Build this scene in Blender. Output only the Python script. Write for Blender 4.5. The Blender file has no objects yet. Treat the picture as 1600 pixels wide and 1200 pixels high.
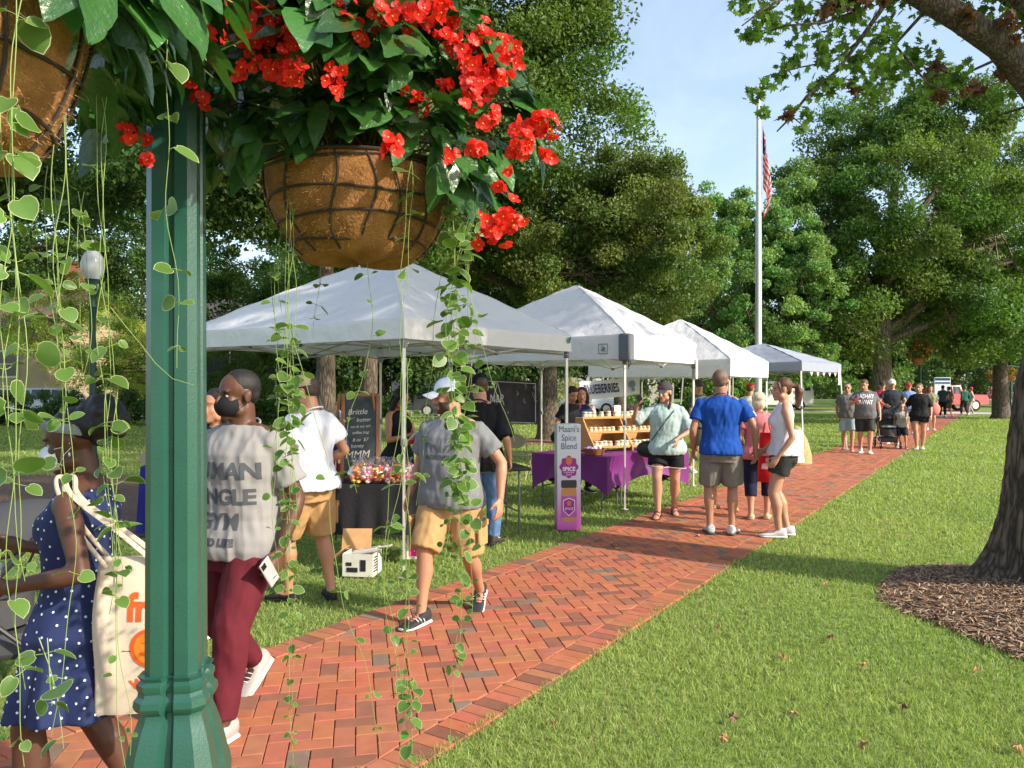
import bpy, bmesh, math, random
import numpy as np
from mathutils import Vector, Matrix
from mathutils.bvhtree import BVHTree
random.seed(7); RNG = np.random.default_rng(11)
S = bpy.context.scene
C = S.collection
R_ = math.radians
# ------------------------------------------------ camera, sky, sun, exposure
H = 1.68; FPX = 1200.0; HY = 604.0
cam_d = bpy.data.cameras.new('camera'); cam = bpy.data.objects.new('camera', cam_d); C.objects.link(cam)
cam_d.sensor_width = 36; cam_d.lens = 27.0; cam_d.shift_y = 0.0025
cam_d.clip_start = 0.05; cam_d.clip_end = 3000
cam.location = (0, 0, H); cam.rotation_euler = (R_(90), 0, 0)
S.camera = cam
S.render.resolution_x = 1024; S.render.resolution_y = 768
S.view_settings.view_transform = 'Standard'; S.view_settings.look = 'None'
S.view_settings.gamma = 1; S.view_settings.use_curve_mapping = False
S.view_settings.exposure = 0.86
SUN_EL = R_(31)
SUN_H = Vector((0.87, -0.49))          # towards the sun, on the ground
w = bpy.data.worlds.new('World'); S.world = w; w.use_nodes = True
nt = w.node_tree; nt.nodes.clear()
sky = nt.nodes.new('ShaderNodeTexSky'); sky.sky_type = 'NISHITA'; sky.sun_disc = False
sky.sun_elevation = SUN_EL
sky.sun_rotation = math.atan2(SUN_H.x, SUN_H.y)
sky.air_density = 1.0; sky.dust_density = 1.6; sky.ozone_density = 1.2
bg = nt.nodes.new('ShaderNodeBackground'); bg.inputs[1].default_value = 0.15
out = nt.nodes.new('ShaderNodeOutputWorld')
tc = nt.nodes.new('ShaderNodeTexCoord'); mp = nt.nodes.new('ShaderNodeMapping')
mp.inputs['Scale'].default_value = (1.0, 1.0, 2.2)
nz = nt.nodes.new('ShaderNodeTexNoise'); nz.inputs['Scale'].default_value = 2.6; nz.inputs['Detail'].default_value = 7
nz.inputs['Roughness'].default_value = 0.62; nz.inputs['Distortion'].default_value = 0.6
rp = nt.nodes.new('ShaderNodeValToRGB'); rp.color_ramp.elements[0].position = 0.46; rp.color_ramp.elements[1].position = 0.85
rp.color_ramp.elements[0].color = (0.13, 0.13, 0.13, 1); rp.color_ramp.elements[1].color = (0.30, 0.30, 0.30, 1)
mx = nt.nodes.new('ShaderNodeMixRGB'); mx.inputs[2].default_value = (6.5, 7.2, 8.0, 1)
nt.links.new(tc.outputs['Generated'], mp.inputs[0]); nt.links.new(mp.outputs[0], nz.inputs[0])
nt.links.new(nz.outputs[0], rp.inputs[0]); nt.links.new(rp.outputs[0], mx.inputs[0])
nt.links.new(sky.outputs[0], mx.inputs[1]); nt.links.new(mx.outputs[0], bg.inputs[0]); nt.links.new(bg.outputs[0], out.inputs[0])
sd = bpy.data.lights.new('sun', 'SUN'); sd.energy = 3.9; sd.angle = R_(0.9); sd.color = (1.0, 0.90, 0.76)
so = bpy.data.objects.new('sun', sd); C.objects.link(so)
sv = Vector((SUN_H.x*math.cos(SUN_EL), SUN_H.y*math.cos(SUN_EL), math.sin(SUN_EL)))
so.rotation_euler = sv.to_track_quat('Z', 'Y').to_euler(); so.location = (8, -6, 12)
S.cycles.max_bounces = 6; S.cycles.diffuse_bounces = 3; S.cycles.transparent_max_bounces = 6
S.cycles.glossy_bounces = 2; S.cycles.transmission_bounces = 3

def P3(px, py, d): return np.array([(px-800)/FPX*d, d, H-(py-HY)/FPX*d])
def GR(px, py): d = FPX*H/(py-HY); return ((px-800)/FPX*d, d)
PD = np.array([0.542, 0.840])      # direction of the path
PRZ = math.atan2(PD[1], PD[0])     # tent/table x axis along the path

# ------------------------------------------------ materials
MATS = {}
def M(name, col, rough=0.6, metal=0.0, bump=0.0, bs=60.0, var=0.0, vs=4.0, spec=0.4, trl=0.0, attr=False, stretch=(1,1,1), col2=None, coat=0.0, sss=0.0, world=False, detail=4, emis=0.0):
    if name in MATS: return MATS[name]
    m = bpy.data.materials.new(name); m.use_nodes = True; t = m.node_tree; n = t.nodes; L = t.links
    b = n['Principled BSDF']; b.inputs['Roughness'].default_value = rough; b.inputs['Metallic'].default_value = metal
    b.inputs['Specular IOR Level'].default_value = spec
    if coat: b.inputs['Coat Weight'].default_value = coat; b.inputs['Coat Roughness'].default_value = 0.15
    if sss: b.inputs['Subsurface Weight'].default_value = sss; b.inputs['Subsurface Radius'].default_value = (0.02, 0.008, 0.004); b.inputs['Subsurface Scale'].default_value = 0.5
    c4 = (*col, 1)
    tcn = n.new('ShaderNodeTexCoord'); mpn = n.new('ShaderNodeMapping'); mpn.inputs['Scale'].default_value = stretch
    if world:
        g = n.new('ShaderNodeNewGeometry'); L.new(g.outputs['Position'], mpn.inputs[0])
    else: L.new(tcn.outputs['Object'], mpn.inputs[0])
    cur = None
    if var or col2:
        nn = n.new('ShaderNodeTexNoise'); nn.inputs['Scale'].default_value = vs; nn.inputs['Detail'].default_value = detail; nn.inputs['Roughness'].default_value = 0.6
        L.new(mpn.outputs[0], nn.inputs[0])
        r = n.new('ShaderNodeValToRGB'); r.color_ramp.elements[0].position = 0.3; r.color_ramp.elements[1].position = 0.7
        a = tuple(x*(1-var) for x in col); z = col2 if col2 else tuple(min(1, x*(1+var)) for x in col)
        r.color_ramp.elements[0].color = (*a, 1); r.color_ramp.elements[1].color = (*z, 1)
        L.new(nn.outputs[0], r.inputs[0]); cur = r.outputs[0]
    if attr:
        at = n.new('ShaderNodeAttribute'); at.attribute_name = 'Col'
        if cur is None:
            cur = at.outputs['Color']
            if col != (1,1,1):
                mm = n.new('ShaderNodeMixRGB'); mm.blend_type = 'MULTIPLY'; mm.inputs[0].default_value = 1; mm.inputs[1].default_value = c4
                L.new(cur, mm.inputs[2]); cur = mm.outputs[0]
        else:
            mm = n.new('ShaderNodeMixRGB'); mm.blend_type = 'MULTIPLY'; mm.inputs[0].default_value = 1
            L.new(cur, mm.inputs[1]); L.new(at.outputs['Color'], mm.inputs[2]); cur = mm.outputs[0]
    if cur is not None: L.new(cur, b.inputs['Base Color'])
    else: b.inputs['Base Color'].default_value = c4
    if bump:
        bn = n.new('ShaderNodeTexNoise'); bn.inputs['Scale'].default_value = bs; bn.inputs['Detail'].default_value = 4
        L.new(mpn.outputs[0], bn.inputs[0])
        bp = n.new('ShaderNodeBump'); bp.inputs['Strength'].default_value = bump; bp.inputs['Distance'].default_value = 0.6/bs
        L.new(bn.outputs[0], bp.inputs['Height']); L.new(bp.outputs[0], b.inputs['Normal'])
    if trl:
        tr = n.new('ShaderNodeBsdfTranslucent'); ms = n.new('ShaderNodeMixShader'); ms.inputs[0].default_value = trl
        if cur is not None:
            hb = n.new('ShaderNodeMixRGB'); hb.blend_type = 'MULTIPLY'; hb.inputs[0].default_value = 1; hb.inputs[2].default_value = (1.35, 1.5, 0.55, 1) if col[1] > col[0] or attr else (1.2, 1.1, 1, 1)
            L.new(cur, hb.inputs[1]); L.new(hb.outputs[0], tr.inputs[0])
        else: tr.inputs[0].default_value = c4
        o = n['Material Output']; L.new(b.outputs[0], ms.inputs[1]); L.new(tr.outputs[0], ms.inputs[2]); L.new(ms.outputs[0], o.inputs[0])
    if emis: b.inputs['Emission Color'].default_value = c4; b.inputs['Emission Strength'].default_value = emis
    MATS[name] = m; return m

# ------------------------------------------------ geometry helpers
def tag(o, label=None, cat=None, group=None, kind=None):
    if label: o['label'] = label
    if cat: o['category'] = cat
    if group: o['group'] = group
    if kind: o['kind'] = kind
    return o
def thing(name, label, cat, loc=(0,0,0), rz=0.0, group=None):
    o = bpy.data.objects.new(name, None); C.objects.link(o); o.location = loc; o.rotation_euler = (0, 0, rz)
    o.empty_display_size = 0.1
    return tag(o, label, cat, group)
def link(name, me, mats, parent=None):
    for m in (mats if isinstance(mats, (list, tuple)) else [mats]): me.materials.append(m)
    o = bpy.data.objects.new(name, me); C.objects.link(o)
    if parent: o.parent = parent
    return o
def npmesh(name, V, F, mats, parent=None, mi=None, col=None, smooth=False):
    """V (n,3), F (m,k) uniform or list of arrays"""
    V = np.asarray(V, dtype=np.float32); me = bpy.data.meshes.new(name)
    Fs = F if isinstance(F, list) else [F]
    Fs = [np.asarray(f, dtype=np.int32) for f in Fs if len(f)]
    loops = np.concatenate([f.ravel() for f in Fs]); sizes = np.concatenate([np.full(len(f), f.shape[1], np.int32) for f in Fs])
    starts = np.concatenate([[0], np.cumsum(sizes)[:-1]]).astype(np.int32)
    me.vertices.add(len(V)); me.vertices.foreach_set('co', V.ravel())
    me.loops.add(len(loops)); me.loops.foreach_set('vertex_index', loops)
    me.polygons.add(len(sizes)); me.polygons.foreach_set('loop_start', starts)
    if mi is not None: me.polygons.foreach_set('material_index', np.asarray(mi, np.int32))
    me.polygons.foreach_set('use_smooth', np.full(len(sizes), smooth, bool))
    if col is not None:
        a = me.attributes.new('Col', 'FLOAT_COLOR', 'POINT'); cc = np.ones((len(V), 4), np.float32); cc[:, :3] = col
        a.data.foreach_set('color', cc.ravel())
    me.update(calc_edges=True)
    return link(name, me, mats, parent)
def scatter(T, TF, pos, rot, sc):
    """template verts T (k,3), faces TF (f,m); pos (N,3) rot (N,3,3) columns, sc (N,) or (N,3)"""
    T = np.asarray(T, float); N = len(pos); sc = np.asarray(sc, float)
    if sc.ndim == 1: sc = sc[:, None]*np.ones(3)
    X = T[None]*sc[:, None, :]
    V = np.einsum('nij,nkj->nki', rot, X)+pos[:, None, :]
    TF = np.asarray(TF); F = TF[None]+(np.arange(N)*len(T))[:, None, None]
    return V.reshape(-1, 3), F.reshape(-1, TF.shape[1])
def nrm(a): return a/np.maximum(np.linalg.norm(a, axis=-1, keepdims=True), 1e-9)
def frames(dirv, upv):
    """columns: x=side, y=dir, z=normal"""
    y = nrm(dirv); x = nrm(np.cross(y, upv)); z = np.cross(x, y)
    return np.stack([x, y, z], axis=-1)
def rdir(n, rng=RNG): return nrm(rng.normal(size=(n, 3)))
class G:
    def __init__(s): s.V = []; s.F = []; s.m = []; s.n = 0; s.c = None
    def add(s, V, F, m=0):
        V = np.asarray(V, float).reshape(-1, 3)
        for f in F: s.F.append(tuple(int(i)+s.n for i in f)); s.m.append(m)
        s.V.append(V); s.n += len(V); return s
    def tf(s, Mx):
        Mx = np.array(Mx); s.V = [v@Mx[:3, :3].T+Mx[:3, 3] for v in s.V]; return s
    def box(s, c, sz, m=0, rz=0.0, rx=0.0, ry=0.0, bev=0.0):
        hx, hy, hz = sz[0]/2, sz[1]/2, sz[2]/2
        if bev <= 0:
            V = [(x, y, z) for z in (-hz, hz) for x, y in ((-hx, -hy), (hx, -hy), (hx, hy), (-hx, hy))]
            F = [(3,2,1,0),(4,5,6,7),(0,1,5,4),(1,2,6,5),(2,3,7,6),(3,0,4,7)]
        else:
            b = min(bev, hx*.9, hy*.9, hz*.9); V = []
            for z, i in ((-hz, b), (-hz+b, 0), (hz-b, 0), (hz, b)):
                X, Y = hx-i, hy-i
                V += [(-X+b*(i==0), -Y, z), (X-b*(i==0), -Y, z), (X, -Y+b*(i==0), z), (X, Y-b*(i==0), z), (X-b*(i==0), Y, z), (-X+b*(i==0), Y, z), (-X, Y-b*(i==0), z), (-X, -Y+b*(i==0), z)]
            F = [tuple(range(7, -1, -1)), tuple(range(24, 32))]
            for k in range(3):
                for j in range(8): a = k*8+j; b2 = k*8+(j+1) % 8; F.append((a, b2, b2+8, a+8))
        Rm = Matrix.Rotation(rz, 3, 'Z')@Matrix.Rotation(ry, 3, 'Y')@Matrix.Rotation(rx, 3, 'X')
        V = np.array(V)@np.array(Rm).T+np.array(c); return s.add(V, F, m)
    def tube(s, P, Rr, n=10, m=0, cap=1, ref=None, sq=1.0):
        P = np.asarray(P, float); k = len(P); Rr = np.asarray(Rr, float)*np.ones(k) if np.ndim(Rr) == 0 else np.asarray(Rr, float)
        if Rr.ndim == 1: Rr = np.stack([Rr, Rr], 1)
        T = np.gradient(P, axis=0) if k > 2 else np.array([P[1]-P[0]]*2); T = nrm(T)
        if ref is None: ref = np.array([0, 1., 0]) if abs(T[0][1]) < .8 else np.array([0, 0, 1.])
        sd_ = nrm(np.cross(T[0], np.asarray(ref, float)))
        ang = np.arange(n)*2*np.pi/n; ca, sa = np.cos(ang), np.sin(ang)
        if sq != 1.0: ca = np.sign(ca)*np.abs(ca)**sq; sa = np.sign(sa)*np.abs(sa)**sq
        rows = []
        Ps = list(P); Rs = list(Rr); Ts = list(T)
        if cap == 1:
            r0 = Rr[0].mean(); r1 = Rr[-1].mean()
            Ps = [P[0]-T[0]*r0*.9, P[0]-T[0]*r0*.6]+Ps+[P[-1]+T[-1]*r1*.6, P[-1]+T[-1]*r1*.9]
            Rs = [Rr[0]*.3, Rr[0]*.78]+Rs+[Rr[-1]*.78, Rr[-1]*.3]; Ts = [T[0], T[0]]+Ts+[T[-1], T[-1]]
        if cap == 3:
            r0 = Rr[0].mean(); Ps = [P[0]-T[0]*r0*.75, P[0]-T[0]*r0*.5]+Ps; Rs = [Rr[0]*.4, Rr[0]*.8]+Rs; Ts = [T[0], T[0]]+Ts
        for p, r, t in zip(Ps, Rs, Ts):
            sd_ = nrm(sd_-t*np.dot(sd_, t)); bb = np.cross(sd_, t)
            rows.append(p+np.outer(ca*r[0], sd_)+np.outer(sa*r[1], bb))
        K = len(rows); F = []
        for i in range(K-1):
            for j in range(n): a = i*n+j; b = i*n+(j+1) % n; F.append((a, a+n, b+n, b))
        if cap: F.append(tuple(range(n))); F.append(tuple(range((K-1)*n+n-1, (K-1)*n-1, -1)))
        return s.add(np.concatenate(rows), F, m)
    def ell(s, c, r, n=14, k=9, m=0, Rm=None):
        V = []; F = []
        for i in range(1, k):
            th = math.pi*i/k
            for j in range(n): ph = 2*math.pi*j/n; V.append((math.sin(th)*math.cos(ph), math.sin(th)*math.sin(ph), math.cos(th)))
        V = [(0,0,1)]+V+[(0,0,-1)]; e = len(V)-1
        for j in range(n): F.append((0, 1+j, 1+(j+1) % n)); F.append((e, e-n+(j+1) % n, e-n+j))
        for i in range(k-2):
            for j in range(n): a = 1+i*n+j; b = 1+i*n+(j+1) % n; F.append((a, a+n, b+n, b))
        V = np.array(V)*np.array(r)
        if Rm is not None: V = V@np.array(Rm).T
        return s.add(V+np.array(c), F, m)
    def loft(s, rows, m=0, cap=True, closed=True):
        n = len(rows[0]); F = []
        for i in range(len(rows)-1):
            for j in range(n if closed else n-1): a = i*n+j; b = i*n+(j+1) % n; F.append((a, b, b+n, a+n))
        if cap and closed: F.append(tuple(range(n-1, -1, -1))); K = len(rows); F.append(tuple(range((K-1)*n, K*n)))
        return s.add(np.concatenate([np.asarray(r, float) for r in rows]), F, m)
    def lathe(s, prof, n=24, m=0, c=(0,0,0), cap=True):
        rows = []
        for r, z in prof:
            a = np.arange(n)*2*np.pi/n; rows.append(np.stack([np.cos(a)*r, np.sin(a)*r, np.full(n, z)], 1)+np.array(c))
        return s.loft(rows, m, cap)
    def poly(s, pts, th, nrml=(0,-1,0), m=0):
        """flat outline with a thickness"""
        P = np.asarray(pts, float); n = len(P); Q = P-np.array(nrml)*th
        F = [tuple(range(n)), tuple(range(2*n-1, n-1, -1))]+[((i+1) % n, i, i+n, (i+1) % n+n) for i in range(n)]
        return s.add(np.concatenate([P, Q]), F, m)
    def obj(s, name, mats, parent=None, smooth=True, ang=40):
        me = bpy.data.meshes.new(name)
        me.from_pydata(np.concatenate(s.V).tolist(), [], s.F)
        mats = mats if isinstance(mats, (list, tuple)) else [mats]
        me.polygons.foreach_set('material_index', np.array(s.m, np.int32))
        if s.c is not None:
            a = me.attributes.new('Col', 'FLOAT_COLOR', 'POINT'); cc = np.ones((len(me.vertices), 4), np.float32); cc[:, :3] = s.c; a.data.foreach_set('color', cc.ravel())
        me.validate(); me.update()
        bm = bmesh.new(); bm.from_mesh(me); bmesh.ops.recalc_face_normals(bm, faces=bm.faces)
        if smooth:
            lim = R_(ang)
            for f in bm.faces: f.smooth = True
            for e in bm.edges:
                if len(e.link_faces) == 2 and e.calc_face_angle(0) > lim: e.smooth = False
        bm.to_mesh(me); bm.free()
        return link(name, me, mats, parent)
def chaikin(P, it=2):
    P = np.asarray([tuple(p) for p in P], float)
    for _ in range(it): P = np.concatenate([P[:1], np.stack([P[:-1]*.75+P[1:]*.25, P[:-1]*.25+P[1:]*.75], 1).reshape(-1, 3), P[-1:]])
    return P
def sines(P, k, seed=0, oct=3):
    r = np.random.default_rng(seed); o = np.zeros(len(P)); A = 1.0
    for q in range(oct):
        d = rdir(5, r)*k*(1.9**q); ph = r.uniform(0, 6.28, 5)
        o += A*np.sin(P@d.T+ph).mean(1); A *= .55
    return o
def solid(name, g, mats, parent, vox, smooth=3, disp=None, colf=None, sfac=0.5):
    """melt overlapping closed shells into one continuous skin"""
    me = bpy.data.meshes.new('t'); me.from_pydata(np.concatenate(g.V).tolist(), [], g.F); me.update()
    bm = bmesh.new(); bm.from_mesh(me)
    bmesh.ops.recalc_face_normals(bm, faces=bm.faces); bm.to_mesh(me); bm.free()
    o = bpy.data.objects.new('t', me); C.objects.link(o)
    md = o.modifiers.new('r', 'REMESH'); md.mode = 'VOXEL'; md.voxel_size = vox; md.adaptivity = 0
    if smooth: sm = o.modifiers.new('s', 'SMOOTH'); sm.factor = sfac; sm.iterations = smooth
    dg = bpy.context.evaluated_depsgraph_get(); ev = o.evaluated_get(dg)
    m2 = bpy.data.meshes.new_from_object(ev); bpy.data.objects.remove(o); bpy.data.meshes.remove(me)
    nv = len(m2.vertices); co = np.empty(nv*3, np.float32); m2.vertices.foreach_get('co', co); co = co.reshape(-1, 3).astype(float)
    if disp:
        no = np.empty(nv*3, np.float32); m2.vertices.foreach_get('normal', no); no = no.reshape(-1, 3)
        co = disp(co, no); m2.vertices.foreach_set('co', co.astype(np.float32).ravel())
    if colf:
        a = m2.attributes.new('Col', 'FLOAT_COLOR', 'POINT'); cc = np.ones((nv, 4), np.float32); cc[:, :3] = colf(co); a.data.foreach_set('color', cc.ravel())
    m2.materials.clear(); m2.name = name
    m2.polygons.foreach_set('use_smooth', np.ones(len(m2.polygons), bool)); m2.update()
    return link(name, m2, mats, parent)
def text_mesh(body, size, ext=0.0, align='CENTER', sx=1.0, bold=0.0, shear=0.0):
    cu = bpy.data.curves.new('t', 'FONT'); cu.body = body; cu.size = size; cu.align_x = align; cu.align_y = 'CENTER'
    cu.extrude = ext; cu.resolution_u = 3; cu.offset = bold; cu.shear = shear; cu.space_line = 0.95
    o = bpy.data.objects.new('t', cu); C.objects.link(o)
    dg = bpy.context.evaluated_depsgraph_get(); me = bpy.data.meshes.new_from_object(o.evaluated_get(dg))
    bpy.data.objects.remove(o)
    if sx != 1.0:
        for v in me.vertices: v.co.x *= sx
    return me
def text_on(name, body, size, loc, rot, mat, parent, **k):
    me = text_mesh(body, size, **k); me.name = name; me.materials.clear()
    o = link(name, me, mat, parent); o.location = loc; o.rotation_euler = rot; return o
def wrap_on(name, me, target, origin, xdir, zdir, proj, mat, parent, off=0.0025, cell=0.015, turn=0.0):
    """lay a flat mesh (its local x,y) onto a target mesh along direction proj; all in the target's local space"""
    bm = bmesh.new(); bm.from_mesh(me)
    if turn: bmesh.ops.rotate(bm, verts=bm.verts, cent=(0,0,0), matrix=Matrix.Rotation(turn, 3, 'Z'))
    xs = [v.co.x for v in bm.verts]; ys = [v.co.y for v in bm.verts]
    for ax, lo, hi in ((0, min(xs), max(xs)), (1, min(ys), max(ys))):
        c = lo+cell
        while c < hi:
            nv = [0,0,0]; nv[ax] = 1; co = [0,0,0]; co[ax] = c
            bmesh.ops.bisect_plane(bm, geom=bm.verts[:]+bm.edges[:]+bm.faces[:], plane_co=co, plane_no=nv); c += cell
    bmt = bmesh.new(); bmt.from_mesh(target.data); tree = BVHTree.FromBMesh(bmt); bmt.free()
    xd, zd, pj = Vector(xdir).normalized(), Vector(zdir).normalized(), Vector(proj).normalized(); og = Vector(origin)
    for v in bm.verts:
        p = og+xd*v.co.x+zd*v.co.y
        h = tree.ray_cast(p-pj*0.6, pj)
        v.co = (h[0]-pj*off) if h[0] else p
    out_ = bpy.data.meshes.new(name); bm.to_mesh(out_); bm.free(); out_.materials.clear()
    return link(name, out_, mat, parent)
def shape_mesh(polys):
    me = bpy.data.meshes.new('s'); V = []; F = []
    for p in polys: F.append(tuple(range(len(V), len(V)+len(p)))); V += [(x, y, 0) for x, y in p]
    me.from_pydata(V, [], F); me.update(); return me
def disc_pts(cx, cy, r, n=20, ry=None): ry = ry or r; return [(cx+r*math.cos(2*math.pi*i/n), cy+ry*math.sin(2*math.pi*i/n)) for i in range(n)]
def copy_tree(o, parent=None):
    c = o.copy(); C.objects.link(c); c.parent = parent
    for ch in list(o.children): copy_tree(ch, c)
    return c
def place(o, loc, rz, label=None, group=None):
    o.location = loc; o.rotation_euler = (0, 0, rz)
    if label: o['label'] = label
    if group: o['group'] = group
    return o
# ================================================ GROUND
def ground_mat():
    m = bpy.data.materials.new('lawn'); m.use_nodes = True; n = m.node_tree.nodes; L = m.node_tree.links; b = n['Principled BSDF']
    g = n.new('ShaderNodeNewGeometry'); n1 = n.new('ShaderNodeTexNoise'); n1.inputs['Scale'].default_value = 0.35; n1.inputs['Detail'].default_value = 5
    n2 = n.new('ShaderNodeTexNoise'); n2.inputs['Scale'].default_value = 22; n2.inputs['Detail'].default_value = 6
    L.new(g.outputs[0], n1.inputs[0]); L.new(g.outputs[0], n2.inputs[0])
    r1 = n.new('ShaderNodeValToRGB'); r1.color_ramp.elements[0].color = (0.19, 0.27, 0.075, 1); r1.color_ramp.elements[1].color = (0.26, 0.34, 0.10, 1)
    r1.color_ramp.elements[0].position = .35; r1.color_ramp.elements[1].position = .65
    r2 = n.new('ShaderNodeValToRGB'); r2.color_ramp.elements[0].color = (0.45, 0.45, 0.4, 1); r2.color_ramp.elements[1].color = (1.15, 1.15, 1.1, 1)
    r2.color_ramp.elements[0].position = .3; r2.color_ramp.elements[1].position = .7
    mu = n.new('ShaderNodeMixRGB'); mu.blend_type = 'MULTIPLY'; mu.inputs[0].default_value = 1
    L.new(n1.outputs[0], r1.inputs[0]); L.new(n2.outputs[0], r2.inputs[0]); L.new(r1.outputs[0], mu.inputs[1]); L.new(r2.outputs[0], mu.inputs[2])
    L.new(mu.outputs[0], b.inputs['Base Color']); b.inputs['Roughness'].default_value = 0.9; b.inputs['Specular IOR Level'].default_value = 0.1
    bp = n.new('ShaderNodeBump'); bp.inputs['Strength'].default_value = .8; bp.inputs['Distance'].default_value = .03; L.new(n2.outputs[0], bp.inputs['Height']); L.new(bp.outputs[0], b.inputs['Normal'])
    return m
o = npmesh('lawn', [(-400,-60,-.02),(400,-60,-.02),(400,900,-.02),(-400,900,-.02)], np.array([[0,1,2,3]]), ground_mat()); tag(o, kind='structure')
# ---- brick path: line X = A + .645 d, left A=-4.77, right A=-2.60
def path_side(X, Y): return X-0.645*Y       # between -4.77 and -2.60 on the path
NL = np.array([0.840, -0.542])              # unit normal of the path, pointing right
PCEN = (-4.77-2.60)/2*0.840; PHW = (4.77-2.60)/2*0.840
def clip(poly, n, c):
    outp = []
    for i in range(len(poly)):
        a, b = poly[i], poly[(i+1) % len(poly)]; da = a@n-c; db = b@n-c
        if da <= 0: outp.append(a)
        if (da < 0) != (db < 0): outp.append(a+(b-a)*(da/(da-db)))
    return outp
def brick_path():
    rr = random.Random(3); V = []; F = []; Cc = []
    def brick(poly, bev=.004, hz=.0):
        if len(poly) < 3: return
        P = np.array(poly); ctr = P.mean(0)
        ar = 0.5*abs(np.dot(P[:,0], np.roll(P[:,1], -1))-np.dot(P[:,1], np.roll(P[:,0], -1)))
        if ar < 6e-4: return
        t = rr.random()
        if t < .82: c = np.array((.385+.085*rr.random(), .128+.04*rr.random(), .066+.022*rr.random()))
        elif t < .94: c = np.array((.28, .115, .072))*rr.uniform(.8, 1.1)
        else: c = np.array((.23, .155, .11))*rr.uniform(.85, 1.15)
        z = hz+rr.uniform(-.0015, .0015); tx, ty = rr.uniform(-.012, .012), rr.uniform(-.012, .012)
        d = np.linalg.norm(P-ctr, axis=1, keepdims=True); ins = P-(P-ctr)/d*np.minimum(bev*1.4, d*.5)
        k = len(P); s0 = len(V)
        for q in P: V.append((q[0], q[1], z-.006))
        for q in ins: V.append((q[0], q[1], z+(q-ctr)@np.array((tx, ty))))
        for q in P: V.append((q[0], q[1], -.03))
        F.append(tuple(s0+k+i for i in range(k)))
        for i in range(k):
            j = (i+1) % k; F.append((s0+i, s0+j, s0+k+j, s0+k+i)); F.append((s0+2*k+i, s0+2*k+j, s0+j, s0+i))
        Cc.extend([c]*(3*k))
    # herringbone, laid at 45 degrees to the path
    U = .102; g = .0035; a0 = math.atan2(.98, -.2); ex = np.array((math.cos(a0), math.sin(a0))); ey = np.array((-ex[1], ex[0]))
    bw = .2+.006
    cl, cr = PCEN-PHW+bw, PCEN+PHW-bw
    L0, L1 = -4.0, 42.0
    N = int(52/U)
    for i in range(-40, N):
        for j in range(-N, 60):
            k = (i-j) % 4
            if k == 0: x0, y0, x1, y1 = i, j, i+2, j+1
            elif k == 2: x0, y0, x1, y1 = i, j-1, i+1, j+1
            else: continue
            c0 = ex*((x0+x1)/2*U)+ey*((y0+y1)/2*U)
            u = c0@NL; v = c0@PD
            if u < cl-.15 or u > cr+.15 or v < L0 or v > L1: continue
            q = [ex*(a*U+sa*g/2)+ey*(b*U+sb*g/2) for a, b, sa, sb in ((x0,y0,1,1),(x1,y0,-1,1),(x1,y1,-1,-1),(x0,y1,1,-1))]
            if u < cl+.16: q = clip(q, -NL, -(cl+.002))
            if len(q) > 2 and u > cr-.16: q = clip(q, NL, cr-.002)
            brick(q)
    for sgn in (0, 1):
        u0 = (PCEN-PHW) if sgn == 0 else cr+.003
        v = L0
        while v < L1:
            wd = .098
            q = [NL*u0+PD*v, NL*(u0+.2)+PD*v, NL*(u0+.2)+PD*(v+wd), NL*u0+PD*(v+wd)]
            brick(q, hz=.001); v += wd+.0035
    fs = {}
    for f in F: fs.setdefault(len(f), []).append(f)
    return npmesh('brick_path', V, [np.array(x) for x in fs.values()], M('brick', (1,1,1), .85, attr=True, var=.22, vs=9, bump=.35, bs=260, spec=.25, world=True), col=np.array(Cc))
# base under the bricks (sand in the joints) and the far end of the path
o = npmesh('path_bed', [(*(NL*(PCEN-PHW)+PD*-4), -.012), (*(NL*(PCEN+PHW)+PD*-4), -.012), (*(NL*(PCEN+PHW)+PD*42), -.012), (*(NL*(PCEN-PHW)+PD*42), -.012)], np.array([[0,1,2,3]]), M('sand', (.05,.04,.03), .95, var=.3, vs=30)); tag(o, kind='structure')
o = brick_path(); tag(o, kind='structure')
def strip(name, pts, z, mat):
    n = len(pts)//2
    V = [(*p, z) for p in pts]; F = np.array([[i, i+1, 2*n-2-i, 2*n-1-i] for i in range(n-1)])
    o = npmesh(name, V, F, mat); tag(o, kind='structure'); return o
def pth(u, v): return tuple(NL*u+PD*v)
def brick_far():
    m = bpy.data.materials.new('brick_far'); m.use_nodes = True; n = m.node_tree.nodes; L = m.node_tree.links; b = n['Principled BSDF']
    g = n.new('ShaderNodeNewGeometry'); mpn = n.new('ShaderNodeMapping'); mpn.inputs['Rotation'].default_value = (0, 0, R_(12)); L.new(g.outputs[0], mpn.inputs[0])
    br = n.new('ShaderNodeTexBrick'); br.inputs['Scale'].default_value = 1; br.inputs['Brick Width'].default_value = .2; br.inputs['Row Height'].default_value = .1; br.inputs['Mortar Size'].default_value = .004
    br.inputs['Color1'].default_value = (.42,.13,.07,1); br.inputs['Color2'].default_value = (.30,.11,.07,1); br.inputs['Mortar'].default_value = (.08,.05,.04,1)
    L.new(mpn.outputs[0], br.inputs[0]); L.new(br.outputs[0], b.inputs['Base Color']); b.inputs['Roughness'].default_value = .9
    return m
strip('path_far', [pth(PCEN-PHW, 42), pth(PCEN-PHW, 55), pth(PCEN+PHW, 55), pth(PCEN+PHW, 42)], -.004, brick_far())
strip('path_beyond', [pth(PCEN-PHW, 59), pth(PCEN-PHW, 140), pth(PCEN+PHW, 140), pth(PCEN+PHW, 59)], -.004, brick_far())
conc = M('concrete', (.50,.44,.38), .9, var=.12, vs=3, bump=.2, bs=80, world=True)
strip('cross_path', [pth(-14, 55), pth(-14, 59), pth(26, 59), pth(26, 55)], -.003, conc)
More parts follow.
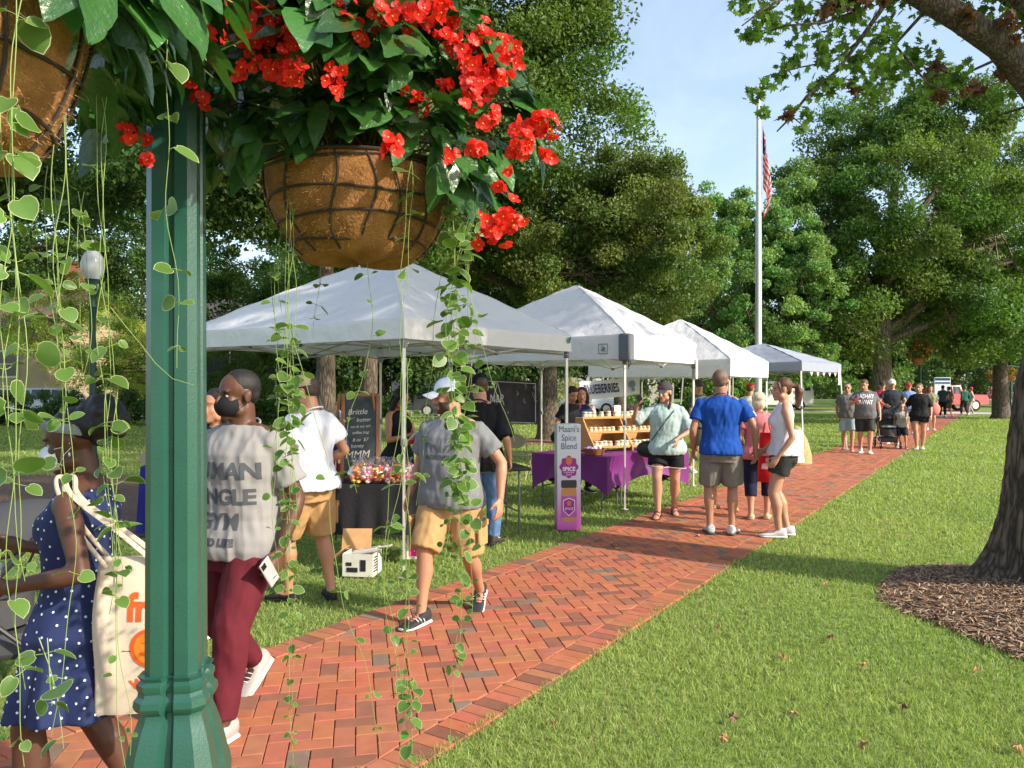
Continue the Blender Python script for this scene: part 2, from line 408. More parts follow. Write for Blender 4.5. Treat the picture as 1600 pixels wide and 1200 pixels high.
strip('road', [(-90,44),(-90,51),(16,60),(16,53)][::1], -.014, M('asphalt', (.11,.105,.10), .9, var=.15, vs=1.5, bump=.3, bs=90, world=True))
g = G(); a = math.atan2(9, 106)
for yy in (43.85,):
    g.box((-37, yy+4.5, .04), (107, .16, .14), rz=a)
tag(g.obj('kerb', conc), kind='structure')
strip('sidewalk', [(-90,38.5),(-90,40.0),(16,49),(16,47.5)], -.008, conc)

# mulch ring round the near tree
TREE0 = np.array([4.50, 6.25]); MULC = np.array([4.50, 5.62])
def mulch_r(th): return 1.60+.08*np.sin(3*th+1)+.05*np.sin(7*th)
def mulch():
    g = G(); rows = []
    th = np.arange(64)*2*np.pi/64
    for f, z in ((1.0, -.015), (.97, .012), (.85, .045), (.6, .09), (.35, .14), (.1, .16)):
        r = mulch_r(th)*f; rows.append(np.stack([MULC[0]+r*np.cos(th), MULC[1]+r*np.sin(th), np.full(64, z)], 1))
    g.loft(rows); tag(g.obj('mulch_bed', M('mulch_soil', (.10,.06,.04), .95, var=.4, vs=20, bump=.8, bs=40, world=True)), kind='structure')
    N = 26000; r = np.random.default_rng(5); th = r.uniform(0, 6.28, N); f = np.sqrt(r.uniform(0, 1.03, N))
    rad = mulch_r(th)*f; fz = np.interp(f, [0, .35, .6, .85, .97, 1.03], [.16, .14, .09, .045, .012, -.005])
    pos = np.stack([MULC[0]+rad*np.cos(th), MULC[1]+rad*np.sin(th), fz+r.uniform(0, .014, N)], 1)
    d = r.normal(size=(N, 3)); d[:, 2] *= .25; up = r.normal(size=(N, 3))*.35+np.array([0, 0, 1]); Rm = frames(d, up)
    T = np.array([(-.5,-1,0),(.5,-1,.1),(.4,0,.25),(-.5,0,.2),(.2,1,0),(-.3,.9,.05)]); TF = [(0,1,2,3),(3,2,4,5)]
    sc = np.stack([r.uniform(.004, .011, N), r.uniform(.015, .045, N), r.uniform(.003, .01, N)], 1)
    V, F = scatter(T, TF, pos, Rm, sc)
    pal = np.array([(.44,.29,.18),(.32,.20,.125),(.18,.11,.075),(.52,.38,.26),(.25,.15,.10)]); c = np.repeat(pal[r.integers(0, 5, N)]*r.uniform(.7, 1.15, (N, 1)), 6, 0)
    o = npmesh('wood_mulch', V, F, M('woodchip', (1,1,1), .9, attr=True, spec=.2), col=c); tag(o, 'shredded brown wood mulch heaped around the foot of the near tree trunk', 'mulch', kind='stuff')
mulch()
# grass
def grass(name, N, seed, label):
    r = np.random.default_rng(seed)
    px = r.uniform(-260, 1860, N); py = HY+np.exp(r.uniform(np.log(46), np.log(760), N))
    # even cover of the lawn as seen from standing height, thinning with distance
    d = FPX*H/(py-HY); X = (px-800)/FPX*d; Y = d+r.uniform(-.05, .05, N)
    s = path_side(X, Y)
    e = .035*np.sin(Y*3.1)+.02*np.sin(Y*11+X*3)
    keep = ((s > -2.63+e*.9) | (s < -4.77+.03+e*.8)); keep &= ~((s < -4.2) & (Y < 1.2))
    th = np.arctan2(Y-MULC[1], X-MULC[0]); keep &= np.hypot(X-MULC[0], Y-MULC[1]) > mulch_r(th)*(1.0+r.uniform(-.05, .03, N))
    # bare mulch rings under the trees behind the tents
    for bx, by, br in ((-4.05, 16.8, .9), (-3.6, 19.3, .9), (1.2, 23.5, 1.3)): keep &= np.hypot(X-bx, Y-by) > br
    keep &= ~((X < -3.2) & (X > -9.5) & (Y > 8.5) & (Y < 14.5))
    X, Y, d = X[keep], Y[keep], d[keep]; n = len(X)
    pos = np.stack([X, Y, np.full(n, -.018)], 1)
    dirv = np.stack([r.normal(size=n)*.55, r.normal(size=n)*.55, np.ones(n)], 1); a = r.uniform(0, 6.28, n)
    Rm = frames(dirv, np.stack([np.cos(a), np.sin(a), np.zeros(n)], 1))
    patch = .5+.5*np.sin(X*1.7+np.sin(Y*1.3)*1.2)*np.cos(Y*1.1+X*.4)
    hgt = r.uniform(.022, .052, n)*(1+.25*patch)*np.clip((d/9)**.4, .95, 2)
    wd = .0016*np.clip(d/3.2, 1, 14)*r.uniform(.7, 1.3, n)
    T = np.array([(-1,0,0),(1,0,0),(.75,.55,.05),(-.75,.55,.05),(.0,1,.28)])
    sc = np.stack([wd, hgt, hgt], 1)
    V, F4 = scatter(T, [(0,1,2,3)], pos, Rm, sc); F3 = np.array([[3,2,4]])[None]+(np.arange(n)*5)[:, None, None]
    dry = (r.uniform(size=n) < .09+.09*(np.sin(X*2.3+1)*np.sin(Y*1.9) > .35))
    b = np.stack([.265+.08*patch, .365+.05*patch, .105+.02*patch], 1)*r.uniform(.6, 1.35, (n, 1))
    b[dry] = np.array((.42, .38, .18))*r.uniform(.6, 1.1, (dry.sum(), 1))
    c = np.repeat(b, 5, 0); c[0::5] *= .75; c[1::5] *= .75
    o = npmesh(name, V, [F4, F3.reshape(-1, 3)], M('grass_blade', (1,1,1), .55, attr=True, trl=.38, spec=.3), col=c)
    tag(o, label, 'grass', kind='stuff')
grass('grass', 520000, 21, 'mown green grass covering the lawns on both sides of the brick path')
# fallen leaves
def maple_leaf_T():
    p = [(0,-.5),(.10,-.25),(.42,-.32),(.34,-.08),(.62,.12),(.33,.16),(.30,.36),(.13,.26),(0,.62),(-.13,.26),(-.30,.36),(-.33,.16),(-.62,.12),(-.34,-.08),(-.42,-.32),(-.10,-.25)]
    V = [(0,0,.06)]+[(x, y, -.12*abs(x)-.05*y*y) for x, y in p]; F = [(0, i+1, (i+1) % 16+1) for i in range(16)]
    return np.array(V), np.array(F)
def fallen():
    T, TF = maple_leaf_T(); r = random.Random(9)
    spots = [(1222,1030),(1180,1060),(1145,1128),(1063,1138),(865,1137),(1297,1000),(1010,1160),(1120,985),(1260,942),(1300,1003),(1525,1052),(1420,1005),(1590,1175),(1440,1150),(1330,900),(1290,915),(1400,880),(1475,835),(1550,1110),(560,888),(958,852),(965,858),(1350,1170),(940,1150),(1240,1120),(1350,1045),(1500,1140),(1130,1160),(1330,965),(875,850),(1090,838),(1050,950),(1410,1110),(1232,1185)]
    for i, (px, py) in enumerate(spots):
        x, y = GR(px, py)
        if np.hypot(x-MULC[0], y-MULC[1]) < 1.6: continue
        on = -4.77 < path_side(x, y) < -2.6
        if not on and i % 5 in (1, 3): continue
        s = r.uniform(.035, .062); V = T*s*np.array([1, 1, 1.6]); V[1:, 2] += np.array([r.uniform(-.02, .02) for _ in range(16)])
        g = G(); g.add(V, TF); cidx = i % 3
        mt = [M('dead_leaf_tan', (.42,.23,.10), .7, var=.3, vs=30), M('dead_leaf_orange', (.36,.19,.08), .7, var=.3, vs=30), M('dead_leaf_brown', (.20,.12,.07), .7, var=.3, vs=30)][cidx]
        o = g.obj('fallen_leaf', mt, smooth=False); o.location = (x, y, .012 if on else .026); o.rotation_euler = (r.uniform(-.5, .5), r.uniform(-.5, .5), r.uniform(0, 6))
        lab = 'fallen %s maple leaf lying on the %s' % (['tan', 'orange', 'dark brown'][cidx], 'brick path' if on else 'grass')
        tag(o, lab, 'leaf', 'fallen %s leaves on the %s' % (['tan', 'orange', 'dark brown'][cidx], 'brick path' if on else 'grass'))
fallen()
# ================================================ TREES
def bark_mat(name, c1, c2, sc=1.0):
    if name in MATS: return MATS[name]
    m = bpy.data.materials.new(name); m.use_nodes = True; n = m.node_tree.nodes; L = m.node_tree.links; b = n['Principled BSDF']
    tcn = n.new('ShaderNodeTexCoord'); mpn = n.new('ShaderNodeMapping'); mpn.inputs['Scale'].default_value = (1, 1, .16); L.new(tcn.outputs['Object'], mpn.inputs[0])
    v = n.new('ShaderNodeTexVoronoi'); v.feature = 'DISTANCE_TO_EDGE'; v.inputs['Scale'].default_value = 26*sc
    nn = n.new('ShaderNodeTexNoise'); nn.inputs['Scale'].default_value = 9*sc; nn.inputs['Detail'].default_value = 8
    mv = n.new('ShaderNodeMixRGB'); mv.inputs[0].default_value = .12; L.new(mpn.outputs[0], mv.inputs[1]); L.new(nn.outputs['Color'], mv.inputs[2]); L.new(mpn.outputs[0], nn.inputs[0])
    L.new(mv.outputs[0], v.inputs[0])
    r = n.new('ShaderNodeValToRGB'); r.color_ramp.elements[0].color = (*[x*.35 for x in c1], 1); r.color_ramp.elements[1].color = (*c2, 1); r.color_ramp.elements[1].position = .28
    e = r.color_ramp.elements.new(.1); e.color = (*c1, 1)
    L.new(v.outputs['Distance'], r.inputs[0]); L.new(r.outputs[0], b.inputs['Base Color'])
    bp = n.new('ShaderNodeBump'); bp.inputs['Strength'].default_value = 1; bp.inputs['Distance'].default_value = .02/sc; L.new(v.outputs['Distance'], bp.inputs['Height']); L.new(bp.outputs[0], b.inputs['Normal'])
    b.inputs['Roughness'].default_value = .9; MATS[name] = m; return m
BARK = bark_mat('bark', (.085,.062,.042), (.16,.125,.085)); BARKL = bark_mat('bark_light', (.17,.13,.09), (.30,.25,.18), .7)
def leafmat(name): return M(name, (1,1,1), .5, attr=True, trl=.38, spec=.3)
LT = np.array([(0,-1,0),(.55,-.1,.12),(0,1,-.1),(-.55,-.1,.12)]); LF = [(0,1,2,3)]
def leaves(name, cc, cr, n, size, col, parent, rng, flat=.6, mat='leaf', cvar=.25, up=.6, T=LT, TF=LF):
    """cc cluster centres (k,3), cr radii (k,)"""
    k = len(cc); idx = rng.integers(0, k, n)
    off = rdir(n, rng)*np.power(rng.uniform(0, 1, (n, 1)), .45); off[:, 2] *= flat
    pos = cc[idx]+off*cr[idx][:, None]
    nv = off*.7+rng.normal(size=(n, 3))*.5+np.array([0, 0, up]); dv = rng.normal(size=(n, 3)); dv[:, 2] -= .4
    Rm = frames(dv, nrm(nv)); sz = size*rng.uniform(.6, 1.3, n)
    V, F = scatter(T, TF, pos, Rm, np.stack([sz, sz, sz], 1))
    ct = rng.uniform(1-cvar, 1+cvar, (k, 1)); hue = rng.uniform(-.12, .12, (k, 1))
    c = np.array(col)[None]*ct[idx]*rng.uniform(.75, 1.25, (n, 1)); c[:, :1] *= 1+hue[idx]*1.5
    return npmesh(name, V, F, leafmat(mat), parent, col=np.repeat(c, len(T), 0))
def tree(name, label, base, trunk_r, lobes, ncl, nleaf, size, col, rng_seed, crown_cr=.8, group=None, fork=.35, bark=None, cvar=.25, flat=.72, cat='tree', shell=.55, lean=(0,0), nlimb=14, inner=True, T=LT, TF=LF):
    rng = np.random.default_rng(rng_seed); t = thing(name, label, cat, (base[0], base[1], 0), 0, group)
    lob = np.array(lobes, float)  # rows: x y z rx ry rz relative to base
    vol = lob[:, 3]*lob[:, 4]*lob[:, 5]; li = rng.choice(len(lob), ncl, p=vol/vol.sum())
    dr = rdir(ncl, rng); rad = rng.uniform(shell, 1, (ncl, 1)); cc = lob[li, :3]+dr*rad*lob[li, 3:6]
    cr = crown_cr*rng.uniform(.55, 1.25, ncl)
    leaves('crown', cc, cr, nleaf, size, col, t, rng, flat=flat, cvar=cvar, T=T, TF=TF)
    g = G(); ctr = lob[:, :3].mean(0); top = ctr.copy(); top[2] = lob[:, 2].max()
    h = top[2]; fz = max(1.5, (lob[:, 2]-lob[:, 5]).min()+.4); fz = min(fz, h*.6)
    zs = np.linspace(0, 1, 9); P = np.stack([lean[0]*zs+ctr[0]*zs**2*.8, lean[1]*zs+ctr[1]*zs**2*.8, h*zs], 1)
    P[:, 0] += .05*trunk_r/.3*np.sin(zs*7+rng_seed); P[0, 2] = -.1
    Rr = trunk_r*(1-.82*zs); Rr[0] = trunk_r*1.5; 
    P = np.insert(P, 1, [P[0][0], P[0][1], .25], 0); Rr = np.insert(Rr, 1, trunk_r*1.08)
    g.tube(P, Rr, n=12)
    far = np.argsort(-np.linalg.norm(cc[:, :2]-ctr[:2], axis=1)*rng.uniform(.3, 1, ncl))[:nlimb]
    for q in far:
        e = cc[q]; z0 = np.clip(fz+(e[2]-fz)*rng.uniform(.05, .45), fz*.8, h*.92); f = z0/h
        a = np.array([np.interp(z0, P[:, 2], P[:, 0]), np.interp(z0, P[:, 2], P[:, 1]), z0]); r0 = trunk_r*(1-.82*f)*.5
        m1 = a+(e-a)*.35+np.array([0, 0, .12*np.linalg.norm(e-a)]); m2 = a+(e-a)*.7+np.array([0, 0, .1*np.linalg.norm(e-a)])+rng.normal(size=3)*.12
        g.tube([a, m1, m2, e], [r0, r0*.7, r0*.42, r0*.12], n=6)
        for _ in range(3):
            w_ = a+(e-a)*rng.uniform(.4, .8)+np.array([0, 0, .1]); q2 = cc[rng.integers(0, ncl)]
            dd = q2-w_; 
            if np.linalg.norm(dd) > 3.2: dd = dd/np.linalg.norm(dd)*2.6
            g.tube([w_, w_+dd*.5+np.array([0, 0, .15]), w_+dd], [r0*.35, r0*.22, r0*.06], n=5)
    g.obj('trunk', bark or BARK, t)
    return t
def LB(*rows): return rows
# big tree behind the tents, crown over the whole middle of the picture
tree('shade_tree', 'tall dense dark green tree behind the second tent, crown reaching out of the picture', (1.1, 23.5), .30,
     [(-2.3,-.5,12.2,4.0,3.6,3.4),(-.2,0,9.5,3.2,3.3,4.0),(-3.2,-.5,7.4,3.8,3.2,2.9),(.9,-.3,5.9,2.9,2.9,2.0),(-1,0,14.6,3.9,3.2,3.0),(.7,-.2,12.8,1.5,2.2,2.6),(2.4,-.4,7.4,2.0,2.0,1.4),(-4.6,-1,5.2,2.5,2.4,1.4)],
     560, 165000, 0.071, (.095,.16,.032), 31, .85, cvar=.26)
tree('olive_tree', 'olive toned tree with fine drooping leaves beside the tall dark tree', (3.0, 21.5), .2,
     [(.2,-.4,6.2,2.0,1.9,1.9),(1.1,-.3,5.2,1.7,1.7,1.6),(-1.3,-.5,5.2,1.8,1.6,1.5),(-2.6,-.6,4.7,1.3,1.3,.9),(.9,-.2,7.3,1.1,1.2,.9)], 130, 76000, 0.051, (.125,.175,.042), 32, .55, cvar=.3)
tree('light_green_tree', 'loose light green tree with feathery upright tops behind the flagpole', (10.6, 33), .16,
     [(0,0,5.6,4.0,3,3.0),(-1.6,0,8.2,1.7,1.6,2.2),(1.1,0,8.3,1.7,1.6,2.4),(-2.2,0,8.9,.9,.9,1.9),(-.9,0,9.2,.9,.9,2.0),(.7,0,9.2,.9,.9,2.0),(2.2,0,6.8,2,2,2.0),(-.2,0,2.8,3.8,3,1.4),(1.7,0,8.7,.8,.8,1.4)],
     520, 117800, 0.068, (.17,.29,.09), 33, .42, cvar=.22)
tree('maple_tree', 'huge spreading maple with rounded tiers of leaves right of the flagpole', (16.9, 35), .46,
     [(1,0,9.9,6.2,4.5,5.0),(-2.6,-.5,7.4,3.8,3.2,3.2),(2.6,0,13.9,3.6,3,2.4),(.2,0,14.4,2.6,2.4,2.0),(5.6,-.5,7.4,3.2,3,3.6),(-1.0,-1.0,4.6,4.4,3,1.8),(4,-1.5,4.8,3.4,3,1.8),(-3.2,0,10.2,2.0,2,1.6)],
     300, 163400, 0.085, (.105,.175,.036), 34, .95, cvar=.28, bark=BARKL, nlimb=22)
tree('maple_tree', 'broad maple crown behind the near trunk at the right edge', (25.5, 40), .4,
     [(0,0,8.5,5,4,5.5),(-3,-1,6,3.4,3,3),(-1,0,13,3,3,2),(2,0,5,4,4,2)], 200, 79800, 0.095, (.105,.17,.038), 35, 1.0, cvar=.35)
# trunks just behind the first tent
tree('shade_tree', 'thick grey trunk tree left of the pair behind the first tent', (-4.05, 16.8), .25,
     [(-.5,.5,7.2,3.4,3.4,2.6),(-2.8,0,6.2,2.4,2.4,1.7),(1.5,.5,6.6,2.2,2.4,1.8),(0,0,10.2,3.2,3.2,2.6)], 170, 79800, 0.068, (.075,.135,.03), 36, .8, nlimb=12, cvar=.3)
tree('shade_tree', 'ridged dark trunk tree directly behind the chalkboard', (-3.6, 19.3), .24,
     [(-1,.5,8.2,3.0,3,3.0),(.6,.5,5.9,2.2,2.2,1.5),(0,0,11.5,3,3,2.6)], 130, 57000, 0.075, (.08,.14,.03), 37, .85, nlimb=12, cvar=.3)
tree('shade_tree', 'slim forked dark tree seen between the white cap and the gallery banner', (-1.5, 27.5), .16,
     [(0,0,5.6,2.6,2.4,1.9),(-2,0,6.4,2,2,1.4)], 80, 30400, 0.082, (.045,.09,.02), 38, .8, nlimb=9)
# left side
tree('shade_tree', 'dense low crowned tree filling the gap above the left eave of the first tent', (-7.8, 33.5), .2,
     [(0,0,5.6,2.8,2.4,2.6),(2.4,0,6.0,2.4,2,2.4),(-2.4,0,5.4,2.4,2,2.4),(4.6,0,6.0,2.0,2,2.2),(-4.4,0,7.3,2.0,2,1.9),(-5.8,0,5.2,1.6,1.6,1.5)], 200, 60000, .075, (.08,.15,.033), 61, .7, cvar=.35)
tree('shade_tree', 'dark broad tree above the beige sided house', (-26, 36), .3,
     [(0,0,8.6,4.6,3,3),(-4,0,8.4,4,3,2.8),(4.5,0,9.4,4,3,3.4),(0,0,12.5,4.5,3,3),(8.5,0,8.6,3,2.6,3)], 220, 60000, .09, (.07,.13,.03), 62, .9, cvar=.35)
tree('shade_tree', 'dark shade tree behind the hanging vines at the left', (-17.4, 20.5), .3,
     [(4.8,0,9.3,4.6,4,3.2),(8.6,0,8.8,3.2,3,2.6),(.5,0,8.8,3.6,3,3),(11.0,.5,7.4,2.4,2.4,1.7),(6.3,0,12,4,3,2.5)], 220, 98800, 0.075, (.075,.13,.03), 39, .85, cvar=.3)
tree('young_tree', 'bright yellow green bushy tree lit by the sun behind the far lamp post', (-20.7, 38), .12,
     [(0,0,3.7,2.8,2.2,2.7),(-.9,0,6.1,1.9,1.6,2.0),(2.6,0,3.0,2.2,1.8,2.2),(-3.1,0,5.4,1.8,1.5,2.5),(-.6,0,8.2,1.2,1,1.3)], 260, 76000, 0.044, (.36,.44,.10), 40, .5, cvar=.25, flat=.8)
tree('young_tree', 'low rounded green tree left of the bright yellow green one', (-12.6, 36), .12,
     [(0,0,2.4,2.2,2,1.9),(-2,0,2.0,1.6,1.5,1.4)], 70, 30400, 0.054, (.10,.16,.035), 41, .5, flat=.8)
# woods behind the road
def backdrop():
    r = random.Random(4)
    rows = [(-30,47,8),(-24,50,9),(-12.8,50,9),(-10.5,46,8),(-7.2,43,6.5),(-1.5,50,9),(1.5,52,8),(8,54,10),(14.5,55,10),(-36,58,11),(-58,70,9),(-49,66,8),(-41,72,10),(-34,64,8),(-27,70,10),(-19.5,66,9),(-12,72,11),(-4,67,9),(4,74,11),(12,70,9),(20,76,11),(28,64,9),(36,72,11),(44,62,9),(53,72,11),(24,54,7),(41,86,9),(52,90,10),(66,84,12),(60,60,9)]
    desc = ['dark', 'mid green', 'deep green', 'dull green']
    sides = ['far left', 'left', 'left of centre', 'centre', 'right of centre', 'right', 'far right']
    for i, (x, y, h) in enumerate(rows):
        k = h/10
        lob = [(0,0,.62*h,3.9*k,3.5*k,.36*h),(-2.6*k,0,.42*h,2.8*k,2.6*k,.26*h),(2.6*k,0,.45*h,2.8*k,2.6*k,.28*h),(r.uniform(-1,1),0,.86*h,2.3*k,2*k,.16*h),(0,-1,.22*h,3.6*k,2.4*k,.17*h)]
        h = r.uniform(1.15, 1.5)
        px = 800+x/y*1200; wh = 'left of the green post' if px < 230 else 'behind the first tent' if px < 700 else 'behind the second tent' if px < 1000 else 'behind the flagpole' if px < 1260 else 'right of the huge maple' if px < 1700 else 'beyond the right edge'
        tree('background_tree', '%s %s leafy tree beyond the road, %s' % (('near' if y < 60 else 'far'), desc[i % 4], wh), (x, y), .3,
             [tuple(v*(h if j in (2,5) else 1) for j, v in enumerate(l)) for l in lob], 110, 17000, .17, [(.07,.125,.032),(.10,.17,.042),(.08,.14,.036),(.09,.14,.045)][i % 4], 100+i, 1.15, group='%s trees beyond the road' % desc[i % 4], nlimb=6, cvar=.4)
backdrop()
def far_woods():
    rng = np.random.default_rng(88); k = 900; x = rng.uniform(-150, 190, k); y = 112+rng.uniform(-8, 8, k); z = rng.uniform(.5, 13, k)*(.75+.25*np.sin(x*.21)*np.sin(x*.07))
    o = leaves('far_woods', np.stack([x, y, z], 1), rng.uniform(2.2, 4.0, k), 90000, .42, (.05,.085,.026), None, rng, flat=.8)
    tag(o, 'distant dark woods closing the view behind every nearer tree', 'woods', kind='stuff')
far_woods()
def hedge(name, label, x0, x1, y, h, dpt, col, n, seed, size=.06):
    n = int(n*1.3)
    rng = np.random.default_rng(seed); t = thing(name, label, 'hedge', ((x0+x1)/2, y, 0))
    L_ = x1-x0; k = int(max(14, L_*9)); cc = np.stack([rng.uniform(-L_/2, L_/2, k), rng.uniform(-dpt/2, dpt/2, k), rng.uniform(.2, h-.15, k)], 1)
    leaves('foliage', cc, rng.uniform(.25, .45, k), n, size, col, t, rng, flat=.9)
    g = G()
    for q in cc[::4]: g.tube([(q[0], q[1], -.05), (q[0]+.05, q[1], q[2])], [.02, .008], n=5)
    g.obj('stem', BARK, t)
hedge('hedge', 'clipped dark hedge in front of the brick house behind the tree trunks', -15.5, -5, 34, 1.3, 1.0, (.05,.11,.02), 22000, 51)
hedge('hedge', 'rough green hedge in front of the road left of the green post', -27, -13.2, 33, 1.5, 1.2, (.07,.13,.03), 26000, 57)
hedge('flowering_bush', 'cream flowering shrub beneath the banner, behind the vendors', .2, 3.2, 34, 2.0, 1.0, (.40,.40,.22), 9000, 52, .05)
hedge('hedge', 'sunlit green shrub bank right of the blueberries banner', 4.2, 9.5, 30, 1.9, 1.2, (.12,.22,.04), 16000, 53)
hedge('flowering_bush', 'purple flowering bush beside the jam shelf', 3.0, 4.4, 24, 1.0, .8, (.16,.06,.16), 5000, 54, .04)

# the near maple: trunk at the right edge, its arching bough and leaves over the path
def near_maple():
    rng = np.random.default_rng(77); t = thing('maple_tree', 'large near maple with ridged dark bark and an arching bough at the right edge', 'tree', (TREE0[0], TREE0[1], 0))
    bx, by = TREE0
    def L(px, py, d): q = P3(px, py, d); return q-np.array([bx, by, 0])
    # trunk with root flare and bark ridges
    zs = np.array([-.05, .08, .2, .35, .55, .8, 1.2, 1.7, 2.3, 3.0, 3.8, 4.8, 6.0])
    rad = np.array([.72, .63, .56, .51, .475, .445, .42, .40, .385, .36, .34, .31, .28])
    cx = np.interp(zs, [0, .5, 1.2, 1.7, 2.3, 3, 4, 6], [.02, .02, .04, .08, .22, .42, .75, 1.4]); n = 220; rows = []
    zz = np.concatenate([np.linspace(-.05, 3.2, 150), np.linspace(3.25, 6, 26)])
    for z in zz:
        r0 = np.interp(z, zs, rad); c = np.interp(z, zs, cx); th = np.arange(n)*2*np.pi/n
        fl = max(0, 1-z/.6); rr = r0*(1+fl*.16*np.sin(5*th+.6)+.02*np.sin(3*th+z))
        rid = np.abs(np.sin(th*19+1.1*np.sin(z*2.3+th*4)+.7*np.sin(z*6.1)))**.6; rid2 = np.sin(th*43+z*9+2*np.sin(z*17+th*7))
        rr = rr+.020*(rid-.6)+.006*rid2*np.sin(z*31+th*5)
        rows.append(np.stack([c+rr*np.cos(th), rr*np.sin(th), np.full(n, z)], 1))
    g = G(); g.loft(rows)
    g.obj('trunk', bark_mat('bark_near', (.075,.055,.038), (.15,.115,.08), .8), t, ang=80)
    g = G()
    bough = [L(1720,400,6.1), L(1675,250,6.0), L(1622,140,5.9), L(1565,72,5.8), L(1500,28,5.7), L(1430,-12,5.6), L(1350,-60,5.5), L(1240,-120,5.3)]
    br = np.array([.145,.125,.115,.105,.095,.085,.072,.05])
    g.tube([(.40,0,2.4)]+bough, [.22]+list(br), n=18)
    tw = [([(1400,-20),(1345,60),(1310,110),(1262,150),(1235,185),(1215,205)], 5.5, .018), ([(1500,48),(1470,-30),(1400,-90)], 5.7, .04), ([(1370,-40),(1330,20),(1290,35),(1230,40),(1170,60)], 5.3, .016),
          ([(1345,60),(1300,95),(1250,105),(1195,120)], 5.5, .010), ([(1450,10),(1400,70),(1425,100),(1450,130),(1500,150)], 5.7, .014), ([(1400,20),(1375,60),(1345,85),(1300,95)], 5.6, .012),
          ([(1560,92),(1500,120),(1470,110),(1420,90)], 6.2, .012), ([(1612,165),(1560,180),(1540,150)], 6.2, .012), ([(1310,-40),(1240,-10),(1190,15),(1160,40)], 5.2, .015), ([(1240,185),(1262,205),(1240,220)], 5.4, .005),
          ([(1640,60),(1590,20),(1540,-20),(1480,-40)], 6.6, .03)]
    pts = []
    for pl, d, r0 in tw:
        P = [L(px+rng.uniform(-3, 3), py, d+.12*math.sin(i*1.7)) for i, (px, py) in enumerate(pl)]
        g.tube(P, np.linspace(r0, r0*.3, len(P)), n=6)
    g.obj('bough', bark_mat('bark_bough', (.07,.052,.04), (.14,.11,.08), 1.6), t)
    # leaf groups: (px, py, d, radius px, count)
    cl = [(1165,5,5.2,30,40),(1200,30,5.3,34,60),(1172,55,5.3,22,26),(1250,20,5.4,36,56),(1240,95,5.5,30,44),(1285,75,5.5,34,60),(1300,125,5.5,26,42),(1340,100,5.6,34,60),(1220,120,5.5,20,20),(1195,128,5.4,14,12),(1380,60,5.7,40,70),(1330,30,5.5,34,50),
          (1390,120,5.9,34,70),(1430,90,6.0,34,70),(1400,0,6.0,40,50),(1455,130,6.0,30,60),(1500,125,6.1,30,60),(1540,20,6.5,50,90),(1590,30,6.6,40,80),(1470,10,6.5,40,60),(1560,160,6.3,24,30),(1170,142,5.4,12,10),(1185,150,5.4,9,8),(1195,178,5.4,10,8),
          (1240,172,5.4,14,10),(1252,200,5.4,12,8),(1262,175,5.4,16,16),(1270,140,5.5,20,20),(1300,10,5.3,30,30),(1350,140,5.8,30,40),(1580,105,6.4,24,26)]
    T, TF = maple_leaf_T(); V_, F_, C_ = [], [], []; off0 = 0
    for px, py, d, rp_, nn in cl:
        nn = int(nn*1.15); c = L(px, py, d); o_ = rdir(nn, rng)*rng.uniform(.1, 1, (nn, 1))*rp_/FPX*d*1.1; pos = c+o_
        nv = rng.normal(size=(nn, 3))*.55+np.array([0, -.1, .8]); dv = rng.normal(size=(nn, 3))+np.array([0, 0, -.7])
        V, F = scatter(T, TF, pos, frames(dv, nv), rng.uniform(.045, .085, nn)); V_.append(V); F_.append(F+off0); off0 += len(V)
        C_.append(np.repeat(np.array((.15,.26,.05))*rng.uniform(.6, 1.4, (nn, 1)), len(T), 0))
    npmesh('foliage', np.concatenate(V_), np.concatenate(F_), leafmat('leaf_near'), t, col=np.concatenate(C_))
    V_, F_, C_ = [], [], []; off0 = 0
    for px, py, d, rp_, nn in [(1310,5,5.3,22,26),(1345,-5,5.3,18,20),(1290,18,5.3,12,10),(1462,105,5.9,15,14),(1470,150,5.9,10,8),(1512,25,5.6,20,16),(1575,35,5.6,18,14),(1585,60,5.7,12,9),(1530,140,5.9,13,10),(1508,140,5.9,9,6),(1227,180,5.3,6,6),(1335,140,5.7,12,8),(1560,115,5.9,12,8),(1378,5,5.4,12,8)]:
        c = L(px, py, d); pos = c+rdir(nn, rng)*rng.uniform(.1, 1, (nn, 1))*rp_/FPX*d; dv = rng.normal(size=(nn, 3))*.4+np.array([0, 0, -1]); nv = rng.normal(size=(nn, 3))
        TT = T.copy(); TT[:, 2] -= .9*np.abs(TT[:, 0])
        V, F = scatter(TT, TF, pos, frames(dv, nv), rng.uniform(.05, .10, nn)); V_.append(V); F_.append(F+off0); off0 += len(V)
        C_.append(np.repeat(np.array((.15,.075,.042))*rng.uniform(.5, 1.5, (nn, 1)), len(T), 0))
    npmesh('dead_leaves', np.concatenate(V_), np.concatenate(F_), leafmat('leaf_near'), t, col=np.concatenate(C_))
    # the rest of the crown, overhead and off to the right: it throws the dapples on the tents
    k = 620; cc = np.stack([rng.uniform(-1.5, 9.5, k), rng.uniform(1.0, 11.5, k), rng.uniform(5.2, 12, k)], 1)
    lim = 1.68+.53*cc[:, 1]+.9; ok = (cc[:, 2] > lim) & (((cc[:, 0]-4.6)/6.0)**2+((cc[:, 1]-6.3)/5.2)**2+((cc[:, 2]-8.4)/3.8)**2 < 1) & (rng.uniform(size=k) < .75)
    cc = cc[ok]-np.array([bx, by, 0])
    leaves('crown', cc, rng.uniform(.5, .95, len(cc)), 30000, .085, (.10,.18,.03), t, rng, flat=.5)
    g = G()
    for q in cc[::3]:
        a = np.array([.35, 0, rng.uniform(4, 5.8)]); g.tube([a, a+(q-a)*.5+np.array([0,0,.5]), q], [.09, .05, .015], n=5)
    g.obj('branches', BARK, t)
near_maple()
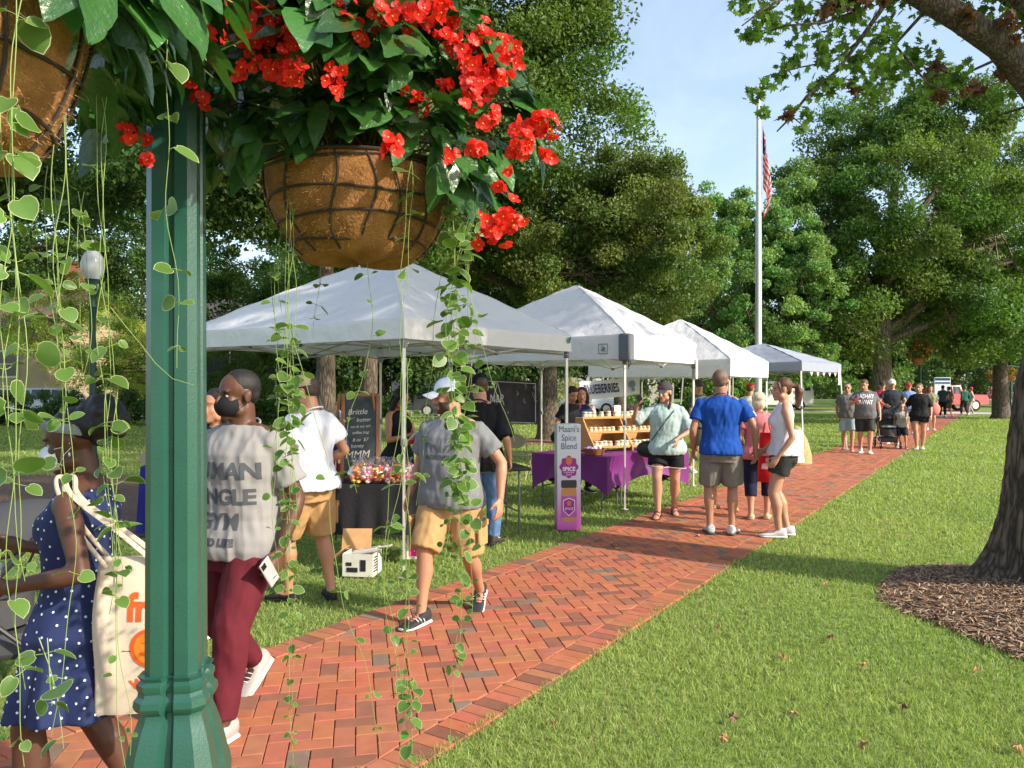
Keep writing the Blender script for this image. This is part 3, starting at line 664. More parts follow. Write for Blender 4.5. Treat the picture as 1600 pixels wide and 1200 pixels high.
# ================================================ GREEN LAMP POST AND HANGING BASKETS
GREEN = M('green_paint', (.016,.076,.054), .34, bump=.22, bs=150, var=.15, vs=3, coat=.25, spec=.5)
POST = (-.925, 2.12)
def post_profile(a, groove, ch):
    """square column with chamfered corners and a V groove down every face"""
    side = [(-a+ch, -a), (-groove, -a), (-groove*.35, -a+groove*1.1), (groove*.35, -a+groove*1.1), (groove, -a), (a-ch, -a)]
    pts = []
    for k in range(4):
        c, s_ = math.cos(k*math.pi/2), math.sin(k*math.pi/2)
        pts += [(x*c-y*s_, x*s_+y*c) for x, y in side]
    return pts
def lamp_column(root, top=2.62):
    def ring(z, a, gr=.2, ch=.3):
        if z < .9: a *= .90-.05*max(0, (z-.6)/.3)
        return [(x, y, z) for x, y in post_profile(a, a*gr, a*ch)]
    g = G()
    g.loft([ring(z, a) for z, a in ((.90, .069), (1.3, .0675), (1.8, .066), (top, .064))])
    g.obj('shaft', GREEN, root, ang=28)
    g = G()
    prof = [(0,.175),(.10,.175),(.115,.165),(.30,.165),(.325,.155),(.36,.150),(.375,.158),(.40,.160),(.415,.150),(.43,.135),(.50,.134),(.56,.137),(.60,.140),(.63,.136),(.66,.128),(.72,.116),(.765,.103),(.79,.094),
            (.805,.093),(.812,.102),(.826,.109),(.842,.107),(.852,.098),(.862,.096),(.872,.101),(.884,.101),(.893,.091),(.905,.084)]
    g.loft([ring(z, a, .2 if z > .6 else .16) for z, a in prof])
    g.obj('base', GREEN, root, ang=28)
    g = G(); g.lathe([(.0,top+.30),(.02,top+.28),(.05,top+.2),(.10,top+.12),(.115,top+.06),(.10,top+.02),(.09,top)][::-1], 20)
    g.obj('cap', GREEN, root)
t = thing('lamp_post', 'dark green fluted post with a flared base between the two near hanging baskets', 'lamp post', (*POST, 0), R_(7))
lamp_column(t)
BASK = [dict(x=-.475, y=2.40, r=.285, zr=2.33, zb=2.078), dict(x=-1.03, y=1.36, r=.265, zr=2.50, zb=2.10)]
Rz = Matrix.Rotation(-R_(7), 3, 'Z')
for b in BASK:
    p = Rz@Vector((b['x']-POST[0], b['y']-POST[1], 0)); q = p.normalized()
    g = G(); g.tube([q*.07+Vector((0,0,2.66)), q*.2+Vector((0,0,2.82)), p*.75+Vector((0,0,2.93)), p+Vector((0,0,2.90)), p+q*.05+Vector((0,0,2.84)), p+Vector((0,0,2.80))], [.016]*6, n=8)
    g.tube([q*.07+Vector((0,0,2.5)), q*.25+Vector((0,0,2.62)), p*.7+Vector((0,0,2.91))], [.01]*3, n=6)
    g.obj('arm', GREEN, t)
COIR = M('coir', (.25,.105,.028), .95, bump=1.0, bs=130, var=.35, vs=14, col2=(.36,.16,.05))
WIRE = M('dark_wire', (.03,.02,.015), .6)
def bowl(b, seed, root):
    r0 = b['r']; h = b['zr']-b['zb']; rr = np.random.default_rng(seed); g = G(); n = 72; rows = []
    prof = []
    for f in np.linspace(0, 1, 26): prof.append((r0*(.58+.42*math.sin(f*math.pi/2)**.72) if f > .0 else r0*.58, -h*(1-f)))
    prof = [(r0*.02, -h-.012), (r0*.25, -h-.012), (r0*.50, -h-.006)]+prof+[(r0*.97, .015), (r0*.9, -.01), (r0*.5, -.05)]
    for q, (r, z) in enumerate(prof):
        th = np.arange(n)*2*np.pi/n; wob = 1+.012*np.sin(5*th+seed)+.02*np.sin(14*th+z*14)*(r > r0*.4)*.5
        zz = z+(.012*np.sin(3*th+seed) if z < -h*.8 else 0)
        rows.append(np.stack([r*wob*np.cos(th), r*wob*np.sin(th), np.full(n, z)+(zz-z if hasattr(zz, '__len__') else 0)], 1))
    g.loft(rows); o = g.obj('coir_liner', COIR, root, ang=60)
    # loose coir fibres
    N = 5200; th = rr.uniform(0, 6.283, N); f = rr.uniform(-.02, 1, N); f = np.clip(f, 0, 1)
    r = r0*(.58+.42*np.sin(f*np.pi/2)**.72); pos = np.stack([r*np.cos(th), r*np.sin(th), -h*(1-f)], 1); out_ = np.stack([np.cos(th), np.sin(th), -.4*np.ones(N)], 1)
    dv = rr.normal(size=(N, 3))+out_*.35; T = np.array([(-1,0,0),(1,0,0),(.4,1,.15)])
    V, F = scatter(T, [(0,1,2)], pos+out_*.002, frames(dv, out_), np.stack([np.full(N, .0007), rr.uniform(.006, .022, N), np.full(N, .01)], 1))
    npmesh('coir_fibres', V, F, M('coir_fibre', (.45,.24,.09), .9), o)
    g = G()
    def pt(th, f, e=.005): r = r0*(.58+.42*math.sin(f*math.pi/2)**.72)+e; return (r*math.cos(th), r*math.sin(th), -h*(1-f))
    for f in (.12, .38, .64, .97): g.tube([pt(a, f+.02*math.sin(3*a+seed+f*9)) for a in np.linspace(0, 2*math.pi, 49)], .0040, n=6, cap=0)
    for k in range(14):
        a = 2*math.pi*(k+.3*math.sin(k*5+seed))/14; g.tube([pt(a+.08*math.sin(f*5+k), f) for f in np.linspace(.01, 1, 12)], .0036, n=6)
    g.tube([(r0*1.02*math.cos(a), r0*1.02*math.sin(a), .01) for a in np.linspace(0, 2*math.pi, 49)], .005, n=6, cap=0)
    g.obj('wire_frame', WIRE, root)
    g = G(); 
    for k in range(3): a = 2.1*k+.5; g.tube([(r0*math.cos(a), r0*math.sin(a), .01), (0, 0, .46)], .002, n=5)
    g.obj('hanger', WIRE, root)
# leaf templates --------------------------------------------------
def begonia_T():
    """glossy pointed angel-wing leaf; length 1 along +y, base at 0"""
    L_ = [(0,0,.0),(.12,.02,.30),(.28,.04,.40),(.45,.03,.38),(.62,.01,.30),(.8,-.01,.17),(.92,-.01,.07),(1,0,0)]
    V = []; F = []
    for i, (y, sk, w) in enumerate(L_):
        droop = -.22*y*y; wl, wr = w*1.15, w*.85
        for q in (-1, -.5, 0, .5, 1):
            ww = wl if q < 0 else wr; back = -.10*abs(q) if y < .3 else 0
            vein = .018*math.sin(i*3.0)*abs(q)
            V.append((q*ww+sk, y+back, droop+.16*abs(q)*w+vein-(.05 if abs(q) == 1 else 0)*w))
    for i in range(len(L_)-1):
        for j in range(4): a = i*5+j; F.append((a, a+1, a+6, a+5))
    return np.array(V), np.array(F)
def vinca_T():
    """rounded heart leaf with a cream edge; inner faces first (12) then rim"""
    out_ = [(0,.04),(.20,-.02),(.38,.12),(.46,.36),(.42,.60),(.27,.82),(0,1.0),(-.27,.82),(-.42,.60),(-.46,.36),(-.38,.12),(-.20,-.02)]
    V = [(0,.45,-.02)]
    def zf(x, y): return .22*abs(x)-.16*(y-.2)**2
    for s_ in (.94, 1.0):
        for x, y in out_: X, Y = x*s_, .45+(y-.45)*s_; V.append((X, Y, zf(X, Y)))
    Fi = [(0, 1+i, 1+(i+1) % 12) for i in range(12)]; Fo = [(1+i, 13+i, 13+(i+1) % 12, 1+(i+1) % 12) for i in range(12)]
    return np.array(V), np.array(Fi), np.array(Fo)
BT, BF = begonia_T(); VT, VFi, VFo = vinca_T()
def glossy_leaf():
    m = M('begonia_leaf', (1,1,1), .28, attr=True, trl=.22, spec=.5, coat=.3, bump=.5, bs=70); return m
def sm(o): o.data.polygons.foreach_set('use_smooth', np.ones(len(o.data.polygons), bool)); return o
VG = M('vinca_green', (1,1,1), .42, attr=True, trl=.38, spec=.4); VC = M('vinca_cream', (.45,.50,.24), .5, trl=.35); VS = M('vinca_stem', (.20,.28,.07), .5)
def vinca_mesh(name, base, dirs, ups, sizes, parent, cols):
    n = len(base); Rm = frames(dirs, ups); sc = np.stack([sizes*RNG.uniform(.8, 1.1, n), sizes, sizes*RNG.uniform(.3, 1.8, n)], 1)
    V, Fi = scatter(VT, VFi, base, Rm, sc); Fo = (VFo[None]+(np.arange(n)*len(VT))[:, None, None]).reshape(-1, 4)
    mi = np.concatenate([np.zeros(len(Fi)), np.ones(len(Fo))])
    return sm(npmesh(name, V, [Fi, Fo], [VG, VC], parent, mi=mi, col=np.repeat(cols, len(VT), 0)))
def strand(root, off, pts, leaf=.042, gap=.065, dens=1.0, stems=1, seed=0, r=.00095, spread=.012, bare=None):
    """one trailing stem bundle with paired leaves; pts (px,py,depth) from the top down"""
    rr = np.random.default_rng(seed)
    P = chaikin(np.array([P3(*p) for p in pts])-off)
    s_ = np.concatenate([[0], np.cumsum(np.linalg.norm(np.diff(P, axis=0), axis=1))]); tot = s_[-1]
    vine = None
    for k in range(stems):
        L_ = tot*(1 if k == 0 else rr.uniform(.55, 1.0)); m = max(4, int(L_/.035)); q = np.linspace(0, L_, m)
        X = np.stack([np.interp(q, s_, P[:, i]) for i in range(3)], 1); a = rr.uniform(0, 6.28); o_ = np.array([math.cos(a), math.sin(a), 0])*spread*(k > 0)
        X += o_*np.sin(np.linspace(0, 3, m))[:, None]+np.stack([np.sin(q*9+k*2+seed)*.008+np.sin(q*23+k*3+seed)*.004, np.cos(q*8+k+seed)*.007+np.cos(q*19+k)*.004, 0*q], 1)
        g = G(); g.tube(X, np.linspace(r, r*.7, m), n=5); o = g.obj('vine', VS, root)
        b, dv, sz, pet = [], [], [], G()
        t = rr.uniform(.02, gap); a = rr.uniform(0, 3.14)
        while t < L_:
            pr = dens if bare is None or not (bare[0] < t/tot < bare[1]) else dens*.12
            c = np.array([np.interp(t, q, X[:, i]) for i in range(3)]); a += 1.57+rr.uniform(-.5, .5)
            if rr.uniform() < pr:
                young = max(.38, 1-.55*max(0, (t/L_-.6)/.4))
                for sg in (0, math.pi):
                    if rr.uniform() < .9:
                        h = np.array([math.cos(a+sg), math.sin(a+sg), rr.uniform(-.5, .55)]); h /= np.linalg.norm(h)
                        e = c+h*.014*young; pet.tube([c, e], r*.7, n=4, cap=0)
                        b.append(e); dd = h+np.array([0, 0, rr.uniform(-1.0, .25)]); dv.append(dd); sz.append(leaf*young*rr.uniform(.6, 1.25))
            t += gap*rr.uniform(.6, 1.3)
        if b:
            n = len(b); ups = np.array([0, -.35, .8])+rr.normal(size=(n, 3))*.45; lt = rr.uniform(.75, 1.25, (n, 1))
            col = np.array((.105,.20,.042))*lt
            vinca_mesh('leaves', np.array(b), np.array(dv), ups, np.array(sz), o, col)
            pet.obj('petiole', VS, o)['kind'] = 'stuff'
def flower_T():
    """two broad and two narrow petals round a small yellow centre; petals then centre"""
    V = []; F = []
    for k in range(5):
        a0 = k*2*math.pi/5; w = .55 if k % 2 == 0 else .42; l = 1.0 if k % 2 == 0 else .8; cup = .38 if k % 2 else .15
        ring = [(0,0),(w*.7,.3),(w,.65),(w*.7,.95),(0,1.08),(-w*.7,.95),(-w,.65),(-w*.7,.3)]; s0 = len(V)
        V.append((-math.sin(a0)*.6*l, math.cos(a0)*.6*l, cup*.4*l))
        for x, y in ring:
            X = (x*math.cos(a0)-y*math.sin(a0))*l; Y = (x*math.sin(a0)+y*math.cos(a0))*l; V.append((X, Y, cup*y*y*l+.12*abs(x)+.03*k))
        F += [(s0, s0+1+i, s0+1+(i+1) % 8) for i in range(8)]
    s0 = len(V); V.append((0,0,.28)); V += [(.14*math.cos(i), .14*math.sin(i), .12) for i in np.arange(6)*math.pi/3]
    Fc = [(s0, s0+1+i, s0+1+(i+1) % 6) for i in range(6)]
    return np.array(V), np.array(F), np.array(Fc)
FT, FF, FC = flower_T()
RED = M('petal_red', (.80,.030,.018), .45, trl=.35, var=.3, vs=40, sss=0.0); YEL = M('flower_centre', (.75,.42,.05), .6)
def cluster(root, c, rad, n, seed, size=.019):
    rr = np.random.default_rng(seed); o_ = rdir(n, rr)*rr.uniform(.3, 1, (n, 1))*rad; pos = c+o_
    nv = nrm(o_)+np.array([.2, -.75, .1])+rr.normal(size=(n, 3))*.35; dv = rr.normal(size=(n, 3))
    x, y, z = None, None, None; Rm = frames(dv, nv); sc = np.full(n, size)*rr.uniform(.7, 1.15, n)
    V, F = scatter(FT, FF, pos, Rm, sc); Fc = (FC[None]+(np.arange(n)*len(FT))[:, None, None]).reshape(-1, 3)
    return sm(npmesh('flower_cluster', V, np.concatenate([F, Fc]), [RED, YEL], root, mi=np.concatenate([np.zeros(len(F)), np.ones(len(Fc))])))
def foliage(root, off, blobs, seed, size=.085, dark=1.0):
    """blobs: (px,py,depth,radius m,count)"""
    rr = np.random.default_rng(seed); Pz, D, U, Sz, Cc = [], [], [], [], []
    core = np.array([0, 0, .02])
    for px, py, d, rad, n in blobs:
        c = P3(px, py, d)-off; o_ = rdir(n, rr)*rr.uniform(.2, 1, (n, 1))*rad; p = c+o_
        outw = nrm(p-core); dv = outw*.6+rr.normal(size=(n, 3))*.35+np.array([0, 0, -.75]); up = outw*.6+np.array([.1, -.25, .7])+rr.normal(size=(n, 3))*.3
        Pz.append(p); D.append(dv); U.append(up); Sz.append(size*rr.uniform(.6, 1.25, n)); Cc.append(np.array((.036,.110,.024))*rr.uniform(.6, 1.5, (n, 1))*np.array([1, 1, 1.0]))
    P_ = np.concatenate(Pz); D = np.concatenate(D); U = np.concatenate(U); Sz = np.concatenate(Sz); Cc = np.concatenate(Cc)
    V, F = scatter(BT, BF, P_, frames(D, U), np.stack([Sz*.95, Sz*1.25, Sz], 1))
    sm(npmesh('begonia_foliage', V, F, glossy_leaf(), root, col=np.repeat(Cc, len(BT), 0)))
    g = G()
    for i in range(0, len(P_), 4): g.tube([core+rr.normal(size=3)*.06, core*.4+P_[i]*.6+np.array([0,0,.05]), P_[i]], [.004, .003, .002], n=5)
    g.obj('begonia_stems', M('begonia_stem', (.25,.22,.07), .5), root)
b = BASK[0]; off = np.array([b['x'], b['y'], b['zr']])
t = thing('hanging_basket', 'coir lined hanging basket of red begonias right of the green post', 'hanging basket', tuple(off), 0, 'flower baskets hanging from the green post')
bowl(b, 2, t)
foliage(t, off, [(370,60,2.3,.16,46),(470,60,2.25,.17,50),(560,40,2.2,.18,50),(650,60,2.2,.16,46),(740,90,2.25,.13,36),(790,150,2.3,.09,18),(600,150,2.15,.14,34),(500,150,2.15,.14,34),(400,170,2.25,.13,34),(700,190,2.2,.11,24),
   (420,60,2.6,.2,40),(560,100,2.55,.2,40),(690,80,2.55,.18,34),(350,230,2.45,.12,26),(380,130,2.5,.14,24),(830,205,2.35,.05,6),(775,245,2.35,.06,8),(740,290,2.35,.06,8),(700,250,2.2,.08,12),(480,190,2.12,.08,12),(410,225,2.15,.07,10),(560,170,2.1,.08,10),(780,100,2.5,.1,16),(505,20,1.92,.10,30),(470,-30,1.92,.12,30),(560,30,1.95,.10,24),(430,40,2.0,.10,24),(610,60,2.0,.09,20),(480,-20,2.3,.2,40),(640,-20,2.3,.18,34),(840,235,2.35,.02,3)], 5, .092)
FL = [(330,45,.05,14),(400,60,.04,12),(455,110,.03,8),(470,45,.035,9),(560,50,.02,5),(690,15,.03,7),(750,60,.04,10),(730,150,.03,8),(300,12,.04,10),(430,70,.05,16),(460,60,.03,8),(520,122,.03,8),(310,40,.05,16),(345,20,.05,16),(372,12,.04,9),(415,100,.03,7),(440,95,.035,8),(490,10,.03,8),(545,8,.04,10),(596,20,.035,9),(600,40,.02,5),(648,12,.05,14),(668,28,.035,9),(648,158,.034,8),(612,232,.032,9),(700,60,.03,7),(725,70,.03,7),(700,238,.02,4),
      (770,115,.06,20),(795,85,.045,12),(745,130,.04,10),(760,185,.035,9),(815,215,.03,9),(835,200,.04,12),(852,190,.035,10),(853,244,.018,4),(808,230,.03,8),(770,360,.045,16),(796,338,.04,12),(785,350,.03,8),(745,230,.02,5),(690,130,.025,6),(790,270,.015,3),(780,295,.014,3),(375,25,.04,9),(378,110,.02,4),(315,150,.025,4),(300,110,.03,6),(420,20,.03,6),(735,100,.03,8),(710,30,.02,4)]
for i, (px, py, r, n) in enumerate(FL):
    d = 1.90+.05*math.sin(i*2.3) if py < 145 and px < 640 else 2.08+.06*math.sin(i*2.3)
    cluster(t, P3(px, py, d)-off, r*1.25, int(n*1.3), 300+i, .0190)
st = [  # (points), leaf, gap, dens, stems, bare
 ([(735,290,2.3),(742,330,2.3),(725,370,2.3),(708,430,2.3),(712,600,2.3),(722,800,2.3),(716,1000,2.3),(705,1165,2.3)], .043, .056, .78, 3, None),
 ([(700,280,2.25),(712,380,2.25),(706,560,2.25),(724,720,2.25),(735,900,2.25),(738,960,2.25)], .046, .045, .9, 2, None),
 ([(720,330,2.35),(728,420,2.35),(745,560,2.35),(730,640,2.35),(700,760,2.35),(695,900,2.35)], .038, .05, .85, 2, None),
 ([(640,250,2.12),(636,420,2.12),(630,560,2.12),(622,760,2.12),(600,900,2.12),(612,980,2.12),(628,1120,2.12)], .038, .085, .8, 2, (.2,.42)),
 ([(455,300,2.2),(452,470,2.2),(455,620,2.2),(452,800,2.2),(455,950,2.2),(450,1070,2.2),(458,1200,2.2)], .036, .055, .85, 4, (0,.25)),
 ([(448,330,2.3),(430,420,2.3),(434,560,2.3),(428,720,2.3),(436,900,2.3)], .032, .07, .6, 2, None),
 ([(452,470,2.1),(470,560,2.1),(500,680,2.1),(510,760,2.1),(520,860,2.1),(545,950,2.1),(575,1060,2.1),(590,1180,2.1)], .038, .15, .85, 1, None),
 ([(580,410,2.3),(584,520,2.3),(560,600,2.3),(540,640,2.3),(545,720,2.3),(560,770,2.3)], .03, .09, .7, 1, None),
 ([(640,1060,2.12),(640,1120,2.12),(642,1200,2.12)], .04, .06, .9, 2, None),
 ([(690,400,2.3),(676,470,2.3),(672,640,2.3),(664,700,2.3),(650,790,2.3)], .03, .12, .5, 1, None),
 ([(495,420,2.4),(492,480,2.4),(490,530,2.4)], .034, .07, .9, 1, None),
 ([(725,420,2.3),(760,560,2.3),(790,640,2.3),(800,690,2.3)], .03, .3, .7, 1, None),
 ([(640,560,2.15),(630,700,2.15),(636,860,2.15),(640,1010,2.15),(625,1190,2.15)], .034, .10, .75, 2, (0,.25)),
 ([(420,330,2.5),(425,500,2.5),(440,700,2.5)], .028, .09, .5, 1, None)]
for i, (pts, lf, gp, dn, ns, ba) in enumerate(st): strand(t, off, pts, lf, gp, dn, ns, 500+i, bare=ba)
b = BASK[1]; off = np.array([b['x'], b['y'], b['zr']])
t = thing('hanging_basket', 'shaded coir hanging basket cut by the left edge, above the masked woman', 'hanging basket', tuple(off), 0, 'flower baskets hanging from the green post')
bowl(b, 8, t)
foliage(t, off, [(190,-30,1.45,.12,40),(240,20,1.75,.13,36),(150,20,1.9,.13,34),(290,-30,1.7,.12,34),(250,90,2.0,.10,22),(200,130,2.0,.10,22),(160,60,1.8,.1,20),(330,30,2.0,.1,20),(60,-120,1.3,.16,40),(150,170,2.0,.08,12),(330,140,2.2,.10,16),(370,190,2.3,.10,16),(240,160,2.35,.10,14)], 15, .088)
for i, (px, py, d, r, n) in enumerate([(202,208,2.0,.022,6),(232,222,2.0,.012,3),(300,30,1.8,.03,8),(226,250,2.0,.01,2)]): cluster(t, P3(px, py, d)-off, r, n, 700+i)
st = [([(35,0,1.2),(30,110,1.2),(22,240,1.2),(15,420,1.2),(22,600,1.2),(28,800,1.2),(22,1000,1.2),(30,1200,1.2)], .046, .11, .9, 2, None),
 ([(10,160,1.25),(14,300,1.25),(30,520,1.25),(36,760,1.25),(40,900,1.25),(30,1080,1.25)], .043, .13, .8, 2, None),
 ([(95,60,1.45),(100,300,1.45),(98,500,1.45),(104,700,1.45),(106,860,1.45),(104,1000,1.45),(90,1150,1.45)], .038, .10, .85, 3, (.0,.3)),
 ([(157,150,1.6),(160,420,1.6),(165,640,1.6),(172,800,1.6),(180,900,1.6),(190,1050,1.6),(195,1200,1.6)], .036, .16, .8, 3, (0,.3)),
 ([(245,0,1.62),(262,110,1.62),(268,320,1.62),(276,440,1.62),(270,575,1.62)], .046, .10, 1, 1, None),
 ([(175,600,1.6),(182,760,1.6),(190,900,1.6),(170,960,1.6)], .03, .09, .7, 2, None),
 ([(130,300,1.8),(128,450,1.8),(125,600,1.8)], .036, .07, .7, 2, None),
 ([(80,260,1.7),(72,420,1.7),(85,560,1.7)], .040, .06, .8, 2, None),
 ([(180,480,1.6),(225,545,1.6),(255,590,1.6),(300,602,1.6)], .022, .2, .6, 1, None),
 ([(60,1000,1.3),(80,1090,1.3),(95,1170,1.3)], .046, .07, .9, 2, None)]
for i, (pts, lf, gp, dn, ns, ba) in enumerate(st): strand(t, off, pts, lf, gp, dn, ns, 600+i, bare=ba)
# ================================================ TENTS
ALU = M('aluminium', (.62,.61,.58), .38, metal=.55, var=.08, vs=6); JOINT = M('grey_plastic', (.16,.16,.17), .5)
CLOTHW = M('tent_white', (.74,.73,.75), .75, bump=.3, bs=4.5, trl=.2); CLOTHB = M('tent_blue_grey', (.30,.33,.40), .7, bump=.12, bs=5, trl=.12)
STEEL = M('dark_steel', (.16,.17,.17), .5, metal=.4)
def tent(label, A, front, rz, Lx, Dy, zb, val, peak, cloth, seed, slant=0.0, pads=(), sides=(1,1,1,1), cross=.0, legmat=None):
    t = thing('canopy_tent', label, 'tent', (*A, 0), rz, 'pop up tents along the path'); legmat = legmat or ALU
    zt = zb+val; r = np.random.default_rng(seed)
    # roof: rings from the eaves to the peak
    n = 20; per = []
    for k in range(4):
        c = [(0,0),(Lx,0),(Lx,Dy),(0,Dy),(0,0)]; a, b_ = np.array(c[k], float), np.array(c[k+1], float)
        for i in range(n): per.append((a+(b_-a)*i/n, i/n))
    pc = np.array([Lx/2, Dy/2]); rows = []
    for f in np.linspace(0, 1, 22):
        row = []
        for p, u in per:
            q = pc+(p-pc)*(1-f*.985); z = zt+(peak-zt)*(f**.94 if f < .93 else f-.004*((f-.93)/.07))
            sag = -.085*math.sin(math.pi*u)**1.0*(1-f)*math.sin(math.pi*min(1, f+.12))*1.3-.02*math.sin(math.pi*u)*(1-f)
            wr = .010*math.sin(u*23+f*9+seed)*math.sin(math.pi*u)*(1-f)+.006*math.sin(f*31+u*5)
            row.append((q[0], q[1], z+sag+wr))
        rows.append(row)
    g = G(); g.loft(rows, cap=False); g.add([rows[-1][i] for i in range(0, 4*n, 4)]+[(pc[0], pc[1], peak+.01)], [(i, (i+1) % n, n) for i in range(n)])
    o = g.obj('canopy', cloth, t, ang=25)
    g = G()
    for c in range(0, 4*n, n): g.tube([np.array(rw[c])+(0,0,.004) for rw in rows], .007, n=6)
    g.obj('seam', cloth, o)
    # valance
    rows = []
    for s_ in np.linspace(0, 1, 6):
        row = []
        for i, (p, u) in enumerate(per):
            d = p-pc; d = d/np.linalg.norm(d); w_ = .014*math.sin(i*1.9+seed)*s_+.008*math.sin(i*4.3)*s_
            z = zt-.02*math.sin(math.pi*u)-val*s_+.015*math.sin(math.pi*u)*s_
            row.append((p[0]+d[0]*(.012+w_), p[1]+d[1]*(.012+w_), z))
        rows.append(row)
    g = G(); g.loft(rows, cap=False); g.obj('valance', cloth, t, ang=50)
    # legs
    cor = [(0,0),(Lx,0),(Lx,Dy),(0,Dy)]
    for k, (x, y) in enumerate(cor):
        dx = -1 if x == 0 else 1; dy = -1 if y == 0 else 1; ix, iy = -dx*.03, -dy*.03
        ox, oy = dx*slant, dy*slant*.6
        g = G(); g.tube([(x+ix+ox, y+iy+oy, 0), (x+ix+ox*.4, y+iy+oy*.4, 1.22)], .0165, n=4, cap=2, sq=.35); g.tube([(x+ix+ox*.42, y+iy+oy*.42, 1.15), (x+ix, y+iy, zt-.02)], .0215, n=4, cap=2, sq=.35)
        lg = g.obj('leg', legmat, t, ang=30)
        g = G(); g.box((x+ix+ox*.42, y+iy+oy*.42, 1.19), (.05,.05,.07), bev=.008); g.box((x+ix, y+iy, zb-.04), (.055,.055,.08), bev=.008); g.box((x+ix, y+iy, zt-.05), (.055,.055,.06), bev=.008); g.obj('bracket', JOINT, lg)
        g = G(); g.box((x+ix+ox, y+iy+oy, .006), (.085,.085,.012), bev=.003); g.obj('foot', legmat, lg)
    # scissor trusses on the four sides, and the cross bars that carry the peak
    for k in range(4):
        a, b_ = np.array([*cor[k], 0.]), np.array([*cor[(k+1) % 4], 0.]); ins = (np.array([*pc, 0])-(a+b_)/2); ins = ins/np.linalg.norm(ins)*.035; a = a+ins; b_ = b_+ins; m_ = (a+b_)/2
        g = G(); lo, hi = zb-.04, zt-.05; lm, hm = lo-.03, hi-.05
        Z = lambda p, z: np.array([p[0], p[1], z])
        for p, q in ((a, m_), (b_, m_)):
            g.tube([Z(p, hi), Z(q, lm)], .010, n=4, cap=2); g.tube([Z(p, lo)+ins*.5, Z(q, hm)+ins*.5], .010, n=4, cap=2)
            c = (p+q)/2; g.box(Z(c, (hi+lm)/2)+ins*.25, (.03,.03,.03), m=1)
        g.box(Z(m_, lm)+ins*.3, (.04,.04,.045), m=1); g.box(Z(m_, hm)+ins*.3, (.04,.04,.045), m=1)
        g.obj('truss', [legmat, JOINT], t, ang=30)
    g = G(); lo, hi = zb-.07, zt-.10
    for p in ((Lx/2, .04), (Lx-.04, Dy/2), (Lx/2, Dy-.04), (.04, Dy/2)):
        P_ = np.array(p); c = (P_+pc)/2
        g.tube([(*P_, hi), (*c, (hi+lo)/2+.08), (*pc, lo+.10)], .010, n=4, cap=2); g.tube([(*P_, lo), (*c, (hi+lo)/2+.08), (*pc, hi+.16)], .010, n=4, cap=2)
    g.tube([(*pc, lo+.05), (*pc, peak-.02)], .016, n=8, cap=2)
    for x, y in cor: g.tube([(x+(pc[0]-x)*.03, y+(pc[1]-y)*.03, zt-.03), (x+(pc[0]-x)*.95, y+(pc[1]-y)*.95, peak-.08)], .009, n=4, cap=2)
    g.obj('roof_frame', legmat, t, ang=30)
    return t
T1 = tent('white pop up tent over the chalkboard, nearest the viewer', (-.94, 6.70), 1, PRZ, 3.02, 3.05, 2.10, .19, 3.18, CLOTHW, 1)
T2 = tent('off white pop up tent over the purple tables, grey pad on its corner', (1.55, 10.45), 1, PRZ+.02, 2.95, 3.0, 2.06, .34, 3.32, CLOTHW, 4)
T3 = tent('smaller white pop up tent behind the man in blue, third along the path', (4.15, 14.6), 1, PRZ, 2.75, 3.0, 1.88, .33, 3.12, CLOTHW, 6)
T4 = tent('blue grey slant leg pop up tent, farthest along the path', (6.75, 17.9), 1, R_(52), 3.3, 3.0, 2.05, .22, 2.80, CLOTHB, 9, slant=.22)
# T2 details: grey corner pad, cord, printed mark, price tag
g = G(); g.box((-.012, -.012, 2.215), (.17,.17,.37), bev=.02); g.obj('corner_pad', M('grey_strap', (.13,.14,.16), .8, bump=.3, bs=60), T2)
g = G(); g.tube([(.02,-.04,2.05),(.05,-.05,1.99),(.03,-.03,1.95),(-.01,-.05,1.98),(.01,-.03,2.04)], .006, n=6); g.tube([(.0,-.04,2.02),(-.03,-.05,1.96),(-.01,-.04,1.92)], .005, n=6); g.obj('cord', M('black_cord', (.02,.02,.02), .8), T2)
INK = M('dark_ink', (.07,.07,.09), .7)
me = shape_mesh([[(-.09,-.09),(.09,-.09),(.09,-.075),(-.09,-.075)],[(-.09,.075),(.09,.075),(.09,.09),(-.09,.09)],[(-.09,-.075),(-.078,-.075),(-.078,.075),(-.09,.075)],[(.078,-.075),(.09,-.075),(.09,.075),(.078,.075)],[(-.05,-.02),(.0,-.05),(.05,.0),(.01,.05),(-.02,.01)],[(-.04,.02),(-.01,.03),(-.02,.06)],[(.02,-.06),(.05,-.05),(.04,-.02)]])
o = link('print', me, M('grey_ink', (.2,.2,.22), .7), T2); o.scale = (.8,.8,.8); o.location = (-.026, .33, 2.2); o.rotation_euler = (R_(90), 0, R_(-90))
g = G(); g.box((2.9, -.035, 1.98), (.10,.006,.34)); o = g.obj('paper_tag', M('paper', (.75,.72,.70), .8), T2)
for k in range(6): pass
text_on('writing', 'EL 4\n1 6\n 2', .07, (2.9, -.04, 2.0), (R_(90), 0, 0), M('red_ink', (.5,.12,.10), .7), o)
for dx, dz in ((.1,.16),): 
    me = shape_mesh([disc_pts(0,0,.035,12), [(-.02,.02),(.03,.05),(.05,.02),(.01,-.01)]]); o = link('print', me, M('badge_green', (.05,.2,.14), .6), T1); o.location = (2.95, -.03, 2.23); o.rotation_euler = (R_(90), 0, 0)
# small bunting on T4
for k in range(5): x = .55+k*.5; g = G(); g.poly([(x, -.03, 2.03), (x+.22, -.03, 2.03), (x+.11, -.03, 1.93)], .004); g.obj('bunting_flag', CLOTHW, T4)
g = G(); g.box((3.05, -.02, 1.93), (.16,.01,.42)); g.obj('cloth_strip', CLOTHW, T4)

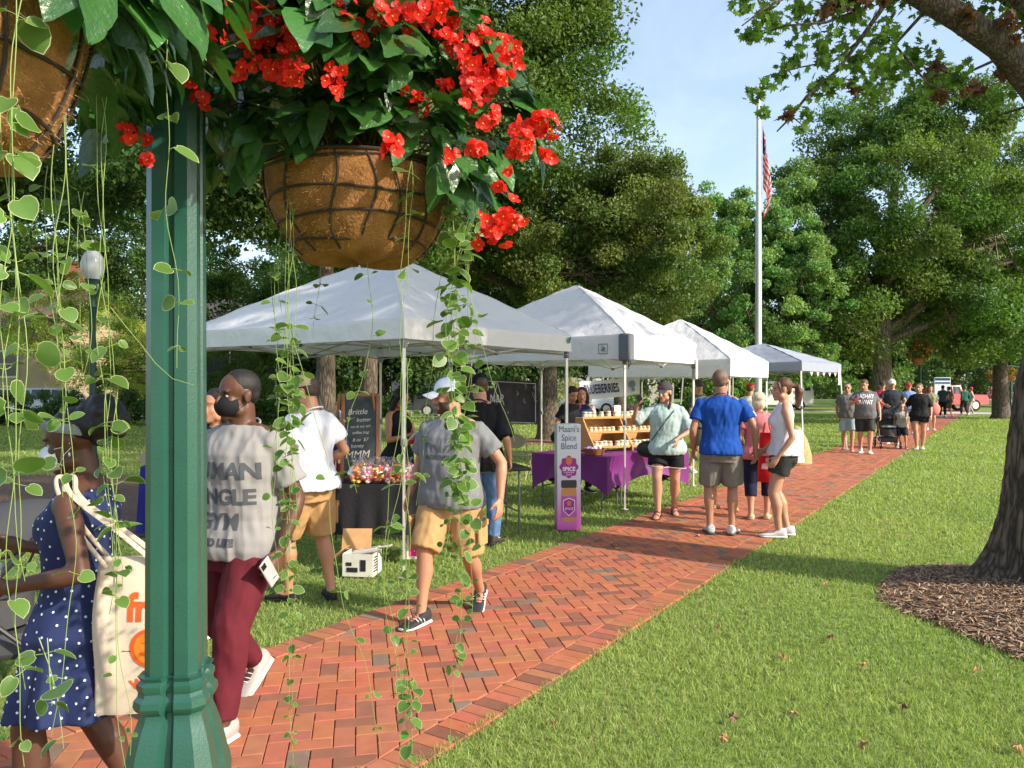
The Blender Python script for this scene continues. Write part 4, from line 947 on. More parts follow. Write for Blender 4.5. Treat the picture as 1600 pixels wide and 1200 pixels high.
# ================================================ TABLES AND GOODS
BLACK = M('matt_black', (.015,.015,.017), .7); DKCLOTH = M('black_cloth', (.012,.011,.014), .9, bump=.3, bs=40)
PURP = M('purple_cloth', (.15,.012,.145), .62, var=.12, vs=4, bump=.1, bs=90); WOOD = M('pine', (.50,.26,.09), .6, var=.3, vs=6, stretch=(1,8,8), bump=.2, bs=40); WOODD = M('stained_wood', (.24,.10,.04), .5, var=.3, vs=6, stretch=(6,6,1), bump=.2, bs=40)
def ftable(label, loc, rz, L_, W_, h, mat=None, group=None):
    t = thing('folding_table', label, 'table', (*loc, 0), rz, group); g = G(); g.box((L_/2, W_/2, h-.02), (L_, W_, .04), bev=.012); g.obj('table_top', mat or BLACK, t)
    for x in (.12, L_-.12):
        for y in (.08, W_-.08): g = G(); g.tube([(x, y, h-.05), (x+(.06 if x < 1 else -.06)*0, y, 0)], .0135, n=8); g.obj('leg', STEEL, t)
        g = G(); g.tube([(x, .08, .25), (x, W_-.08, .25)], .009, n=6); g.tube([(x, W_/2, .25), (x+(.4 if x < L_/2 else -.4), W_/2, h-.06)], .008, n=6); g.obj('brace', STEEL, t)
    return t
def fitted_cloth(name, label, loc, rz, L_, W_, h, mat, lift=.24, seed=0, drop=.06):
    """stretch cover: taut top, sides pulled into feet at the corners, arched hems"""
    per = []; n = 26; cor = [(0,0),(L_,0),(L_,W_),(0,W_)]; L2 = [L_, W_, L_, W_]
    for k in range(4):
        a, b_ = np.array(cor[k], float), np.array(cor[(k+1) % 4], float)
        for i in range(n): per.append((a+(b_-a)*i/n, i/n, k))
    pc = np.array([L_/2, W_/2]); rows = []
    g = G(); top = [(*(pc+(p-pc)*1.006), h+.006) for p, u, k in per]
    for s_ in np.linspace(0, 1, 14):
        row = []
        for i, (p, u, k) in enumerate(per):
            arch = (math.sin(math.pi*u)**.8)*lift*(1 if L2[k] > 1 else .5); bot = drop+.12+arch; z = h+.004-(h-bot)*s_
            d = p-pc; d = d/np.linalg.norm(d); inn = -.05*math.sin(math.pi*u)*math.sin(math.pi*s_)*1.0+.012*math.sin(i*1.3+seed+s_*4)*s_+.012
            row.append((p[0]+d[0]*inn, p[1]+d[1]*inn, z))
        rows.append(row)
    g.loft(rows, cap=False); K = len(per); g.add(rows[0]+[(pc[0], pc[1], h+.006)], [(i, (i+1) % K, K) for i in range(K)])
    o = g.obj(name, mat, ang=35); o.location = (*loc, 0); o.rotation_euler = (0, 0, rz); return tag(o, label, 'tablecloth')
# purple tables: near one runs inward (left) from the tent front leg, the other along the path
INW = np.array([-.84, .542]); AL = PD
pA = np.array(GR(938, 790)); 
tl = (0.66, 11.55)
ftable('folding table under the purple cloth beside the spice sign', (.30, 11.10), R_(-35), 1.2, .62, .72, group='folding tables under purple cloths')
fitted_cloth('tablecloth', 'stretched purple table cover behind the spice blend sign', (.30, 11.10), R_(-35), 1.2, .62, .72, PURP, seed=1)
ftable('folding table under the purple cloth below the jam shelf', (1.50, 10.98), R_(25), 1.25, .62, .72, group='folding tables under purple cloths')
fitted_cloth('tablecloth', 'long purple table cover below the stepped jam shelf', (1.50, 10.98), R_(25), 1.25, .62, .72, PURP, seed=3, lift=.22)
def jar_proto():
    t = thing('jar', 'x', 'jar'); g = G(); g.lathe([(.0,0),(.03,0),(.035,.006),(.035,.058),(.031,.068),(.028,.07)], 12); g.obj('glass', M('jam_glass', (.45,.16,.06), .15, var=.5, vs=3, coat=.5), t)
    g = G(); g.lathe([(.0355,.014),(.0358,.016),(.0358,.054),(.0355,.056)], 12, cap=False); g.obj('paper_band', M('cream_label', (.80,.72,.50), .7), t)
    g = G(); g.lathe([(.031,.068),(.033,.07),(.033,.084),(.030,.087),(0,.087)], 12); g.obj('lid', M('cream_lid', (.75,.66,.42), .5), t)
    return t
SH = thing('display_shelf', 'stepped pine display shelf packed with jars on the purple table', 'shelf', (1.20, 11.16, .73), R_(25))
for k in range(4): pass
jp = jar_proto(); first = True; rj = random.Random(12)
tiers = [(.06, .10, .16), (.34, .29, .22), (.60, .48, .16)]   # height above table, y offset
SL = 1.32
for k, (z, y, _) in enumerate([(.05, .08, 0), (.26, .24, 0), (.47, .40, 0)]):
    g = G(); g.box((SL/2, y+.02, z), (SL, .17, .016), bev=.003); g.box((SL/2, y-.062, z+.014), (SL, .01, .03)); g.obj('shelf_board', WOOD, SH)
for x in (.01, SL/2, SL-.01):
    g = G(); g.poly([(x, -.02, 0), (x, .55, 0), (x, .55, .48), (x, .32, .46), (x, .16, .25), (x, -.02, .06)], .018, (1, 0, 0)); g.obj('side_panel', WOOD, SH)
g = G(); g.box((SL/2, .545, .25), (SL, .012, .46)); g.obj('back_panel', WOOD, SH)
SM = Matrix.Translation(SH.location)@Matrix.Rotation(R_(25), 4, 'Z')
rowname = ['bottom', 'middle', 'top']
jcols = [(.75,.66,.42), (.55,.35,.12), (.30,.12,.3), (.12,.15,.3)]
for k, (z, y) in enumerate([(.05, .08), (.26, .24), (.47, .40)]):
    x = .06; i = 0
    while x < SL-.05:
        if not first or True:
            j = jp if first else copy_tree(jp); first = False
            p = SM@Vector((x, y-.02+rj.uniform(-.01, .01), z+.008)); j.location = p; j.rotation_euler = (0, 0, rj.uniform(0, 6)); s_ = 1.05 if k != 1 else .92; j.scale = (s_, s_, s_*rj.uniform(.95, 1.1))
            j['label'] = 'small cream labelled jam jar on the %s step of the pine shelf' % rowname[k]; j['group'] = 'jam jars on the %s step' % rowname[k]
        x += .078 if rj.random() < .88 else .13
# basket with lilac packets
t = thing('produce_basket', 'low round wooden basket holding white and lilac packets at the table corner', 'basket', (1.15, 10.75, .73), 0)
g = G(); g.lathe([(.0,0),(.13,0),(.16,.09),(.15,.09),(.12,.015),(0,.015)], 20); g.obj('rim', WOODD, t)
for i in range(9):
    a = i*2.4; r = .03+.08*((i*37) % 10)/10; g = G(); g.ell((1.15+r*math.cos(a), 10.75+r*math.sin(a), .80+.012*(i % 3)), (.035,.03,.03)); o = g.obj('packet', M('lilac_%d' % (i % 3), [(.7,.65,.75),(.35,.2,.5),(.78,.75,.72)][i % 3], .5)); tag(o, '%s packet heaped in the round basket' % ['pale', 'lilac', 'white'][i % 3], 'packet', '%s packets in the basket' % ['pale', 'lilac', 'white'][i % 3])
g = G(); g.box((0, 0, .09), (.10,.012,.18)); o = g.obj('price_card', M('paper', (.75,.72,.70), .8)); o.location = (1.62, 11.78, 1.215); o.rotation_euler = (R_(-8), 0, 0); tag(o, 'small white card standing on the top step among the jars', 'card')
# spice sign pillar
def spice():
    x, y = GR(888, 821); t = thing('display_pillar', 'tall printed pillar sign showing a spice jar with a black lid, beside the path', 'sign', (x-.155, y-.32, 0), R_(5))
    g = G(); g.box((.14, .11, .62), (.28, .22, 1.24), bev=.004)
    m = bpy.data.materials.new('pillar_print'); m.use_nodes = True; n = m.node_tree.nodes; L = m.node_tree.links; tcn = n.new('ShaderNodeTexCoord'); sp = n.new('ShaderNodeSeparateXYZ'); L.new(tcn.outputs['Object'], sp.inputs[0])
    mr = n.new('ShaderNodeMapRange'); mr.inputs['From Max'].default_value = 1.24; L.new(sp.outputs['Z'], mr.inputs[0]); r = n.new('ShaderNodeValToRGB'); L.new(mr.outputs[0], r.inputs[0])
    e = r.color_ramp.elements; e[0].color = (.50,.06,.36,1); e[1].color = (.62,.68,.74,1); a = e.new(.14); a.color = (.60,.16,.48,1); a = e.new(.35); a.color = (.55,.42,.60,1); a = e.new(.6); a.color = (.60,.60,.70,1)
    L.new(r.outputs[0], n['Principled BSDF'].inputs['Base Color']); n['Principled BSDF'].inputs['Roughness'].default_value = .4
    g.obj('box', m, t); d = -.003
    purple = M('print_purple', (.30,.02,.26), .5); orange = M('print_orange', (.62,.16,.03), .5); white = M('print_white', (.75,.72,.78), .5); lid = M('print_black', (.03,.035,.04), .4); spc = M('print_spice', (.50,.24,.08), .5)
    def flat(nm, polys, mt, dz, dd): me = shape_mesh(polys); o = link(nm, me, mt, t); o.location = (.14, d-dd, dz); o.rotation_euler = (R_(90), 0, 0); return o
    badge = [( (.105+.010*math.cos(8*a))*math.cos(a), (.125+.010*math.cos(8*a))*math.sin(a)) for a in np.arange(48)*2*math.pi/48]
    flat('badge', [badge], purple, .74, 0); flat('flame', [[(-.03,-.02),(0,-.045),(.03,-.02),(.04,.03),(.02,.06),(.0,.05),(-.02,.075),(-.04,.03)]], orange, .80, .001)
    text_on('lettering', 'SPICE', .062, (.14, d-.002, .715), (R_(90), 0, 0), white, t, bold=.002); text_on('lettering', 'traditional\nblend', .030, (.14, d-.002, .665), (R_(90), 0, 0), white, t)
    text_on('lettering', "Maani's\nSpice\nBlend", .105, (.14, d-.001, 1.08), (R_(90), 0, 0), M('print_grey', (.10,.12,.16), .5), t, sx=.8)
    flat('jar_lid', [[(-.088,-.04),(.088,-.04),(.092,-.02),(.092,.04),(.08,.052),(-.08,.052),(-.092,.04),(-.092,-.02)]], lid, .535, 0)
    flat('jar', [[(-.085,.22),(-.075,.235),(.075,.235),(.085,.22),(.09,.2),(.09,-.12),(.07,-.16),(-.07,-.16),(-.09,-.12),(-.09,.2)]], spc, .26, 0)
    flat('jar_wrap', [[(-.091,-.10),(.091,-.10),(.091,.15),(-.091,.15)]], M('print_magenta', (.45,.08,.36), .5), .25, .001)
    flat('shield', [[(-.07,-.02),(0,-.085),(.07,-.02),(.07,.10),(0,.13),(-.07,.10)]], white, .25, .002); flat('shield', [[(-.062,-.018),(0,-.075),(.062,-.018),(.062,.094),(0,.12),(-.062,.094)]], purple, .25, .003)
    flat('flame', [[(-.02,0),(.02,0),(.025,.04),(0,.06),(-.025,.04)]], orange, .29, .004); text_on('lettering', 'SPICE', .042, (.14, d-.005, .25), (R_(90), 0, 0), white, t)
spice()
# folding chairs
def fchair(label, loc, rz):
    t = thing('folding_chair', label, 'chair', (*loc, 0), rz); bm_ = M('chair_beige', (.36,.29,.20), .5, metal=.2)
    g = G(); g.box((0, 0, .44), (.40,.40,.025), bev=.01); g.obj('seat', bm_, t)
    g = G(); g.loft([[(x, .20+.02*abs(x)/.2+dy, z) for x, z in disc_pts(0, .70, .20, 20, .13)] for dy in (0, .015)]); g.obj('backrest', bm_, t)
    for s_ in (-1, 1):
        g = G(); g.tube([(s_*.21, .24, .80), (s_*.21, .14, .45), (s_*.21, -.22, 0)], .011, n=6); g.obj('leg', bm_, t)
        g = G(); g.tube([(s_*.19, -.18, .44), (s_*.19, .24, 0)], .011, n=6); g.obj('leg', bm_, t)
fchair('beige metal folding chair standing empty on the lawn left of the purple table', (.13, 14.0), R_(160))
# chalkboard on a black cloth table, sweets in front
ftable('table under the black cloth below the chalkboard', (-1.70, 7.15), R_(0), 1.0, .55, .76, BLACK)
def drape(name, label, loc, rz, L_, W_, h, bot, mat, seed=0, fold=.02):
    per = []; n = 40; cor = [(0,0),(L_,0),(L_,W_),(0,W_)]
    for k in range(4):
        a, b_ = np.array(cor[k], float), np.array(cor[(k+1) % 4], float)
        for i in range(n): per.append(a+(b_-a)*i/n)
    pc = np.array([L_/2, W_/2]); rows = []
    for s_ in np.linspace(0, 1, 10):
        row = []
        for i, p in enumerate(per):
            d = (p-pc)/np.linalg.norm(p-pc); e = .012+fold*s_*(math.sin(i*.9+seed)+.6*math.sin(i*.37+seed*2))+.03*s_
            row.append((p[0]+d[0]*e, p[1]+d[1]*e, h+.008-(h-bot)*s_))
        rows.append(row)
    g = G(); g.loft(rows, cap=False); K = len(per); g.add(rows[0]+[(pc[0], pc[1], h+.01)], [(i, (i+1) % K, K) for i in range(K)])
    o = g.obj(name, mat, ang=50); o.location = (*loc, 0); o.rotation_euler = (0, 0, rz); return tag(o, label, 'tablecloth')
drape('tablecloth', 'black cloth hanging over the sweets table below the chalkboard', (-1.70, 7.15), 0, 1.0, .55, .76, .30, DKCLOTH, 2)
t = thing('chalkboard', 'wood framed easel chalkboard with handwriting, standing on the black cloth table', 'chalkboard', (-1.47, 7.42, .775), R_(6))
tilt = R_(-7); TM = Matrix.Rotation(tilt, 4, 'X')
g = G(); g.box((0, 0, .42), (.30,.012,.78)); g.tf(TM); bd = g.obj('board', M('slate', (.045,.055,.058), .8, var=.5, vs=7), t)
g = G(); g.box((-.168, 0, .41), (.036,.03,.86), bev=.004); g.box((.168, 0, .41), (.036,.03,.86), bev=.004); g.box((0, 0, .83), (.30,.03,.036), bev=.004); g.box((0, 0, .03), (.30,.03,.03), bev=.004); g.tf(TM); g.obj('frame', WOODD, t)
g = G(); g.tube([(-.20,.03,.82),(-.30,.35,.0)], .014, n=4); g.tube([(.12,.03,.82),(.18,.35,.0)], .014, n=4); g.obj('rear_leg', WOODD, t)
CH = M('chalk', (.55,.50,.44), .9)
for i, (s_, z, x, sz) in enumerate((('Brittle', .66, -.03, .075), ('butter', .585, .03, .055), ('nut & sea salt', .52, 0, .035), ('toffee bag', .46, 0, .04), ('8 oz  $7', .39, 0, .045), ('honey', .33, -.03, .05), ('MMM', .245, -.03, .10), ('sweets', .16, 0, .055))):
    o = text_on('writing', s_, sz, (x, 0, 0), (0, 0, 0), CH, t, shear=.25); o.matrix_local = TM@Matrix.Translation((x, -.0085, z))@Matrix.Rotation(R_(90), 4, 'X')@Matrix.Rotation(R_(3), 4, 'Z')
# cellophane bags of sweets
rb = random.Random(5); SWC = [(.85,.25,.05),(.80,.06,.25),(.9,.55,.1),(.85,.75,.6),(.75,.15,.12),(.85,.45,.55)]
k = 0
for i in range(13):
    x = -1.46+.095*(i % 6)+rb.uniform(-.02, .02); y = 7.20+.14*(i//6)*.7; z = .775+.02*(i//6)
    t = thing('sweets_bag', '%s cellophane bag of %s sweets piled before the chalkboard' % (['clear', 'tied', 'bulging'][i % 3], ['orange', 'pink and red', 'yellow', 'cream', 'mixed'][i % 5]), 'bag', (x, y, z), rb.uniform(-.5, .5), 'cellophane bags of sweets')
    for q in range(16):
        g = None
    gs = [G() for _ in range(3)]
    for q in range(26):
        a = rb.uniform(0, 6.28); r = rb.uniform(0, .06); zz = rb.uniform(.015, .14); kk = q % 3; s_ = rb.uniform(.013, .022)
        Rm = Matrix.Rotation(rb.uniform(0, 3), 3, 'X')@Matrix.Rotation(rb.uniform(0, 3), 3, 'Z'); gs[kk].ell((r*math.cos(a), r*math.sin(a)*.7, zz), (s_*1.4, s_, s_*.7), n=7, k=5, Rm=Rm)
    for kk in range(3): c = SWC[(i+kk*2) % 6]; gs[kk].obj('sweets', M('sweet_%d' % ((i+kk*2) % 6), c, .3, coat=.4), t)
    g = G(); rows = []
    for z_, r_ in ((0,.06),(.03,.08),(.09,.082),(.14,.06),(.165,.018),(.19,.05),(.215,.065)):
        rows.append([(r_*math.cos(a)*(1+.12*math.sin(5*a+i)), r_*math.sin(a)*.8*(1+.12*math.cos(4*a)), z_+.006*math.sin(3*a)) for a in np.arange(20)*2*math.pi/20])
    g.loft(rows, cap=False); m = MATS.get('cello')
    if not m:
        m = bpy.data.materials.new('cello'); m.use_nodes = True; n = m.node_tree.nodes; L = m.node_tree.links; tr = n.new('ShaderNodeBsdfTransparent'); gl = n.new('ShaderNodeBsdfGlossy'); gl.inputs['Roughness'].default_value = .12; mm = n.new('ShaderNodeMixShader'); fr = n.new('ShaderNodeLayerWeight'); fr.inputs[0].default_value = .35
        L.new(fr.outputs[1], mm.inputs[0]); L.new(tr.outputs[0], mm.inputs[1]); L.new(gl.outputs[0], mm.inputs[2]); L.new(mm.outputs[0], n['Material Output'].inputs[0]); MATS['cello'] = m
    g.obj('wrapper', m, t)
# cardboard carton with open flaps
def carton():
    x, y = GR(566, 896); t = thing('cardboard_box', 'open printed carton with brown flaps folded out, on the grass by the tent leg', 'box', (x, y, 0), R_(-8))
    CB = M('cardboard', (.50,.28,.12), .85, var=.12, vs=8); CW = M('white_card', (.68,.64,.56), .7, var=.1, vs=9)
    g = G()
    for c, s_ in (((0,-.12,.10),(.28,.006,.20)),((0,.12,.10),(.28,.006,.20)),((-.137,0,.10),(.006,.234,.20)),((.137,0,.10),(.006,.234,.20)),((0,0,.004),(.27,.23,.006))): g.box(c, s_)
    bx = g.obj('carton', CW, t, smooth=False)
    g = G()
    for q in range(6): g.box((.142, -.06+(q % 2)*.012, .045+q*.024), (.003, .10-.02*(q % 2), .012))
    g.box((-.05, -.126, .06), (.10, .003, .04)); g.box((-.08, -.126, .11), (.05, .003, .03)); g.box((.05, -.126, .10), (.05,.003,.10)); g.obj('print', BLACK, bx)
    g = G(); g.box((-.235, -.02, .155), (.22, .23, .005), ry=R_(-42)); g.obj('flap', CB, t, smooth=False)
    g = G(); g.box((-.10, .145, .28), (.27, .005, .19), rx=R_(-20), rz=R_(8)); g.obj('flap', CB, t, smooth=False)
    g = G(); g.box((.03, .0, .215), (.24, .14, .006), ry=R_(-12)); g.box((.16, .03, .235), (.20,.09,.005), ry=R_(-10)); g.obj('flap', CW, t, smooth=False)
carton()
# pink banner leaning at the table end and the table behind
t = thing('pink_banner', 'bright pink and white hanging sign beside the front tent leg', 'sign', (-1.0, 7.30, .04), R_(4))
g = G(); g.box((.10, 0, .35), (.20,.012,.70)); g.obj('panel', M('white_card', (.68,.64,.56), .7), t)
g = G(); g.box((.11, -.009, .27), (.17,.004,.48)); g.obj('print', M('hot_pink', (.80,.0,.25), .5), t)
me = shape_mesh([disc_pts(.02, .1, .03, 12), disc_pts(.03, .02, .035, 12), disc_pts(.02, -.08, .03, 12), disc_pts(.03, -.16, .028, 12)]); o = link('print', me, M('print_orange', (.62,.16,.03), .5), t); o.location = (.14, -.014, .38); o.rotation_euler = (R_(90), 0, 0)
text_on('lettering', 'mint', .06, (.12, -.014, .09), (R_(90), 0, 0), M('print_white', (.75,.72,.78), .5), t)
ftable('black folding table holding cups behind the man in the white cap', (-1.0, 8.3), R_(20), 1.3, .6, .76, BLACK)
for i, (x, y) in enumerate(((-.93, 8.5), (-.80, 8.6), (-.86, 8.42))):
    g = G(); g.lathe([(0,0),(.032,0),(.045,.12),(.043,.12),(.03,.006),(0,.006)], 16); o = g.obj('plastic_cup', M('clear_cup', (.55,.60,.62), .2, coat=.5)); o.location = (x, y, .762); tag(o, 'pale plastic cup on the black table, %s' % ['nearest its edge', 'farthest back', 'in front of the others'][i], 'cup', 'cups on the black table')
# camp chair
def camp_chair(label, loc, rz, col):
    t = thing('camp_chair', label, 'chair', (*loc, 0), rz); m = M('camp_'+str(round(col[0]*100)), col, .8, bump=.2, bs=40)
    rows = [[(x, -.24+.0*abs(x), .40-.05*(1-abs(x)/.27)) for x in np.linspace(-.27, .27, 9)], [(x, .20, .36-.07*(1-abs(x)/.27)) for x in np.linspace(-.27, .27, 9)]]
    g = G(); g.loft(rows, closed=False); g.loft([[(x, y, z-.012) for x, y, z in r] for r in rows], closed=False); g.obj('seat', m, t)
    rows = [[(x, .20+.03*(1-(x/.27)**2), .36) for x in np.linspace(-.27, .27, 9)], [(x, .32+.06*(1-(x/.27)**2), .85) for x in np.linspace(-.27, .27, 9)]]
    g = G(); g.loft(rows, closed=False); g.loft([[(x, y+.012, z) for x, y, z in r] for r in rows], closed=False); g.obj('backrest', m, t)
    for a, b_ in (((-.27,-.24,0),(.27,-.24,.42)),((.27,-.24,0),(-.27,-.24,.42)),((-.27,.24,0),(-.27,.34,.88)),((.27,.24,0),(.27,.34,.88)),((-.27,-.24,0),(-.27,.24,.42)),((.27,-.24,0),(.27,.24,.42))):
        g = G(); g.tube([a, b_], .009, n=6); g.obj('leg', BLACK, t)
camp_chair('red folding camp chair in the shade behind the chalkboard table', (-1.75, 8.7), R_(200), (.35,.02,.03))
camp_chair('red folding camp chair farther back, left of the red one by the chalkboard', (-2.9, 10.6), R_(150), (.38,.025,.03))
# black gallery banner hung at the back of tent 2
t = thing('banner', 'black banner with white border and triangle emblem hung behind the man in black', 'banner', (-.75, 13.1, 1.08), R_(-4)); t.scale = (.62, 1, .85)
g = G(); rows = [[(x, .02*math.sin(x*4+z*3), z+(.08*(1-x/2) if z > .5 else -.04*(x/2))) for x in np.linspace(0, 1.95, 16)] for z in np.linspace(0, .80, 8)]
g.loft(rows, closed=False); g.loft([[(x, y+.006, z) for x, y, z in r] for r in rows], closed=False); g.obj('cloth', M('banner_black', (.045,.035,.042), .6, var=.5, vs=3), t)
BW = M('banner_line', (.62,.58,.55), .7)
g = G()
for c, s_, r_ in (((.97,-.03,.80),(1.78,.004,.014),R_(2.3)),((1.86,-.03,.39),(.02,.004,.76),0),((.97,-.03,.0),(1.78,.004,.014),R_(1.2))): g.box(c, s_, ry=r_)
g.obj('border', BW, t)
me = shape_mesh([[(-.19,-.19),(.19,-.19),(.19,-.165),(-.19,-.165)],[(-.19,-.165),(-.165,-.165),(.01,.27),(0,.30)],[(.19,-.165),(.0,.30),(-.01,.27),(.165,-.165)]]); o = link('emblem', me, BW, t); o.location = (.82, -.035, .50); o.rotation_euler = (R_(90), 0, 0)
text_on('lettering', 'N&P', .23, (.80, -.037, .46), (R_(90), 0, 0), BW, t, sx=.85, bold=.003); text_on('lettering', '& alden', .09, (.98, -.037, .19), (R_(90), 0, 0), BW, t, shear=.3)
rf = random.Random(3); g = G()
for k in range(9):
    x, z = 1.84-.5*rf.random()**1.6, .78-.34*rf.random(); 
    if x < 1.5 and z < .62: continue
    g.tube([(x, -.034, z), (x+rf.uniform(-.06,.06), -.034, z-.05), (x+rf.uniform(-.05,.05), -.034, z-.10), (x+rf.uniform(0,.08), -.034, z-.06)], .004, n=4)
g.obj('scrollwork', BW, t)
# blueberries banner under tent 3
t = thing('banner', 'white banner lettered BLUEBERRIES hanging from the third tent', 'banner', (1.42, 16.1, 1.40), R_(7)); t.scale = (.84, 1, .88)
g = G(); rows = [[(x, .025*math.sin(x*5+z*2), z+.10*x-.03*math.sin(x*2)) for x in np.linspace(0, 1.55, 20)] for z in np.linspace(0, .44, 6)]
g.loft(rows, closed=False); g.loft([[(x, y+.006, z) for x, y, z in r] for r in rows], closed=False); g.obj('cloth', M('banner_white', (.62,.62,.68), .7), t)
o = text_on('lettering', 'BLUEBERRIES', .30, (.56, -.035, .26), (R_(90), R_(-4), 0), M('banner_navy', (.045,.035,.09), .7), t, sx=.52, bold=.008, shear=-.25)
me = shape_mesh([disc_pts(0, .05, .09, 14), disc_pts(.03, -.08, .05, 12)]); o = link('emblem', me, M('banner_blue', (.16,.22,.34), .7), t); o.location = (1.33, -.035, .33); o.rotation_euler = (R_(90), 0, 0)
# ================================================ PEOPLE
def ik(A, T, l1, l2, pole):
    A = np.array(A, float); T = np.array(T, float); v = T-A; d = np.linalg.norm(v); dm = min(d, (l1+l2)*.999); v = v/d; T = A+v*dm
    a = (l1*l1-l2*l2+dm*dm)/(2*dm); hgt = math.sqrt(max(l1*l1-a*a, 1e-8)); p = np.array(pole, float); p = p-v*np.dot(p, v); p = p/np.linalg.norm(p)
    return A+v*a+p*hgt, T
def rotm(yaw=0, pitch=0, roll=0): return np.array(Matrix.Rotation(yaw, 3, 'Z')@Matrix.Rotation(pitch, 3, 'X')@Matrix.Rotation(roll, 3, 'Y'))
SECM = [(-.065,.080,.058,0),(-.02,.097,.068,-.004),(.03,.098,.066,-.002),(.08,.090,.060,.002),(.13,.090,.060,.004),(.19,.099,.066,.003),(.24,.104,.066,0),(.275,.103,.058,-.004),(.300,.075,.045,-.008),(.318,.042,.036,-.010)]
SECF = [(-.065,.082,.060,0),(-.02,.102,.070,-.006),(.03,.096,.064,-.004),(.08,.078,.054,0),(.13,.076,.052,.002),(.19,.084,.056,.002),(.24,.088,.056,0),(.275,.088,.050,-.004),(.300,.065,.040,-.008),(.318,.036,.032,-.010)]
class Fig: pass
def person(label, pos, rz, h=1.75, fem=0, fat=1.0, belly=0.0, feet=((-.10,0,0,.12,0),(.10,0,0,-.12,0)), arms=None, lean=0.0, head=(0,0,0), skin=(.45,.24,.16), vox=.012, hs=1.09, group=None, twist=0.0, roll=0.0, lips=(.40,.14,.11), beard=None, face=True, shw=1.0, name='person', zoff=0.0):
    f = Fig(); f.t = thing(name, label, 'person', (pos[0], pos[1], zoff), rz, group); f.h = h; f.fem = fem; f.fat = fat; f.vox = vox; f.skin = skin
    hip_w = .052*h*(1.05 if fem else 1)*(.6+.4*fat); thigh, shin = .245*h, .245*h; ank = .045*h
    F = [np.array([x, y, ank+l]) for (x, y, l, ya, pi) in feet]
    cx = (feet[0][0]+feet[1][0])/2; cy = (feet[0][1]+feet[1][1])/2*.9
    pz = min(math.sqrt(max((.487*h)**2-(fp[0]-(cx+s_*hip_w))**2-(fp[1]-cy)**2, .01))+fp[2] for fp, s_ in zip(F, (-1, 1))); pz = min(pz, .527*h)
    f.pel = np.array([cx, cy, pz]); Rl = rotm(twist*.5, -lean, roll); Rt = rotm(twist, -lean, roll); f.Rt = Rt
    secs = SECF if fem else SECM
    def T(u, x=0, y=0): return f.pel+(Rl if u < .1 else Rt)@np.array([x, y, u*h])
    f.T = T
    def ring(u, w, d, yo, e=0.0, n=28, sq=.86):
        fr = 1+(fat-1)*(1.0 if u < .26 else .35); bl = belly*math.exp(-((u-.10)/.09)**2); W = (w*h*fr)*shw**(u > .15)+e; D = d*h*(fr+bl*.5)+e; yo_ = (yo+.022*bl)*h+(fat-1)*.02*h*(u < .2)
        a = np.arange(n)*2*np.pi/n; X = W*np.sign(np.cos(a))*np.abs(np.cos(a))**sq; Y = D*np.sign(np.sin(a))*np.abs(np.sin(a))**sq+yo_
        return np.array([T(u, x, y) for x, y in zip(X, Y)])
    f.ring = ring; f.secs = secs
    def sec(u):
        a = np.array(secs); return [np.interp(u, a[:, 0], a[:, k]) for k in (1, 2, 3)]
    f.sec = sec
    # joints
    f.leg = []
    for s_, fp, ft in zip((-1, 1), F, feet):
        hp = f.pel+(Rl@np.array([s_*hip_w, 0, -.004*h])); fw = np.array([-math.sin(ft[3])*.6+s_*.05, 1, .15]); kn, an = ik(hp, fp, thigh, shin, fw); f.leg.append((hp, kn, an, ft))
    f.arm = []; arms = arms or {}
    sw = (.093 if fem else .106)*h*shw*(.8+.2*fat)
    for s_, key in ((-1, 'L'), (1, 'R')):
        ar = dict(t=(.035, .01, -.29), pole=(.35, -1, 0), curl=28, hd=None); ar.update(arms.get(key, {}))
        sh = T(.272, s_*sw, -.004*h); tx, ty, tz = ar['t']; tg = sh+Rt@(np.array([s_*tx, ty, tz])*h); po = Rt@np.array([s_*ar['pole'][0], ar['pole'][1], ar['pole'][2]])
        el, wr = ik(sh, tg, .172*h, .148*h, po); hd = nrm(wr-el) if ar['hd'] is None else nrm(Rt@np.array([s_*ar['hd'][0], ar['hd'][1], ar['hd'][2]]))
        pn = ar.get('pn'); pn = nrm(Rt@(np.array([-s_, -.25, 0]) if pn is None else np.array([s_*pn[0], pn[1], pn[2]]))); f.arm.append((sh, el, wr, hd, pn, ar, s_))
    # ---- body
    g = G(); g.loft([ring(*q) for q in secs])
    if fem:
        for s_ in (-1, 1): g.ell(T(.205, s_*.042*h, .042*h), (.036*h*fat**.5, .034*h, .036*h))
    for s_ in (-1, 1): g.ell(T(-.03, s_*.045*h*fat, -.034*h), (.05*h*fat, .048*h, .052*h))
    lr = (.5+.5*fat)*h*(1.04 if fem else 1)
    for s_, (hp, kn, an, ft) in zip((-1, 1), f.leg):
        l = kn-hp; m1, m2 = hp+l*.33, hp+l*.72; c = an-kn; bk = nrm(np.cross(np.cross(nrm(l)+1e-6, c), c)) if abs(np.dot(nrm(l), nrm(c))) < .995 else np.array([0, -1, 0])
        g.tube([hp+(0,0,.01), m1, m2, kn], [.053*lr, .050*lr, .037*lr, .031*lr], n=14)
        cb = np.array([0, -.012*h, 0]); g.tube([kn, kn+c*.15+cb*.5, kn+c*.34+cb, kn+c*.62+cb*.4, an], [.0305*lr, .0310*lr, .0335*lr, .0235*lr, .0185*lr], n=14)
        Rf = rotm(ft[3], ft[4]); 
        def q(x, y, z): return an+Rf@(np.array([x, y, z])*h)
        g.tube([q(0,-.022,-.020), q(0,.0,-.012), q(0,.04,-.024), q(s_*-.002,.075,-.033), q(s_*-.002,.098,-.036)], [[.020*h,.020*h],[.020*h,.024*h],[.023*h,.017*h],[.025*h,.0115*h],[.021*h,.008*h]], n=12, ref=(0,0,1))
